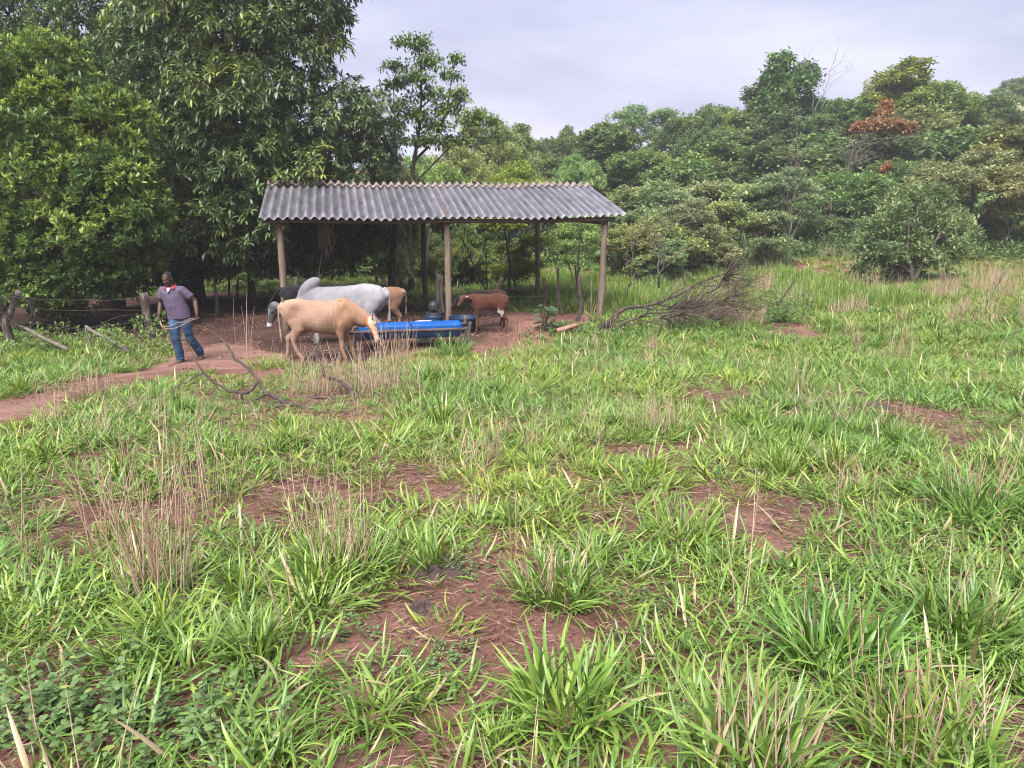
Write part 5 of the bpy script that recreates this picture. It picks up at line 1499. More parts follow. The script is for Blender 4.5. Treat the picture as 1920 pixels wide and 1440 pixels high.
tree('slender_tree', 'tall slender airy tree with drooping feathery leaves against the sky right of the mango', 'tree', tb, 0, TL_, TT_,
     dict(k=6, lo=.5, hi=1.7, L=.17, W=.40, droop=.5, seg=3, out=.75, up=.2, rand=.5, stem=.20, jit=.06, nscale=.8), 1250, M_MID, M_BARK, 360, color=(1.15, 1.2, 1.0), twigs=4, tw_r=.011, shoot_kw=dict(shell=.5, gap=.22, gscale=2.2))

# ------------------------------------------------------------------ forest prototypes (10 m tall, about 7 m wide) and their copies
def proto_lobes(kind, seed):
    rg = np.random.default_rng(seed)
    L = []
    if kind == 'dome':            # dense to the ground, hung with creepers
        for i in range(17):
            z = rg.uniform(1.2, 8.6); w = 2.9 * (1 - ((z - 4.5) / 6.2) ** 2) ** .5
            a = rg.uniform(0, 6.28); r = rg.uniform(.3, .85) * w
            L.append((r * math.cos(a), r * math.sin(a), z, rg.uniform(.9, 1.5), rg.uniform(.9, 1.5), rg.uniform(.7, 1.2)))
        L.append((0, 0, 8.7, 1.2, 1.2, 1.2))
        T = [([(0, 0, -.3), (.1, .1, 2.5), (-.1, .2, 5), (.1, 0, 8)], .22, .06)]
    elif kind == 'umbrella':      # clear trunks, spreading feathery top
        for i in range(15):
            a = i * 2.4 + rg.uniform(-.3, .3); r = 3.2 * math.sqrt((i + .5) / 15)
            L.append((r * math.cos(a), r * math.sin(a), 9.0 - .30 * r * r * .8 + rg.uniform(-1.0, .3), rg.uniform(.8, 1.3), rg.uniform(.8, 1.3), rg.uniform(.6, .95)))
        for i in range(4):
            a = rg.uniform(0, 6.28); L.append((2 * math.cos(a), 2 * math.sin(a), rg.uniform(4.8, 6.4), .9, .9, .45))
        T = [([(0, 0, -.3), (.1, 0, 2.2), (.3, .1, 4.5), (.2, .2, 7.8)], .17, .06), ([(0, 0, .8), (-.5, .1, 2.6), (-1.2, 0, 5), (-1.6, .2, 7.2)], .13, .05), ([(.1, 0, 2.2), (1.0, .2, 4.8), (1.7, .1, 7.2)], .10, .04)]
    elif kind == 'airy':          # thin see-through crown on pale stems
        for i in range(19):
            z = rg.uniform(3.2, 9.6); w = 2.6 * (1 - abs(z - 6.4) / 5.5)
            a = rg.uniform(0, 6.28); r = rg.uniform(.2, 1) * w
            L.append((r * math.cos(a), r * math.sin(a), z, rg.uniform(.7, 1.1), rg.uniform(.7, 1.1), rg.uniform(.4, .7)))
        T = [([(0, 0, -.3), (.1, 0, 2), (0, .1, 4.6), (.3, .1, 6.6), (.2, 0, 8.4)], .13, .03), ([(0, 0, .5), (.5, .1, 2.8), (1.1, .2, 5.2), (1.4, .1, 8)], .10, .03), ([(0, 0, .3), (-.4, 0, 2.5), (-1.0, -.1, 4.8), (-1.2, 0, 7.4)], .09, .03)]
    elif kind == 'lobed':         # rounded cauliflower crown
        for i in range(14):
            a = i * 2.4; r = 2.5 * math.sqrt((i + .3) / 14); z = 8.2 - .45 * r * r + rg.uniform(-.6, .6)
            L.append((r * math.cos(a), r * math.sin(a), z, rg.uniform(1.1, 1.6), rg.uniform(1.1, 1.6), rg.uniform(.9, 1.3)))
        for i in range(6):
            a = rg.uniform(0, 6.28); L.append((2.4 * math.cos(a), 2.4 * math.sin(a), rg.uniform(3, 5), 1.1, 1.1, .9))
        T = [([(0, 0, -.3), (.1, 0, 2.5), (0, .1, 5), (.2, 0, 7.5)], .24, .08)]
    elif kind == 'tall':          # narrow uneven crown in tiers
        for i in range(15):
            z = 2.5 + 7 * i / 15 + rg.uniform(-.4, .4); w = 1.9 * (1 - .55 * i / 15)
            a = rg.uniform(0, 6.28); r = rg.uniform(.2, 1) * w
            L.append((r * math.cos(a), r * math.sin(a), z, rg.uniform(.7, 1.2), rg.uniform(.7, 1.2), rg.uniform(.5, .9)))
        T = [([(0, 0, -.3), (.1, 0, 3), (-.1, .1, 6), (.1, 0, 8.3)], .2, .03)]
    else:                         # shrub
        for i in range(12):
            a = rg.uniform(0, 6.28); r = rg.uniform(.4, 2.6); z = rg.uniform(1.2, 8.4 - r)
            L.append((r * math.cos(a), r * math.sin(a), z, rg.uniform(1, 1.6), rg.uniform(1, 1.6), rg.uniform(1.0, 1.9)))
        T = [([(0, 0, -.3), (.3, 0, 3), (.6, 0, 6)], .16, .04), ([(0, 0, 0), (-.6, .3, 2.5), (-1.3, .2, 5)], .12, .03), ([(0, 0, 0), (.2, -.6, 3), (.3, -1.2, 5.5)], .12, .03)]
    return L, T

SPEC = dict(
    dome=dict(k=8, lo=.3, hi=1.7, L=.36, W=.52, droop=.5, out=.7, up=.3, rand=.5, stem=.25, jit=.10, nscale=.55),
    umbrella=dict(k=7, lo=.5, hi=1.5, L=.30, W=.42, droop=.35, out=.5, up=.6, rand=.4, stem=.22, jit=.08, nscale=.7),
    airy=dict(k=6, lo=.4, hi=1.5, L=.30, W=.42, droop=.4, out=.6, up=.4, rand=.5, stem=.30, jit=.10, nscale=.7),
    lobed=dict(k=8, lo=.3, hi=1.6, L=.31, W=.48, droop=.35, out=.7, up=.45, rand=.4, stem=.22, jit=.08, nscale=.6),
    tall=dict(k=7, lo=.5, hi=1.7, L=.34, W=.42, droop=.5, out=.6, up=.35, rand=.5, stem=.28, jit=.10, nscale=.7),
    shrub=dict(k=8, lo=.4, hi=1.6, L=.34, W=.42, droop=.3, out=.6, up=.5, rand=.5, stem=.25, jit=.08, nscale=.6))
COUNT = dict(dome=2700, umbrella=2000, airy=1500, lobed=2700, tall=1800, shrub=2200)
SUBF = dict(dome=.46, umbrella=.42, airy=.42, lobed=.44, tall=.46, shrub=.42)
GAPS = dict(dome=.18, umbrella=.12, airy=.18, lobed=.16, tall=.2, shrub=.18)
MATS = dict(dome=M_MID, umbrella=M_LIGHT, airy=M_LIGHT, lobed=M_MID, tall=M_MID, shrub=M_LIGHT)
BARKS = dict(dome=M_TRUNK, umbrella=M_TRUNK, airy=M_GREYBARK, lobed=M_TRUNK, tall=M_TRUNK, shrub=M_TRUNK)
CATN = dict(dome='creeper_hung_tree', umbrella='feathery_tree', airy='thin_tree', lobed='round_tree', tall='narrow_tree', shrub='shrub')
PROTO = {}
for ki, kind in enumerate(('dome', 'umbrella', 'airy', 'lobed', 'tall', 'shrub')):
    for var in (0, 1):
        sd = 400 + ki * 20 + var * 7
        L, T = proto_lobes(kind, sd)
        P, N = lobe_shoots(sublobes(L, 9, SUBF[kind], sd + 5, 1.05, -.8), COUNT[kind], sd, shell=.28, lo=-.65, gap=GAPS[kind] * .6, gscale=1.0, keep_in=.15)
        cm_ = crown_from_shoots('crown', P, N, SPEC[kind], sd + 1); cm_.materials.append(MATS[kind])
        tm_ = trunk_mesh('trunk', T, L, P, sd + 2, 6, tw_r=.022); tm_.materials.append(BARKS[kind])
        tm_.polygons.foreach_set('use_smooth', np.ones(len(tm_.polygons), bool))
        top = float(np.percentile(P[:, 2], 99.7)) + .12; wid = float(np.percentile(np.abs(P[:, 0]), 97)) * 2
        PROTO[kind, var] = (cm_, tm_, top, wid)

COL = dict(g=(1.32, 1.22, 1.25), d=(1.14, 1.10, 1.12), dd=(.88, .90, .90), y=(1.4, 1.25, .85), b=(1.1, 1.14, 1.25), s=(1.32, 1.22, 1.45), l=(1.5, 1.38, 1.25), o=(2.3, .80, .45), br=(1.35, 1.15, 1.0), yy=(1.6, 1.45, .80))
_tn = [0]
def forest(kind, px, top_py, wpx, Y, col, label, group='trees of the wooded hillside', depth=1.0):
    _tn[0] += 1
    cm_, tm_, top, wid = PROTO[kind, _tn[0] % 2]
    x = at(px, top_py, Y)[0]; zt = at(px, top_py, Y)[2]; zb = gz(x, Y)
    H = max(.6, zt - zb); w = px_size(wpx, Y / .97)
    root = empty(CATN[kind], (x, Y, zb), RNG.uniform(0, 6.28), label, 'shrub' if kind == 'shrub' else 'tree', group)
    sz = max(H / top, .62 * w / wid)                 # a squat one sits lower, its skirts in the ground
    root.location.z = zt - sz * top
    root.scale = (w / wid, w / wid * depth, sz)
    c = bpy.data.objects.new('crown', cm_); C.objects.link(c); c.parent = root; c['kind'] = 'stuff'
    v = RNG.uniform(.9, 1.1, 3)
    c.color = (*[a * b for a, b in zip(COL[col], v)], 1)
    t = bpy.data.objects.new('trunk', tm_); C.objects.link(t); t.parent = root
    return root

FOREST = [
    # right hand wall, front row
    ('umbrella', 1828, 282, 230, 37, 's', 'tall feathery tree on two bare stems near the right edge, clear of the wood'),
    ('shrub', 1905, 330, 150, 42, 'g', 'bushy green tree cut by the right edge, beside the tall feathery tree'),
    ('airy', 1484, 312, 125, 38, 's', 'slim pale-stemmed tree standing alone before the dark wood right of the felled limb'),
    ('airy', 1395, 345, 150, 40, 'l', 'light leafy tree just left of the slim pale-stemmed tree'),
    ('lobed', 1600, 322, 190, 44, 'l', 'flat-topped pale green tree above and behind the round pale shrub'),
    ('lobed', 1570, 405, 120, 39, 'dd', 'low dark leafy tree in the shade left of the round pale shrub'),
    ('airy', 1255, 338, 165, 38, 's', 'grey-green spreading tree just right of the shelter roof end'),
    ('airy', 1338, 340, 130, 41, 's', 'grey-green spreading tree between the roof end and the pale-stemmed trees'),
    ('shrub', 1188, 350, 100, 40, 'g', 'green bush peeping over the right tip of the shelter roof'),
    ('airy', 1250, 420, 130, 31, 'br', 'twiggy thin brownish young tree standing right of the shelter beyond the pasture'),
    ('shrub', 1860, 400, 130, 38, 'dd', 'dark shrub under the tall feathery tree at the right'),
    ('shrub', 1520, 440, 120, 41, 'd', 'dark low shrub at the foot of the slim pale-stemmed tree'),
    ('shrub', 1900, 430, 120, 37, 'dd', 'dark low shrub at the right edge below the bushy green tree'),
    ('shrub', 1440, 430, 110, 42, 'd', 'low shaded shrub between the two pale-stemmed trees'),
    ('shrub', 1345, 430, 130, 43, 'd', 'low shaded shrub behind the fine twigs of the felled limb'),
    # right hand wall, second row
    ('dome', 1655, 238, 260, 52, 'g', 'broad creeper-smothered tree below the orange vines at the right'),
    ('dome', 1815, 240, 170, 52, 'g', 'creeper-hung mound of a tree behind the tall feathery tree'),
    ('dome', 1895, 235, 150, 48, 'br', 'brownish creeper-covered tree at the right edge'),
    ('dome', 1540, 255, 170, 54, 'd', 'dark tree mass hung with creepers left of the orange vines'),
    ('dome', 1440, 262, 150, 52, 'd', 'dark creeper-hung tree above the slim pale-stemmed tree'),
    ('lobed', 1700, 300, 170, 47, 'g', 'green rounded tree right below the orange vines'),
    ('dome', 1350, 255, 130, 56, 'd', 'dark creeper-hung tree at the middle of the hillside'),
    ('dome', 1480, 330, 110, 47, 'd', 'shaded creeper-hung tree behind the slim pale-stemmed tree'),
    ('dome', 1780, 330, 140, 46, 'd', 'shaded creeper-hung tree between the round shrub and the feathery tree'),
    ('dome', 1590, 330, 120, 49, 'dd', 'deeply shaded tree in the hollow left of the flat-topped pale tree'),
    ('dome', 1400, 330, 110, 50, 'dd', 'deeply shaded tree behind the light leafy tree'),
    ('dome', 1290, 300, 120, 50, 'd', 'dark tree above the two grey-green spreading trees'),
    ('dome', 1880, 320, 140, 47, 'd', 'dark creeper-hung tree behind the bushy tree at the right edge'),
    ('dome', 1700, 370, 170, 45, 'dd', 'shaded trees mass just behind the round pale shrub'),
    # skyline right
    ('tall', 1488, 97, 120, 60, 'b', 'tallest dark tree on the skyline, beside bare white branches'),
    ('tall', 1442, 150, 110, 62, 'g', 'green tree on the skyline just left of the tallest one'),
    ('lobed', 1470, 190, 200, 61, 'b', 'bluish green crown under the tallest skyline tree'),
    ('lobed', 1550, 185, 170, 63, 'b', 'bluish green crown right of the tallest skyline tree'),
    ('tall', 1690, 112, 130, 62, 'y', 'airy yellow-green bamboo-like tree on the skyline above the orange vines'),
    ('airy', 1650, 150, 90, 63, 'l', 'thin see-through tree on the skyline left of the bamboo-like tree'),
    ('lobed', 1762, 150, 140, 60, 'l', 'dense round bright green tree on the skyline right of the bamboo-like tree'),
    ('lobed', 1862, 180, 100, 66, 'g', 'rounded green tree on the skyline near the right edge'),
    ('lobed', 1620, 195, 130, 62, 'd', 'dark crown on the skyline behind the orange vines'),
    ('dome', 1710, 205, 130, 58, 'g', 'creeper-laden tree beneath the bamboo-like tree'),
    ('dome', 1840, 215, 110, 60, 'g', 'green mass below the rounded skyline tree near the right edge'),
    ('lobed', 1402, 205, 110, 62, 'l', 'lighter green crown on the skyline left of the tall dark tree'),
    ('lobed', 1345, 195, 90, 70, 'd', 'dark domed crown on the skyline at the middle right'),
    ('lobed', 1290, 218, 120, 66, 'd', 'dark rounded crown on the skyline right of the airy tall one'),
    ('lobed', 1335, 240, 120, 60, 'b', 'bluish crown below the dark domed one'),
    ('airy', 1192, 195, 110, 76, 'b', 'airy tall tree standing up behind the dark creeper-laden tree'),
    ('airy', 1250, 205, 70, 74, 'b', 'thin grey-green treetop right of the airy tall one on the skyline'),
    # centre
    ('dome', 1150, 232, 115, 58, 'd', 'dark dense tree laden with creepers rising behind the roof right end'),
    ('lobed', 1222, 280, 90, 54, 'l', 'light green tree right of the dark creeper-laden tree'),
    ('dome', 1190, 285, 80, 53, 'd', 'dark tree below the dark creeper-laden one'),
    ('tall', 1062, 235, 45, 76, 'g', 'small pointed tree in the skyline dip'),
    ('lobed', 1040, 258, 90, 70, 'd', 'dark green crown in the skyline dip left of the creeper-laden tree'),
    ('lobed', 1096, 252, 60, 72, 'd', 'small dark crown between the pointed tree and the creeper-laden tree'),
    ('lobed', 1000, 262, 80, 66, 'g', 'green crown left in the skyline dip'),
    ('tall', 962, 232, 80, 56, 'y', 'yellow-green treetop left of the skyline dip'),
    ('umbrella', 1085, 290, 90, 46, 'l', 'light green spreading tree just above the roof, right of its middle'),
    ('lobed', 1030, 290, 100, 52, 'd', 'dark green tree behind the light spreading tree over the roof'),
    ('airy', 900, 205, 120, 42, 'g', 'airy green tree behind the roof right of the slender tall tree'),
    ('umbrella', 940, 240, 120, 46, 'g', 'feathery green tree above the middle of the roof'),
    ('umbrella', 860, 268, 130, 36, 'l', 'light feathery tree behind the roof below the slender tall tree'),
    ('umbrella', 960, 300, 140, 36, 'yy', 'yellowing small tree just above the roof, right of the middle post'),
    ('umbrella', 795, 290, 140, 33, 'l', 'light green feathery tree filling the space behind the roof beside the mango'),
    ('umbrella', 1010, 330, 110, 39, 'g', 'green feathery tree close above the roof right half'),
    ('shrub', 722, 275, 90, 27, 'l', 'light green bush spilling from the right side of the mango'),
    ('shrub', 745, 330, 100, 28, 'g', 'green bush below the slender tall tree behind the roof'),
    ('lobed', 900, 320, 180, 44, 'g', 'mid green tree mass behind the light feathery trees'),
    ('dome', 1100, 330, 120, 46, 'd', 'dark tree close behind the roof right end'),
    ('lobed', 830, 320, 160, 42, 'd', 'darker green tree behind the slender tall tree'),
    # thin young growth at the pasture edge right of the shelter
    ('shrub', 1205, 402, 95, 31, 'l', 'pale leafy shrub at the pasture edge right behind the right front post'),
    ('airy', 1300, 372, 115, 32, 's', 'feathery grey-green sapling above the middle of the felled limb'),
    ('airy', 1372, 376, 115, 33, 'l', 'light green see-through sapling above the right end of the felled limb'),
    ('shrub', 1332, 436, 105, 32, 's', 'low pale shrub at the pasture edge above the felled brush'),
    ('airy', 1445, 396, 95, 33, 's', 'slight grey-green sapling left of the slender forked pale stem'),
    ('shrub', 1248, 446, 90, 29.5, 's', 'small pale shrub beside the leafless sapling in the pasture'),
    # below the roof line
    ('airy', 955, 385, 110, 26, 'yy', 'yellow-leaved twiggy young tree seen under the roof behind the calves'),
    ('shrub', 880, 420, 90, 29, 'g', 'green bush seen under the roof between the middle posts'),
    ('shrub', 850, 445, 70, 28, 'l', 'bright green bush seen just right of the middle front post'),
    ('airy', 1080, 400, 90, 27, 'l', 'thin young tree with pale leaves seen under the roof right half'),
    ('shrub', 930, 450, 120, 34, 'g', 'leafy bush beyond the calf, far under the roof'),
    ('shrub', 1010, 430, 110, 36, 'd', 'darker bush seen under the roof beside the rear right post'),
    ('shrub', 1110, 440, 110, 36, 'g', 'green bush beyond the right front post'),
    ('shrub', 800, 440, 80, 31, 'd', 'dark bush behind the rear middle post'),
    ('airy', 1165, 430, 90, 30, 'br', 'thin bare-looking sapling just right of the right front post'),
    ('shrub', 540, 492, 140, 30, 'l', 'bright sunlit bush seen under the mango behind the bull'),
    ('shrub', 440, 496, 120, 28, 'l', 'bright green bush seen under the mango between the stakes'),
    ('shrub', 640, 500, 110, 31, 'g', 'green bush seen under the mango behind the grey bull rump'),
    ('shrub', 380, 492, 90, 31, 'g', 'green bush seen behind the man under the mango'),
    ('shrub', 730, 470, 90, 33, 'd', 'dark bush beyond the thin dark trunk behind the shelter'),
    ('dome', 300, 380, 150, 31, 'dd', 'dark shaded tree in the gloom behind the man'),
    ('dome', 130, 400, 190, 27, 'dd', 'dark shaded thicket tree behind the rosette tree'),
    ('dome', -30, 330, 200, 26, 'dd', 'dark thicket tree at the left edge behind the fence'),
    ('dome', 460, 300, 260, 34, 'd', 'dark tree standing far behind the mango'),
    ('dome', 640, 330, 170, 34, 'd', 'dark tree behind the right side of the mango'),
    # far hill
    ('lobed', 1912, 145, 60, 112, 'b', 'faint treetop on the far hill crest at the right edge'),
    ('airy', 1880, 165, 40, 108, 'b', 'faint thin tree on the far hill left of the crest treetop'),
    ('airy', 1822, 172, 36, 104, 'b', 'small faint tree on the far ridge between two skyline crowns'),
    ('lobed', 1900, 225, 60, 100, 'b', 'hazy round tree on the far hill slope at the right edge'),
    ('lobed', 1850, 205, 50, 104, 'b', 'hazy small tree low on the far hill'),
]
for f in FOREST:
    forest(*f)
# screen of trees filling the wood behind, out to the sides
for i, (x, Y, H, w, kind, c) in enumerate(((-34, 40, 10, 9, 'dome', 'd'), (-26, 44, 11, 9, 'lobed', 'd'), (-20, 38, 9, 8, 'dome', 'd'), (46, 52, 12, 10, 'dome', 'g'), (42, 40, 9, 8, 'lobed', 'd'), (54, 62, 12, 10, 'lobed', 'g'), (-14, 36, 9, 8, 'dome', 'd'), (-24, 30, 9, 8, 'dome', 'd'), (36, 36, 7, 7, 'shrub', 'g'))):
    cm_, tm_, top, wid = PROTO[kind, i % 2]
    side = 'left' if x < 0 else 'right'
    root = empty(CATN[kind], (x, Y, gz(x, Y)), i * 1.3, ('tree of the wood beyond the %s edge of the view' % side), 'tree', 'trees beyond the %s edge' % side)
    root.scale = (w / wid, w / wid, H / top)
    c_ = bpy.data.objects.new('crown', cm_); C.objects.link(c_); c_.parent = root; c_.color = (*COL[c], 1); c_['kind'] = 'stuff'
    t_ = bpy.data.objects.new('trunk', tm_); C.objects.link(t_); t_.parent = root

# the round pale shrub on the right, at full detail
sb = on_ground(1712, 535)
SL_ = [lobe(*q, sb) for q in ((1650, 470, 27.2, 55, 45, .9), (1690, 420, 27.2, 55, 45, .9), (1740, 400, 27.4, 55, 40, .9), (1770, 450, 27.2, 50, 40, .9), (1700, 480, 26.8, 60, 40, .9), (1640, 510, 27.0, 35, 25, .7), (1715, 370, 27.6, 45, 25, .7), (1785, 425, 27.6, 35, 25, .7), (1660, 425, 27.6, 35, 30, .7), (1750, 490, 27, 40, 22, .7), (1680, 520, 27.2, 45, 18, .6))]
tree('pale_shrub', 'rounded pale green shrub tree on a short leaning trunk at the right of the pasture', 'shrub', sb, 0, SL_, [([(0, 0, -.1), (-.12, 0, .5), (-.35, 0, 1.2), (-.4, 0, 2.2)], .10, .03), ([(0, 0, .1), (.3, 0, .9), (.7, 0, 1.8)], .07, .03), ([(-.1, 0, .4), (-.9, 0, 1.0), (-1.3, 0, 1.5)], .06, .02)],
     dict(k=8, lo=.4, hi=1.4, L=.17, W=.42, droop=.25, out=.5, up=.7, rand=.4, stem=.14, jit=.04, nscale=.9), 2400, M_LIGHT, M_TRUNK, 380, color=(1.1, 1.08, 1.2), shoot_kw=dict(sub=(9, .42, 1.0, -.7), shell=.34, lo=-.7, gap=.26, gscale=1.7))
# orange creeper on the crown top
ob = np.array((at(1655, 240, 49.5)[0], 50, 0)); ob[2] = gz(ob[0], 50)
OL = [lobe(*q, ob) for q in ((1620, 238, 48.6, 20, 7, .5), (1645, 233, 48.6, 20, 7, .5), (1672, 234, 48.6, 24, 9, .5), (1700, 240, 48.6, 20, 8, .5), (1662, 205, 50, 9, 16, .5), (1652, 216, 49.6, 12, 6, .5), (1662, 315, 46.5, 5, 10, .3))]
tree('orange_creeper', 'orange-leaved creeper draped over the crown of a broad tree at the right', 'creeper', ob, 0, OL, [([(0, 0, -.2), (.1, 0, 3), (.0, 0, 4.5), (0, 0, 5.8)], .08, .03)],
     dict(k=8, lo=.3, hi=1.6, L=.30, W=.5, droop=.5, out=.7, up=.3, rand=.5, stem=.22, jit=.10, nscale=.8), 520, leaf_mat('orange_leaf', [(0, (.14, .17, .06)), (.35, (.25, .19, .08)), (.65, (.36, .18, .09)), (1, (.44, .23, .13))], .3, .5, .25), M_TRUNK, 390, shoot_kw=dict(shell=.4, gap=.25, gscale=1.2))

def bare_tree(name, label, px, base_py, top_py, wpx, Y, seed, mat, r=.05, nb=14, sub=4, group=None):
    rg = np.random.default_rng(seed)
    b = at(px, base_py, Y); zt = at(px, top_py, Y)[2]
    H = zt - b[2]; w = px_size(wpx, Y) / 2
    m = MB()
    for k in range(max(1, nb // 7)):
        d0 = rg.normal(size=3) * .10; 
        P = limb_path((0, 0, 0), (d0[0] * H * 2, d0[1] * H, H * rg.uniform(.8, 1)), rg, .06, .0, 8)
        m.tube(P, np.linspace(r, r * .25, 8), 6, seed, .1)
        for i in range(7):
            j = rg.integers(2, 8); s = P[j]
            e = s + np.array((rg.normal() * w * .7, rg.normal() * w * .4, rg.uniform(.1, .45) * H))
            Q = limb_path(s, e, rg, .12, .08, 6); m.tube(Q, np.linspace(r * .45, r * .12, 6), 5)
            for q in range(sub):
                s2 = Q[rg.integers(2, 6)]; e2 = s2 + rg.normal(size=3) * w * .28 + (0, 0, .08 * H)
                m.tube(limb_path(s2, e2, rg, .1, .05, 4), np.linspace(r * .2, r * .06, 4), 4)
    o = m.build(name, mat); o.location = b
    return tag(o, label, 'dead tree', group)
M_WHITEBARK = surf_mat('bleached_wood', [(0.3, (.14, .13, .12)), (0.7, (.27, .25, .24))], 6, .85, .3, dist=.01)
bare_tree('dead_tree', 'bare whitish branches sticking up beside the tallest skyline tree', 1525, 215, 108, 80, 59, 501, M_WHITEBARK, .042, 14)
bare_tree('dead_tree', 'tangle of bare grey branches left below the orange creeper', 1590, 330, 258, 120, 46, 502, M_GREYBARK, .06, 21, 5)
bare_tree('dead_tree', 'leafless grey twiggy sapling in the pasture right of the shelter', 1235, 540, 395, 110, 24, 503, M_GREYBARK, .035, 14, 5)
bare_tree('dead_tree', 'leafless twiggy bush under the roof behind the calf', 912, 545, 425, 60, 24, 504, M_GREYBARK, .03, 14, 5)
bare_tree('dead_tree', 'bare thin sapling at the right of the pasture among dry grass', 1838, 600, 505, 40, 19, 505, M_GREYBARK, .018, 7, 4)
bare_tree('dead_tree', 'grey branches of a bare bush just right of the front right post', 1175, 575, 430, 70, 21.5, 506, M_GREYBARK, .02, 7, 4)
pole_thing('sapling', 'thin dark trunk rising behind the fawn cow under the roof', 'sapling', [(733, 545), (736, 480), (740, 420)], [24] * 3, .11, .09, M_BARK, 510)
pole_thing('thick_trunk', 'thick black trunk in the shade left of the flaking fence post', 'stump', [(213, 590), (211, 540), (205, 470)], [21] * 3, .36, .30, M_BARK, 511)  # standing tree trunk only, its crown is not modelled
pole_thing('sapling', 'pale crooked trunk seen under the roof left of the rear middle post', 'sapling', [(795, 540), (797, 500), (803, 460), (808, 430)], [26] * 4, .07, .05, M_GREYBARK, 512)
pole_thing('sapling', 'thin brown stem forking up behind the right calf flank', 'sapling', [(973, 572), (965, 530), (955, 490), (948, 440)], [23] * 4, .045, .03, M_TRUNK, 513)
pole_thing('sapling', 'slim grey stem between the rear right post and the front right post', 'sapling', [(1075, 575), (1083, 520), (1086, 450)], [24] * 3, .04, .03, M_GREYBARK, 514)

for k, (px_, b_, t_, w_, Y_, lab) in enumerate(((1480, 492, 345, 46, 36.5, 'slender forked pale-barked stem in front of the dark wood right of the felled limb'), (1408, 490, 385, 40, 37, 'thin crooked grey stem left of the slender forked pale one'),
        (1372, 492, 400, 36, 36, 'thin stem at the wood edge above the fine twigs of the felled limb'), (1548, 488, 380, 50, 39, 'leaning grey stem in the dark gap of the wood left of the round pale shrub'),
        (1838, 500, 345, 60, 35.5, 'tall dark forked stem under the feathery tree near the right edge'), (1290, 505, 400, 46, 33, 'thin stem in the pasture edge right of the leafless sapling'), (1440, 480, 262, 40, 47, 'dead grey snag standing amid the dark crowns above the pale-stemmed trees'))):
    bare_tree('bare_stem', lab, px_, b_, t_, w_, Y_, 530 + k, M_GREYBARK if k != 4 else M_TRUNK, .055, 7, 4)
# ------------------------------------------------------------------ undergrowth of the wood, ground cover
def clump_stuff(name, pts, spec, seed, mat, color=None, hts=None):
    """low leafy cover: shoots stacked over scattered points"""
    rg = np.random.default_rng(seed)
    P = []; N = []
    for (x, y), h in zip(pts, hts):
        k = rg.integers(5, 10)
        a = rg.uniform(0, 6.28, k); r = np.sqrt(rg.random(k)) * (.25 + .45 * h)
        px_, py_ = x + r * np.cos(a), y + r * np.sin(a)
        z = ground_z(px_, py_) + rg.random(k) ** .7 * h
        P.append(np.stack([px_, py_, z], 1)); N.append(np.stack([np.cos(a), np.sin(a), np.full(k, .4)], 1))
    P = np.vstack(P); N = norm(np.vstack(N))
    o = link(name, crown_from_shoots(name, P, N, spec, seed), mat, None, smooth=False)
    if color: o.color = (*color, 1)
    return tag(o, kind='stuff')

rg = np.random.default_rng(77)
n = 4200
ux = rg.uniform(-150, 2070, n); uY = rg.uniform(33.5, 62, n)
pts = np.stack([(ux - 960) / FPX * uY, uY], 1)
h = rg.uniform(.3, 1.3, n) * np.interp(uY, [33.5, 38, 50], [.5, 1, 1.6])
clump_stuff('undergrowth', pts, dict(k=8, lo=.3, hi=1.6, L=.22, W=.42, droop=.4, out=.6, up=.4, rand=.5, stem=.22, jit=.10, nscale=.5), 600, M_MID, (.8, .85, .8), h)
# weeds round the left fence and by its posts
pts = []; h = []
for i in range(130):
    px_, py_ = rg.uniform(-40, 318), rg.uniform(628, 678)
    if py_ > 668 - (px_ > 240) * 0: continue
    g = on_ground(px_, py_); pts.append(g[:2]); h.append(rg.uniform(.10, .38) * (1.5 if 230 < px_ < 315 else 1))
clump_stuff('leafy_weeds', pts, dict(k=7, lo=.4, hi=1.4, L=.085, W=.36, droop=.25, seg=3, out=.5, up=.7, rand=.4, stem=.10, nscale=2), 610, M_LIGHT, (.95, 1.05, .8), h)
pts = []; h = []
for i in range(24):
    g = on_ground(rg.uniform(990, 1130), rg.uniform(608, 640)); pts.append(g[:2]); h.append(rg.uniform(.05, .2))
for i in range(70):
    g = on_ground(rg.uniform(1420, 1500), rg.uniform(572, 612)); pts.append(g[:2]); h.append(rg.uniform(.2, .65))
for i in range(50):
    g = on_ground(rg.uniform(1150, 1480), rg.uniform(590, 640)); pts.append(g[:2]); h.append(rg.uniform(.08, .3))
clump_stuff('low_weeds', pts, dict(k=6, lo=.4, hi=1.4, L=.085, W=.45, droop=.25, seg=3, out=.5, up=.7, rand=.4, stem=.10, nscale=2), 620, M_MID, (.95, 1.05, .85), h)

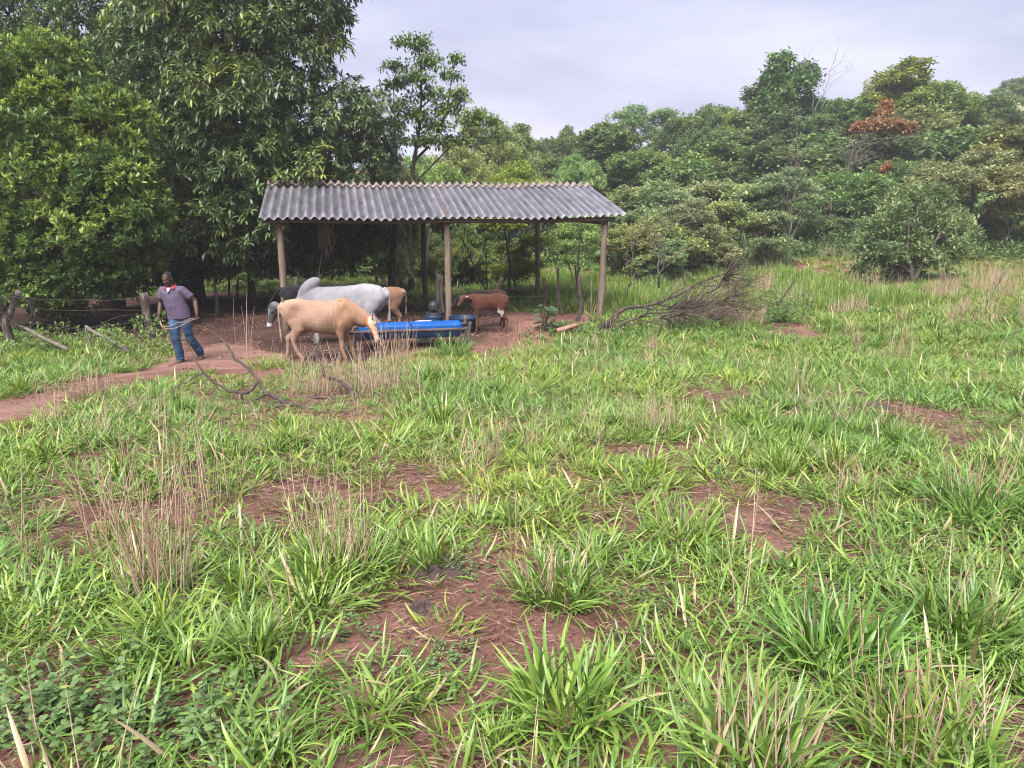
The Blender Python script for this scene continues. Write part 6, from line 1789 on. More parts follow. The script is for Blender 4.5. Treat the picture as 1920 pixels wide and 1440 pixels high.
# ------------------------------------------------------------------ grass tufts
def blade(az, th0, bend, L, w, r0, seg, rg, fold=True, twist=0.0, loose=.9):
    p = np.array((math.cos(az) * r0, math.sin(az) * r0, 0.0)); th = th0
    az = az + rg.normal() * loose
    d = np.array((math.cos(az), math.sin(az)))
    pts = [p.copy()]
    for i in range(seg):
        th_ = min(th, 1.75)
        st = L / seg
        p = p + st * np.array((math.sin(th_) * d[0], math.sin(th_) * d[1], math.cos(th_)))
        if p[2] < .012: p[2] = .012 + rg.uniform(0, .01)
        pts.append(p.copy()); th += bend / seg * (1 + .8 * i / seg)
        az += twist / seg; d = np.array((math.cos(az), math.sin(az)))
    pts = np.array(pts)
    s = np.array((-math.sin(az), math.cos(az), rg.uniform(-.35, .35))); s /= np.linalg.norm(s)
    prof = np.interp(np.linspace(0, 1, seg + 1), [0, .12, .4, .75, 1], [.45, .75, 1, .72, .03]) * w / 2
    nrm = np.cross(s, norm(np.gradient(pts, axis=0)))
    V = []; F = []
    if fold:
        for i in range(seg + 1):
            V += [pts[i] + s * prof[i] - nrm[i] * prof[i] * -.35, pts[i], pts[i] - s * prof[i] - nrm[i] * prof[i] * -.35]
        for i in range(seg):
            a = i * 3; F += [(a, a + 1, a + 4), (a, a + 4, a + 3), (a + 1, a + 2, a + 5), (a + 1, a + 5, a + 4)]
    else:
        for i in range(seg + 1):
            V += [pts[i] + s * prof[i], pts[i] - s * prof[i]]
        for i in range(seg):
            a = i * 2; F += [(a, a + 1, a + 3), (a, a + 3, a + 2)]
    return V, F

def tuft_mesh(name, seed, n, rad, L, w, th, bend, fold=True, seg=5, twist=.9, dry=.012):
    rg = np.random.default_rng(seed)
    V = []; F = []; T = []
    for i in range(n):
        az = rg.uniform(0, 6.28)
        q = rg.random()
        v, f = blade(az, rg.uniform(*th), rg.uniform(*bend), rg.uniform(*L), rg.uniform(*w), rad * math.sqrt(q), seg, rg, fold, rg.normal() * twist)
        b = len(V); V += v; F += [tuple(a + b for a in t) for t in f]
        t = float(np.clip(rg.normal(.47, .21), .0, .88))
        if rg.random() < dry: t = rg.uniform(.92, 1.0)
        T += [t] * len(v)
    return tri_mesh(name, np.array(V), np.array(F), np.array(T))

def stalk_mesh(name, seed, n, rad, L, r, lean=.25, leaves=.3):
    rg = np.random.default_rng(seed)
    m = MB(); T = []
    for i in range(n):
        a = rg.uniform(0, 6.28); q = rad * math.sqrt(rg.random())
        b = np.array((q * math.cos(a), q * math.sin(a), 0)); le = rg.uniform(*L)
        d = norm(np.array((rg.normal() * lean + .5 * b[0] / max(rad, .01) * lean, rg.normal() * lean + .5 * b[1] / max(rad, .01) * lean, 1)))
        k = rg.normal(size=3) * .05
        P = [b, b + d * le * .35, b + d * le * .7 + k * le * .4, b + d * le + k * le]
        n0 = len(m.v); m.tube(P, np.array((1, .9, .75, .35)) * r * rg.uniform(.7, 1.2), 4, cap=False)
        if rg.random() < leaves:
            j = b + d * le * rg.uniform(.3, .8); e = norm(rg.normal(size=3) + (0, 0, -.2))
            m.add([j, j + e * .05 + (0, 0, .004), j + e * .11 - (0, 0, .03), j + e * .055 - (0, 0, .008)], [(0, 1, 2, 3)])
        T += [float(np.clip(rg.normal(.5, .2), 0, 1))] * (len(m.v) - n0)
    me = m.mesh(name)
    a = me.attributes.new('tint', 'FLOAT', 'POINT'); a.data.foreach_set('value', np.array(T, np.float32))
    return me

TONE = [(0.0, (.66, .82, .85)), (.35, (.95, 1.0, .92)), (.6, (1.14, 1.05, .97)), (.85, (1.35, 1.15, .85)), (1.0, (1.75, 1.3, .95))]
GRASS = [(0.0, (.045, .095, .018)), (.30, (.10, .185, .032)), (.55, (.16, .265, .050)), (.80, (.24, .355, .074)), (.90, (.26, .36, .075)), (.93, (.36, .28, .17)), (1.0, (.44, .34, .22))]
STRAW = [(0.0, (.20, .115, .08)), (.35, (.40, .265, .18)), (.7, (.54, .41, .295)), (1.0, (.64, .54, .42))]
M_GRASS = leaf_mat('grass_blade', GRASS, .22, .34, .5, tone=TONE)
M_GRASS_ONE = leaf_mat('tussock_blade', GRASS, .22, .34, .5)
M_STRAW = leaf_mat('straw', STRAW, .10, .6, .3)
M_LITTER = leaf_mat('litter_straw', [(0.0, (.07, .04, .032)), (.4, (.19, .115, .085)), (.75, (.33, .225, .165)), (1.0, (.48, .38, .29))], .08, .7, .2)

hidden = bpy.data.collections.new('tuft_shapes')
def shape(i, me, mat):
    o = bpy.data.objects.new('tuft_shape_%02d' % i, me); me.materials.append(mat)
    me.polygons.foreach_set('use_smooth', np.ones(len(me.polygons), bool))
    hidden.objects.link(o)
SHAPES = [
    # 0-3 arching tussocks
    tuft_mesh('t', 1, 74, .11, (.18, .44), (.013, .024), (.05, .75), (.5, 1.5)), tuft_mesh('t', 2, 90, .13, (.18, .42), (.012, .022), (.05, .9), (.5, 1.7)),
    tuft_mesh('t', 3, 62, .09, (.20, .52), (.012, .023), (.0, .6), (.3, 1.2)), tuft_mesh('t', 4, 80, .14, (.16, .38), (.010, .018), (.2, 1.0), (.4, 1.5)),
    # 4-7 flattened trodden mats
    tuft_mesh('t', 5, 62, .22, (.14, .36), (.013, .024), (.55, 1.4), (.2, .9), twist=1.4), tuft_mesh('t', 6, 66, .25, (.13, .32), (.012, .022), (.5, 1.45), (.2, .9), twist=1.4, dry=.02),
    tuft_mesh('t', 7, 56, .24, (.15, .38), (.014, .026), (.55, 1.35), (.2, 1.0), twist=1.3), tuft_mesh('t', 8, 64, .26, (.11, .28), (.010, .019), (.4, 1.4), (.2, .9), twist=1.2, dry=.03),
    # 8-9 short fine turf
    tuft_mesh('t', 9, 70, .22, (.06, .17), (.005, .010), (.0, 1.1), (.2, 1.1), fold=False, seg=4), tuft_mesh('t', 10, 60, .24, (.07, .20), (.006, .012), (.1, 1.2), (.2, 1.0), fold=False, seg=4, dry=.025),
    # 10-11 tall reed-like
    tuft_mesh('t', 11, 80, .24, (.35, .8), (.008, .014), (.0, .35), (.1, .6), fold=False, seg=4, dry=.03), tuft_mesh('t', 12, 70, .28, (.3, .65), (.008, .014), (.0, .45), (.1, .7), fold=False, seg=4, dry=.1),
]
for i, me in enumerate(SHAPES): shape(i, me, M_GRASS)
for i, me in enumerate((stalk_mesh('s', 21, 9, .10, (.25, .6), .0030), stalk_mesh('s', 22, 14, .12, (.15, .38), .0030, .3, .5), stalk_mesh('s', 23, 22, .16, (.4, .85), .0032, .16), stalk_mesh('s', 24, 3, .05, (.4, .8), .003, .15))):
    shape(12 + i, me, M_STRAW)
# 16, 17 straw litter lying flat
def litter(seed, n, rad):
    rg = np.random.default_rng(seed); m = MB(); T = []
    for i in range(n):
        a, q, t = rg.uniform(0, 6.28), rad * math.sqrt(rg.random()), rg.uniform(0, 6.28)
        L = rg.uniform(.02, .15); w = rg.uniform(.0008, .0022); z = rg.uniform(.004, .022); dz = rg.normal() * .010
        c = np.array((q * math.cos(a), q * math.sin(a), z)); d = np.array((math.cos(t), math.sin(t), 0)) * L / 2; s = np.array((-math.sin(t), math.cos(t), 0)) * w
        b = rg.normal() * .012
        V = [c - d + s + (0, 0, -dz), c + s + np.array((-math.sin(t), math.cos(t), 0)) * b + (0, 0, .004), c + d + (0, 0, dz), c - s + np.array((-math.sin(t), math.cos(t), 0)) * b]
        m.add(V, [(0, 1, 3), (1, 2, 3)]); T += [float(np.clip(rg.normal(.42, .25), 0, 1))] * 4
    me = m.mesh('l'); at_ = me.attributes.new('tint', 'FLOAT', 'POINT'); at_.data.foreach_set('value', np.array(T, np.float32))
    return me
shape(16, litter(31, 120, .26), M_LITTER); shape(17, litter(32, 90, .30), M_LITTER)
# 18, 19 small round-leaved weeds
def weed_mesh(seed, n, rad, L):
    rg = np.random.default_rng(seed); B = []; D = []; LL_ = []
    for i in range(n):
        a, q = rg.uniform(0, 6.28), rad * math.sqrt(rg.random()); h = rg.uniform(.02, .16)
        for k in range(rg.integers(4, 8)):
            t = rg.uniform(0, 6.28); z = h * rg.uniform(.3, 1)
            B.append((q * math.cos(a), q * math.sin(a), z)); D.append((math.cos(t), math.sin(t), rg.uniform(-.1, .7))); LL_.append(L * rg.uniform(.6, 1.15))
    LL_ = np.array(LL_)
    V, F, T = leaf_strips(np.array(B), np.array(D), LL_, LL_ * .56, .2, np.clip(rg.normal(.45, .2, len(B)), 0, 1), 3, seed)
    return tri_mesh('w', V, F, T)
M_WEED = leaf_mat('weed_leaf', [(0, (.06, .11, .035)), (.5, (.12, .20, .07)), (.8, (.17, .25, .085)), (1, (.40, .42, .07))], .25, .5, .3)
shape(18, weed_mesh(41, 20, .20, .042), M_WEED); shape(19, weed_mesh(42, 16, .22, .036), M_WEED)

def scatter(name, P, rot, scl, pick, tone):
    me = bpy.data.meshes.new(name)
    me.vertices.add(len(P)); me.vertices.foreach_set('co', np.ascontiguousarray(P, np.float32).ravel())
    for nm, tp, arr, key in (('rot', 'FLOAT_VECTOR', rot, 'vector'), ('scl', 'FLOAT', scl, 'value'), ('pick', 'INT', pick, 'value'), ('tone', 'FLOAT', tone, 'value')):
        a = me.attributes.new(nm, tp, 'POINT')
        a.data.foreach_set(key, np.ascontiguousarray(arr, np.int32 if tp == 'INT' else np.float32).ravel())
    o = bpy.data.objects.new(name, me); C.objects.link(o)
    ng = bpy.data.node_groups.get('plant_scatter')
    if ng is None:
        ng = bpy.data.node_groups.new('plant_scatter', 'GeometryNodeTree')
        ng.interface.new_socket('Geometry', in_out='INPUT', socket_type='NodeSocketGeometry'); ng.interface.new_socket('Geometry', in_out='OUTPUT', socket_type='NodeSocketGeometry')
        gi, go = ng.nodes.new('NodeGroupInput'), ng.nodes.new('NodeGroupOutput')
        ci = ng.nodes.new('GeometryNodeCollectionInfo'); ci.inputs['Collection'].default_value = hidden
        ci.inputs['Separate Children'].default_value = True; ci.inputs['Reset Children'].default_value = True
        ip = ng.nodes.new('GeometryNodeInstanceOnPoints'); ip.inputs['Pick Instance'].default_value = True
        def na(nm, dt):
            q = ng.nodes.new('GeometryNodeInputNamedAttribute'); q.data_type = dt; q.inputs['Name'].default_value = nm
            return [s for s in q.outputs if s.enabled and s.name == 'Attribute'][0]
        L = ng.links
        L.new(gi.outputs[0], ip.inputs['Points']); L.new(ci.outputs[0], ip.inputs['Instance'])
        L.new(na('pick', 'INT'), ip.inputs['Instance Index']); L.new(na('rot', 'FLOAT_VECTOR'), ip.inputs['Rotation']); L.new(na('scl', 'FLOAT'), ip.inputs['Scale'])
        L.new(ip.outputs[0], go.inputs[0])
    md = o.modifiers.new('scatter', 'NODES'); md.node_group = ng
    return tag(o, kind='stuff')

def cells(y0, y1, c, seed, side=.76, pad=1.2):
    rg = np.random.default_rng(seed)
    w = side * y1 + pad
    X, Y = np.meshgrid(np.arange(-w, w, c), np.arange(y0, y1, c))
    x = X.ravel() + rg.uniform(-.5, .5, X.size) * c * 1.1; y = Y.ravel() + rg.uniform(-.5, .5, X.size) * c * 1.1
    k = np.abs(x) < side * np.maximum(y, .5) + pad
    return x[k], y[k], rg

# pasture: bands of cells that widen with distance
PX, PY, SC, PK, TO = [], [], [], [], []
def put(x, y, s, p, t):
    PX.append(x); PY.append(y); SC.append(s); PK.append(p); TO.append(t)
for y0, y1, c, sd in ((1.0, 4.5, .14, 1), (4.5, 8, .16, 2), (8, 13, .19, 3), (13, 20, .25, 4), (20, 29, .34, 5), (29, 40, .5, 6)):
    x, y, rg = cells(y0, y1, c, 700 + sd)
    p = np.stack([x, y], 1)
    b = bare_mask(x, y)
    d1 = vnoise(p * .9, 51) + .5 * vnoise(p * 2.3, 52)                 # lush against trodden
    d2 = vnoise(p * 1.7, 53)
    # bare foreground scars follow the noise too
    bare2 = (vnoise(p * 1.15, 54) * .7 + .75 * vnoise(p * 2.9, 55) > np.where(y < 6, .38, .50)) & (y < 13)
    scar = b & ~bare_mask(x, y, False)
    keep = (~b | (scar & (rg.random(len(x)) < .11))) & ~(bare2 & (rg.random(len(x)) < .85)) & (rg.random(len(x)) < np.where(y < 7, .62, np.where(y < 11, .80, .95)))
    x, y, d1, d2, scar = x[keep], y[keep], d1[keep], d2[keep], scar[keep]
    n = len(x); u = rg.random(n)
    lush = d1 + .25 * rg.normal(size=n)
    pick = np.where(lush > .42, np.where(u < .45, rg.integers(0, 4, n), rg.integers(4, 8, n)), np.where(u < .07, rg.integers(0, 4, n), np.where(u < .80, rg.integers(4, 8, n), rg.integers(8, 10, n))))
    scl = rg.uniform(.65, 1.1, n) * np.where(pick < 4, np.clip(.62 + .30 * lush, .5, 1.0), 1.0) * np.interp(y, [0, 6, 10, 20, 40], [.80, .84, .93, 1.1, 1.4])
    tone = np.clip(.52 + .30 * vnoise(np.stack([x, y], 1) * .55, 56) + .12 * rg.normal(size=n), 0, 1)
    near_bare = np.zeros(n, bool)
    for dy in (.35, .7, 1.05):
        near_bare |= bare_mask(x, y + dy)
    scl = scl * np.where((near_bare & (y > 6)) | in_poly(x, y, LOWG), .55, 1.0) * np.where(scar, .5, 1.0)
    put(x, y, scl, pick, tone)
    # dry stalks among the green
    x, y, rg = cells(y0, y1, c * 1.9, 720 + sd)
    p = np.stack([x, y], 1)
    k = ~bare_mask(x, y) & (vnoise(p * .8, 57) + .3 * rg.normal(size=len(x)) > .40) & (rg.random(len(x)) < .6)
    x, y = x[k], y[k]; n = len(x)
    put(x, y, rg.uniform(.6, 1.1, n), rg.choice([12, 13, 13, 15], n), rg.random(n))
x = np.concatenate(PX); y = np.concatenate(PY); scl = np.concatenate(SC); pick = np.concatenate(PK); tone = np.concatenate(TO)
# reeds over the wet hollow behind the shelter and right of it
rx, ry, rg = cells(20.5, 31, .36, 741)
q = (rx > 1.0) & (rx < 11.5) & (vnoise(np.stack([rx, ry], 1) * .4, 58) + .3 * rg.normal(size=len(rx)) > -.35)
rx, ry = rx[q], ry[q]; n = len(rx)
isr = pick >= 12
G = np.concatenate
gx_, gy_ = G([x[~isr], rx]), G([y[~isr], ry])
gs, gp, gt = G([scl[~isr], rg.uniform(.6, 1.0, n)]), G([pick[~isr], rg.integers(10, 12, n)]), G([tone[~isr], np.clip(rg.normal(.6, .12, n), 0, 1)])
rg = np.random.default_rng(750)
n = len(gx_)
rot = np.stack([rg.normal(size=n) * .08, rg.normal(size=n) * .08, rg.uniform(0, 6.28, n)], 1)
scatter('grass', np.stack([gx_, gy_, ground_z(gx_, gy_) - .008], 1), rot, gs, gp, gt)
n = int(isr.sum())
# dry standing straw right of the pasture, among it
sx, sy, rg = cells(15, 34, .5, 760)
q = (sx > 5.2) & (vnoise(np.stack([sx, sy], 1) * .5, 59) + .35 * rg.normal(size=len(sx)) > .55)
sx, sy = sx[q], sy[q]; m_ = len(sx)
xx, yy = G([x[isr], sx]), G([y[isr], sy])
rot = np.stack([rg.normal(size=n + m_) * .12, rg.normal(size=n + m_) * .12, rg.uniform(0, 6.28, n + m_)], 1)
scatter('dry_stalks', np.stack([xx, yy, ground_z(xx, yy) - .01], 1), rot, G([scl[isr], rg.uniform(.7, 1.2, m_)]), G([pick[isr], rg.choice([12, 14, 14], m_)]), np.zeros(n + m_))
# straw litter on the soil of the foreground
lx, ly, rg = cells(1.0, 11, .26, 770)
k = rg.random(len(lx)) < np.where(bare_mask(lx, ly), .95, .85)
k &= ~in_poly(lx, ly, PATH)
lx, ly = lx[k], ly[k]
mx_, my_, rg = cells(13, 20.5, .30, 775)                 # trodden litter where the cattle stand
k = in_poly(mx_, my_, BARE) & (vnoise(np.stack([mx_, my_], 1) * .9, 98) > .05) & (rg.random(len(mx_)) < .22)
lx, ly = G([lx, mx_[k]]), G([ly, my_[k]]); n = len(lx)
scatter('straw_litter', np.stack([lx, ly, ground_z(lx, ly) + .001], 1), np.stack([np.zeros(n), np.zeros(n), rg.uniform(0, 6.28, n)], 1), rg.uniform(.7, 1.25, n), rg.integers(16, 18, n), np.zeros(n))
# round-leaved weeds at the lower left corner and dotted about
wx, wy = [], []
for i in range(20):
    g = on_ground(rg.uniform(-60, 470), rg.uniform(1270, 1460)); wx.append(g[0]); wy.append(g[1])
for i in range(120):
    g = on_ground(rg.uniform(0, 1920), rg.uniform(640, 1300)); wx.append(g[0]); wy.append(g[1])
wx, wy = np.array(wx), np.array(wy); n = len(wx)
scatter('creeping_weeds', np.stack([wx, wy, ground_z(wx, wy)], 1), np.stack([np.zeros(n), np.zeros(n), rg.uniform(0, 6.28, n)], 1), rg.uniform(.7, 1.1, n) * np.where(np.arange(n) < 20, .9, .6), rg.integers(18, 20, n), np.zeros(n))

# ------------------------------------------------------------------ single tussocks and dry clumps one can point at
def clump(name, label, cat, px, py, seed, n=90, L=(.2, .5), w=(.011, .022), th=(.0, .65), bend=(.3, 1.2), rad=.13, stalks=0, sl=(.3, .8), srad=.16, color=(1, 1, 1), lean=.18, sr=.0032):
    g = on_ground(px, py)
    root = empty(name, g, 0, label, cat)
    if n:
        o = link('blades', tuft_mesh('blades', seed, int(n * 1.5), rad * 1.1, (L[0] * .75, L[1] * .78), (w[0] * .8, w[1] * .8), (th[0], th[1] + .25), (bend[0], bend[1] + .3)), M_GRASS_ONE, root); o.color = (*color, 1); o['kind'] = 'stuff'
    if stalks:
        o = link('dry_stems', stalk_mesh('dry_stems', seed + 1, stalks, srad, sl, sr, lean), M_STRAW, root); o['kind'] = 'stuff'
    return root
clump('grass_tussock', 'green tussock with broken brown stems in the bare patch at the centre foreground', 'tussock', 1040, 1130, 801, 170, (.18, .42), rad=.16, stalks=34, sl=(.15, .36), lean=.2)
clump('grass_tussock', 'broad-bladed bright tussock at the bottom centre below the bare patch', 'tussock', 1060, 1345, 803, 120, (.2, .46), (.014, .026), rad=.14, color=(1.1, 1.1, 1))
clump('grass_tussock', 'lush dark tussock with long arching blades right of centre near the bottom', 'tussock', 1560, 1265, 805, 170, (.25, .6), (.013, .026), (.0, .9), rad=.17, stalks=8, sl=(.2, .4), color=(.8, .95, .85))
clump('grass_tussock', 'tall tussock mixed with many brown stubs at the bottom right', 'tussock', 1730, 1420, 807, 120, (.2, .5), (.010, .02), rad=.18, stalks=60, sl=(.15, .38), srad=.22, color=(1.1, 1.05, .9))
clump('grass_tussock', 'spreading tussock with long stems in front of the soil at the right edge', 'tussock', 1800, 1200, 809, 130, (.25, .55), rad=.14, stalks=10, sl=(.3, .6))
clump('grass_tussock', 'dense dark tussock high on the right side with brown stems above it', 'tussock', 1830, 960, 811, 190, (.25, .55), (.010, .018), (.0, .55), rad=.24, stalks=24, sl=(.3, .6), color=(.75, .95, .8))
clump('grass_tussock', 'upright tussock with brown stubs left of the big dung pat', 'tussock', 640, 1090, 813, 130, (.2, .45), (.009, .016), (.0, .5), rad=.16, stalks=46, sl=(.25, .6), srad=.14)
clump('grass_tussock', 'tall tussock with brown stubs at the bottom edge right of centre', 'tussock', 1400, 1470, 815, 90, (.25, .55), (.012, .024), (.0, .5), rad=.15, stalks=30, sl=(.2, .45))
clump('grass_tussock', 'pale green wide tussock in the middle distance right of centre', 'tussock', 1270, 1020, 817, 150, (.2, .45), (.011, .02), (.0, .8), rad=.17, stalks=12, sl=(.2, .4), color=(1.15, 1.1, 1))
clump('grass_tussock', 'tussock full of reddish stubs in the middle of the pasture', 'tussock', 1230, 815, 819, 120, (.2, .45), (.009, .016), (.0, .5), rad=.24, stalks=90, sl=(.2, .5), srad=.3)
clump('grass_tussock', 'shock of narrow green grass beside the right leg of the trough', 'tussock', 850, 668, 821, 130, (.3, .7), (.010, .017), (.0, .55), rad=.3, color=(.85, 1, .85))
clump('grass_tussock', 'green grass clump under the wires of the left fence', 'tussock', 130, 655, 823, 120, (.25, .55), (.010, .017), (.0, .6), rad=.28)
clump('grass_tussock', 'tall green clump with pale straw behind the tan cow hooves', 'tussock', 500, 690, 825, 140, (.2, .42), (.009, .016), (.0, .7), rad=.3, stalks=6, sl=(.3, .6), color=(1.2, 1.1, .9))
clump('grass_tussock', 'tall clump with straw in the right middle of the pasture', 'tussock', 1490, 740, 827, 150, (.3, .65), (.009, .016), (.0, .5), rad=.3, stalks=16, sl=(.4, .8))
clump('dry_clump', 'tall pale dry stalks clump standing at the left in front of the dead branch', 'dry grass', 300, 1120, 841, 0, stalks=74, sl=(.35, .98), srad=.20, lean=.14, sr=.0032)
clump('dry_clump', 'sparse tall straw stems left of the tall pale stalks clump', 'dry grass', 215, 1060, 843, 0, stalks=9, sl=(.6, 1.1), srad=.14, lean=.10, sr=.0032)
clump('dry_clump', 'thin dry stems beside the tall pale stalks clump on its right', 'dry grass', 390, 960, 845, 0, stalks=32, sl=(.3, .75), srad=.24, lean=.10)
clump('dry_clump', 'dry stems clump in the left middle between the branches and the dung', 'dry grass', 600, 1020, 847, 0, stalks=26, sl=(.3, .7), srad=.18, lean=.10)
clump('dry_clump', 'dense reddish dry grass clump before the trough and the tan cow forelegs', 'dry grass', 690, 735, 849, 0, stalks=110, sl=(.3, .8), srad=.45, lean=.16, sr=.0045)
clump('dry_clump', 'reddish dry grass clump below the belly of the tan cow', 'dry grass', 590, 735, 851, 0, stalks=100, sl=(.25, .6), srad=.38, lean=.25, sr=.004)
clump('dry_clump', 'dry straw clump in front of the blue trough middle', 'dry grass', 740, 690, 853, 0, stalks=60, sl=(.4, .9), srad=.35, lean=.13, sr=.004)
clump('dry_clump', 'pinkish dry grass clump at the edge of the path left of the man', 'dry grass', 165, 745, 855, 0, stalks=70, sl=(.2, .5), srad=.32, lean=.2, sr=.004)
clump('dry_clump', 'brownish trampled dry clump left of the curved dead branch', 'dry grass', 270, 780, 857, 30, (.15, .3), stalks=60, sl=(.15, .4), srad=.3, lean=.3)
clump('dry_clump', 'pale straw tuft rising behind the dark stem right of the felled limb', 'dry grass', 1432, 556, 859, 0, stalks=60, sl=(.5, 1.0), srad=.25, lean=.08, sr=.006)
clump('dry_clump', 'tangled rusty dry grass under the twigs at the right end of the felled limb', 'dry grass', 1370, 606, 857 + 30, 0, stalks=260, sl=(.25, .75), srad=.75, lean=.5, sr=.005)
clump('dry_clump', 'rusty dry tuft in the pasture right of the felled limb weeds', 'dry grass', 1575, 592, 861, 0, stalks=50, sl=(.3, .6), srad=.35, lean=.14, sr=.006)
clump('dry_clump', 'rusty dry tuft below the round pale shrub', 'dry grass', 1612, 590, 863, 0, stalks=50, sl=(.3, .65), srad=.35, lean=.14, sr=.006)
clump('dry_clump', 'pale dry tuft right of the round pale shrub at the pasture edge', 'dry grass', 1765, 560, 865, 0, stalks=60, sl=(.4, .8), srad=.4, lean=.12, sr=.006)
clump('dry_clump', 'wispy tall dry stems at the right middle of the pasture', 'dry grass', 1690, 680, 867, 0, stalks=26, sl=(.4, .95), srad=.25, lean=.12, sr=.004)
clump('dry_clump', 'dry straw patch near the right edge under the tall feathery tree', 'dry grass', 1850, 545, 869, 0, stalks=90, sl=(.4, .9), srad=.6, lean=.12, sr=.006)
clump('dry_clump', 'few tall straws by the path between the man and the tan cow', 'dry grass', 462, 668, 871, 0, stalks=5, sl=(.6, 1.35), srad=.18, lean=.05, sr=.005)
clump('dry_clump', 'straw stems before the dirt mound right of the trough', 'dry grass', 985, 665, 873, 0, stalks=26, sl=(.25, .75), srad=.35, lean=.2, sr=.004)

# ------------------------------------------------------------------ dung pats, big-leaved plant
M_DUNG = surf_mat('old_dung', [(0.25, (.03, .022, .02)), (0.55, (.075, .052, .048)), (0.8, (.14, .10, .092))], 18, .92, 1.0, bump_scale=60, dist=.015)
def dung(label, px, py, r, h, seed):
    g = on_ground(px, py)
    n, k = 44, 20
    V = []; F = []
    for i in range(k):
        q = i / (k - 1)
        for j in range(n):
            t = j * 2 * math.pi / n
            V.append((q * r * math.cos(t), q * r * .8 * math.sin(t), 0))
    V = np.array(V)
    edge = 1 + .22 * vnoise(V[:, :2] / r * 1.7 + seed, seed)
    V[:, :2] *= edge[:, None]
    q = np.repeat(np.arange(k) / (k - 1), n)
    V[:, 2] = h * (1 - q ** 3) * (.75 + .5 * vnoise(V[:, :2] / r * 2.5 + seed, seed + 1)) + .22 * h * vnoise(V[:, :2] / r * 7, seed + 2) * (q < .97) - .012 * (q > .9)
    for i in range(k - 1):
        for j in range(n):
            a = i * n + j; b = i * n + (j + 1) % n
            F.append((a, b, b + n, a + n))
    o = MB().add(V, F).build('dung_pat', M_DUNG); o.location = g
    return tag(o, label, 'dung')
dung('large crusty dark dung pat on bare soil left of the centre tussock', 825, 1075, .17, .075, 3)
dung('small dark dung lump just below the large pat', 790, 1150, .075, .06, 4)
dung('dark dung pat in the grass at the right middle of the pasture', 1642, 766, .20, .08, 5)
dung('dark dung lump half hidden in grass above the large pat', 735, 950, .12, .05, 6)
dung('flat dung pat in the grass at the right edge', 1905, 668, .28, .08, 7)

bp_ = on_ground(1022, 622)
plant = empty('broad_leaf_plant', bp_, 0, 'dark plant with large lobed grey-green leaves before the rear right post', 'plant')
rg = np.random.default_rng(901)
M_BIGLEAF = leaf_mat('big_leaf', [(0, (.030, .060, .030)), (1, (.09, .135, .075))], .2, .5, .35)
m = MB()
stems = []
for i in range(20):
    a = rg.uniform(0, 6.28); h = rg.uniform(.10, .62); r = rg.uniform(.04, .24)
    tip = np.array((r * math.cos(a), r * math.sin(a), h)); m.tube(curve_pts([(0, 0, 0), tip * (.3, .3, .6), tip], 4), np.linspace(.012, .005, 9), 5); stems.append((tip, a))
m.build('stem', M_TRUNK, plant)
for tip, a in stems:
    a += rg.normal() * .5; L = rg.uniform(.13, .24); u = np.linspace(0, 1, 9)
    prof = np.array((.1, .55, .8, .62, .95, .7, .78, .4, .02)) * L * .55
    d = norm(np.array((math.cos(a), math.sin(a), rg.uniform(-.35, .3)))); s = norm(np.cross(d, (0, 0, 1))); nn = np.cross(s, d)
    V = []; F = []
    for j in range(9):
        c = tip + d * u[j] * L - np.array((0, 0, .25 * L * u[j] ** 2))
        V += [c + s * prof[j] - nn * prof[j] * .2, c, c - s * prof[j] - nn * prof[j] * .2]
    for j in range(8):
        b = j * 3; F += [(b, b + 1, b + 4, b + 3), (b + 1, b + 2, b + 5, b + 4)]
    me = MB().add(V, F).mesh('leaf'); at_ = me.attributes.new('tint', 'FLOAT', 'POINT'); at_.data.foreach_set('value', np.full(27, rg.uniform(.1, 1), np.float32))
    link('leaf', me, M_BIGLEAF, plant)

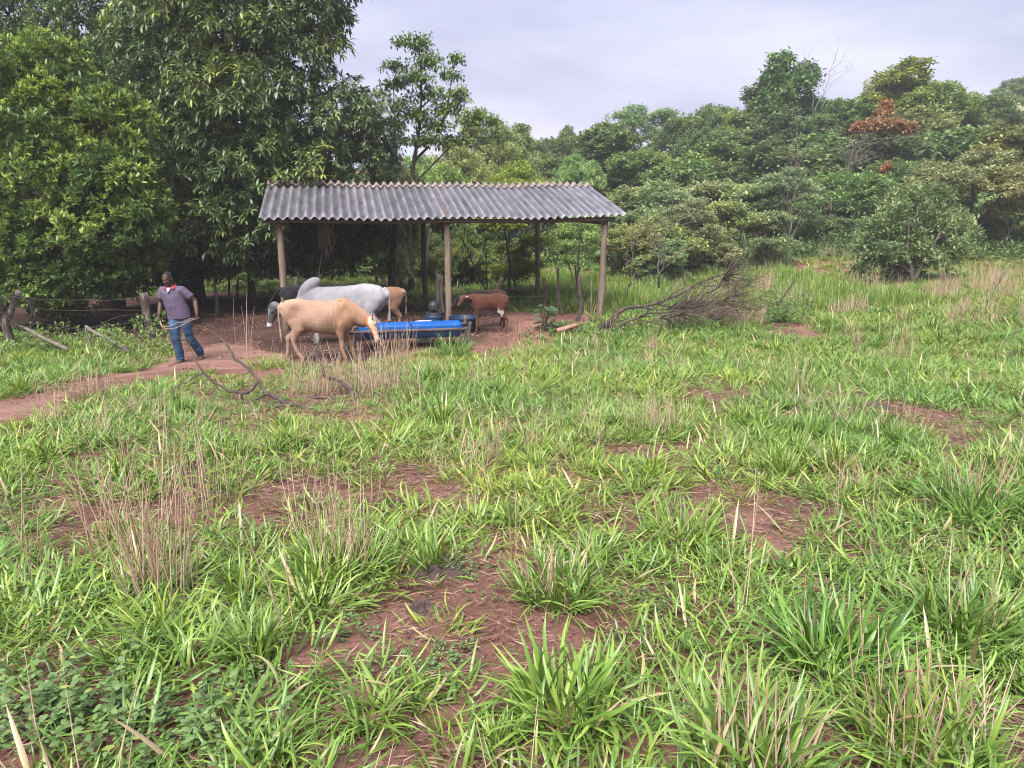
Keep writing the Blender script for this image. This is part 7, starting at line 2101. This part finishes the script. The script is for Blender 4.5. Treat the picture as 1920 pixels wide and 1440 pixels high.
# ------------------------------------------------------------------ grassy far hill at the upper right
hx_ = np.linspace(52, 175, 60); hy_ = np.linspace(96, 175, 44)
gx, gy = np.meshgrid(hx_, hy_)
fx_, fy_ = gx.ravel(), gy.ravel()
e = np.minimum.reduce([(fx_ - 52) / 8, (175 - fx_) / 8, (fy_ - 96) / 8, (175 - fy_) / 8])
hz_ = ground_z(fx_, fy_) + .6 * sstep(0, 1, e) - .3 + .25 * vnoise(np.stack([fx_, fy_], 1) * .25, 91)
i = np.arange(43)[:, None] * 60 + np.arange(59)[None]
F = np.stack([i, i + 1, i + 61, i + 60], -1).reshape(-1, 4)
hill = link('hill', tri_mesh('hill', np.stack([fx_, fy_, hz_], 1), F), surf_mat('dry_hill_grass', [(.3, (.13, .16, .06)), (.55, (.22, .23, .10)), (.8, (.33, .29, .16))], .35, .95, .6, bump_scale=3, dist=.3))
tag(hill, kind='structure')

# crumbs and clods of soil on the bare scars
def clod(seed):
    rg = np.random.default_rng(seed); m = MB()
    for i in range(9):
        r = rg.uniform(.003, .010); c = np.array((rg.normal() * .09, rg.normal() * .09, r * .4))
        V = []
        for z, q in ((-.6, .75), (.1, 1), (.75, .6)):
            for k in range(6):
                t = k * math.pi / 3 + rg.uniform(-.25, .25)
                V.append(c + r * np.array((math.cos(t) * q, math.sin(t) * q, z)) * rg.uniform(.75, 1.2))
        F = [(a * 6 + k, a * 6 + (k + 1) % 6, a * 6 + 6 + (k + 1) % 6, a * 6 + 6 + k) for a in (0, 1) for k in range(6)] + [tuple(range(12, 18))]
        m.add(V, F)
    return m.mesh('c')
M_CLOD = surf_mat('soil_clod', [(0.3, (.085, .04, .032)), (0.55, (.16, .08, .062)), (0.75, (.26, .15, .12))], 30, .9, .5, dist=.004)
shape(20, clod(51), M_CLOD); shape(21, clod(52), M_CLOD)
cx_, cy_, rg = cells(1.2, 11, .17, 790)
p = np.stack([cx_, cy_], 1)
k = rg.random(len(cx_)) < np.where(bare_mask(cx_, cy_), .75, .22)
cx_, cy_ = cx_[k], cy_[k]
mx_, my_, rg = cells(12.5, 20.5, .26, 795)
k = in_poly(mx_, my_, BARE) & (rg.random(len(mx_)) < .4)
nn_ = len(cx_); cx_, cy_ = G([cx_, mx_[k]]), G([cy_, my_[k]]); n = len(cx_)
scatter('soil_crumbs', np.stack([cx_, cy_, ground_z(cx_, cy_)], 1), np.stack([np.zeros(n), np.zeros(n), rg.uniform(0, 6.28, n)], 1), rg.uniform(.6, 1.5, n) * np.where(np.arange(n) < nn_, 1, 2.2), rg.integers(20, 22, n), np.zeros(n))
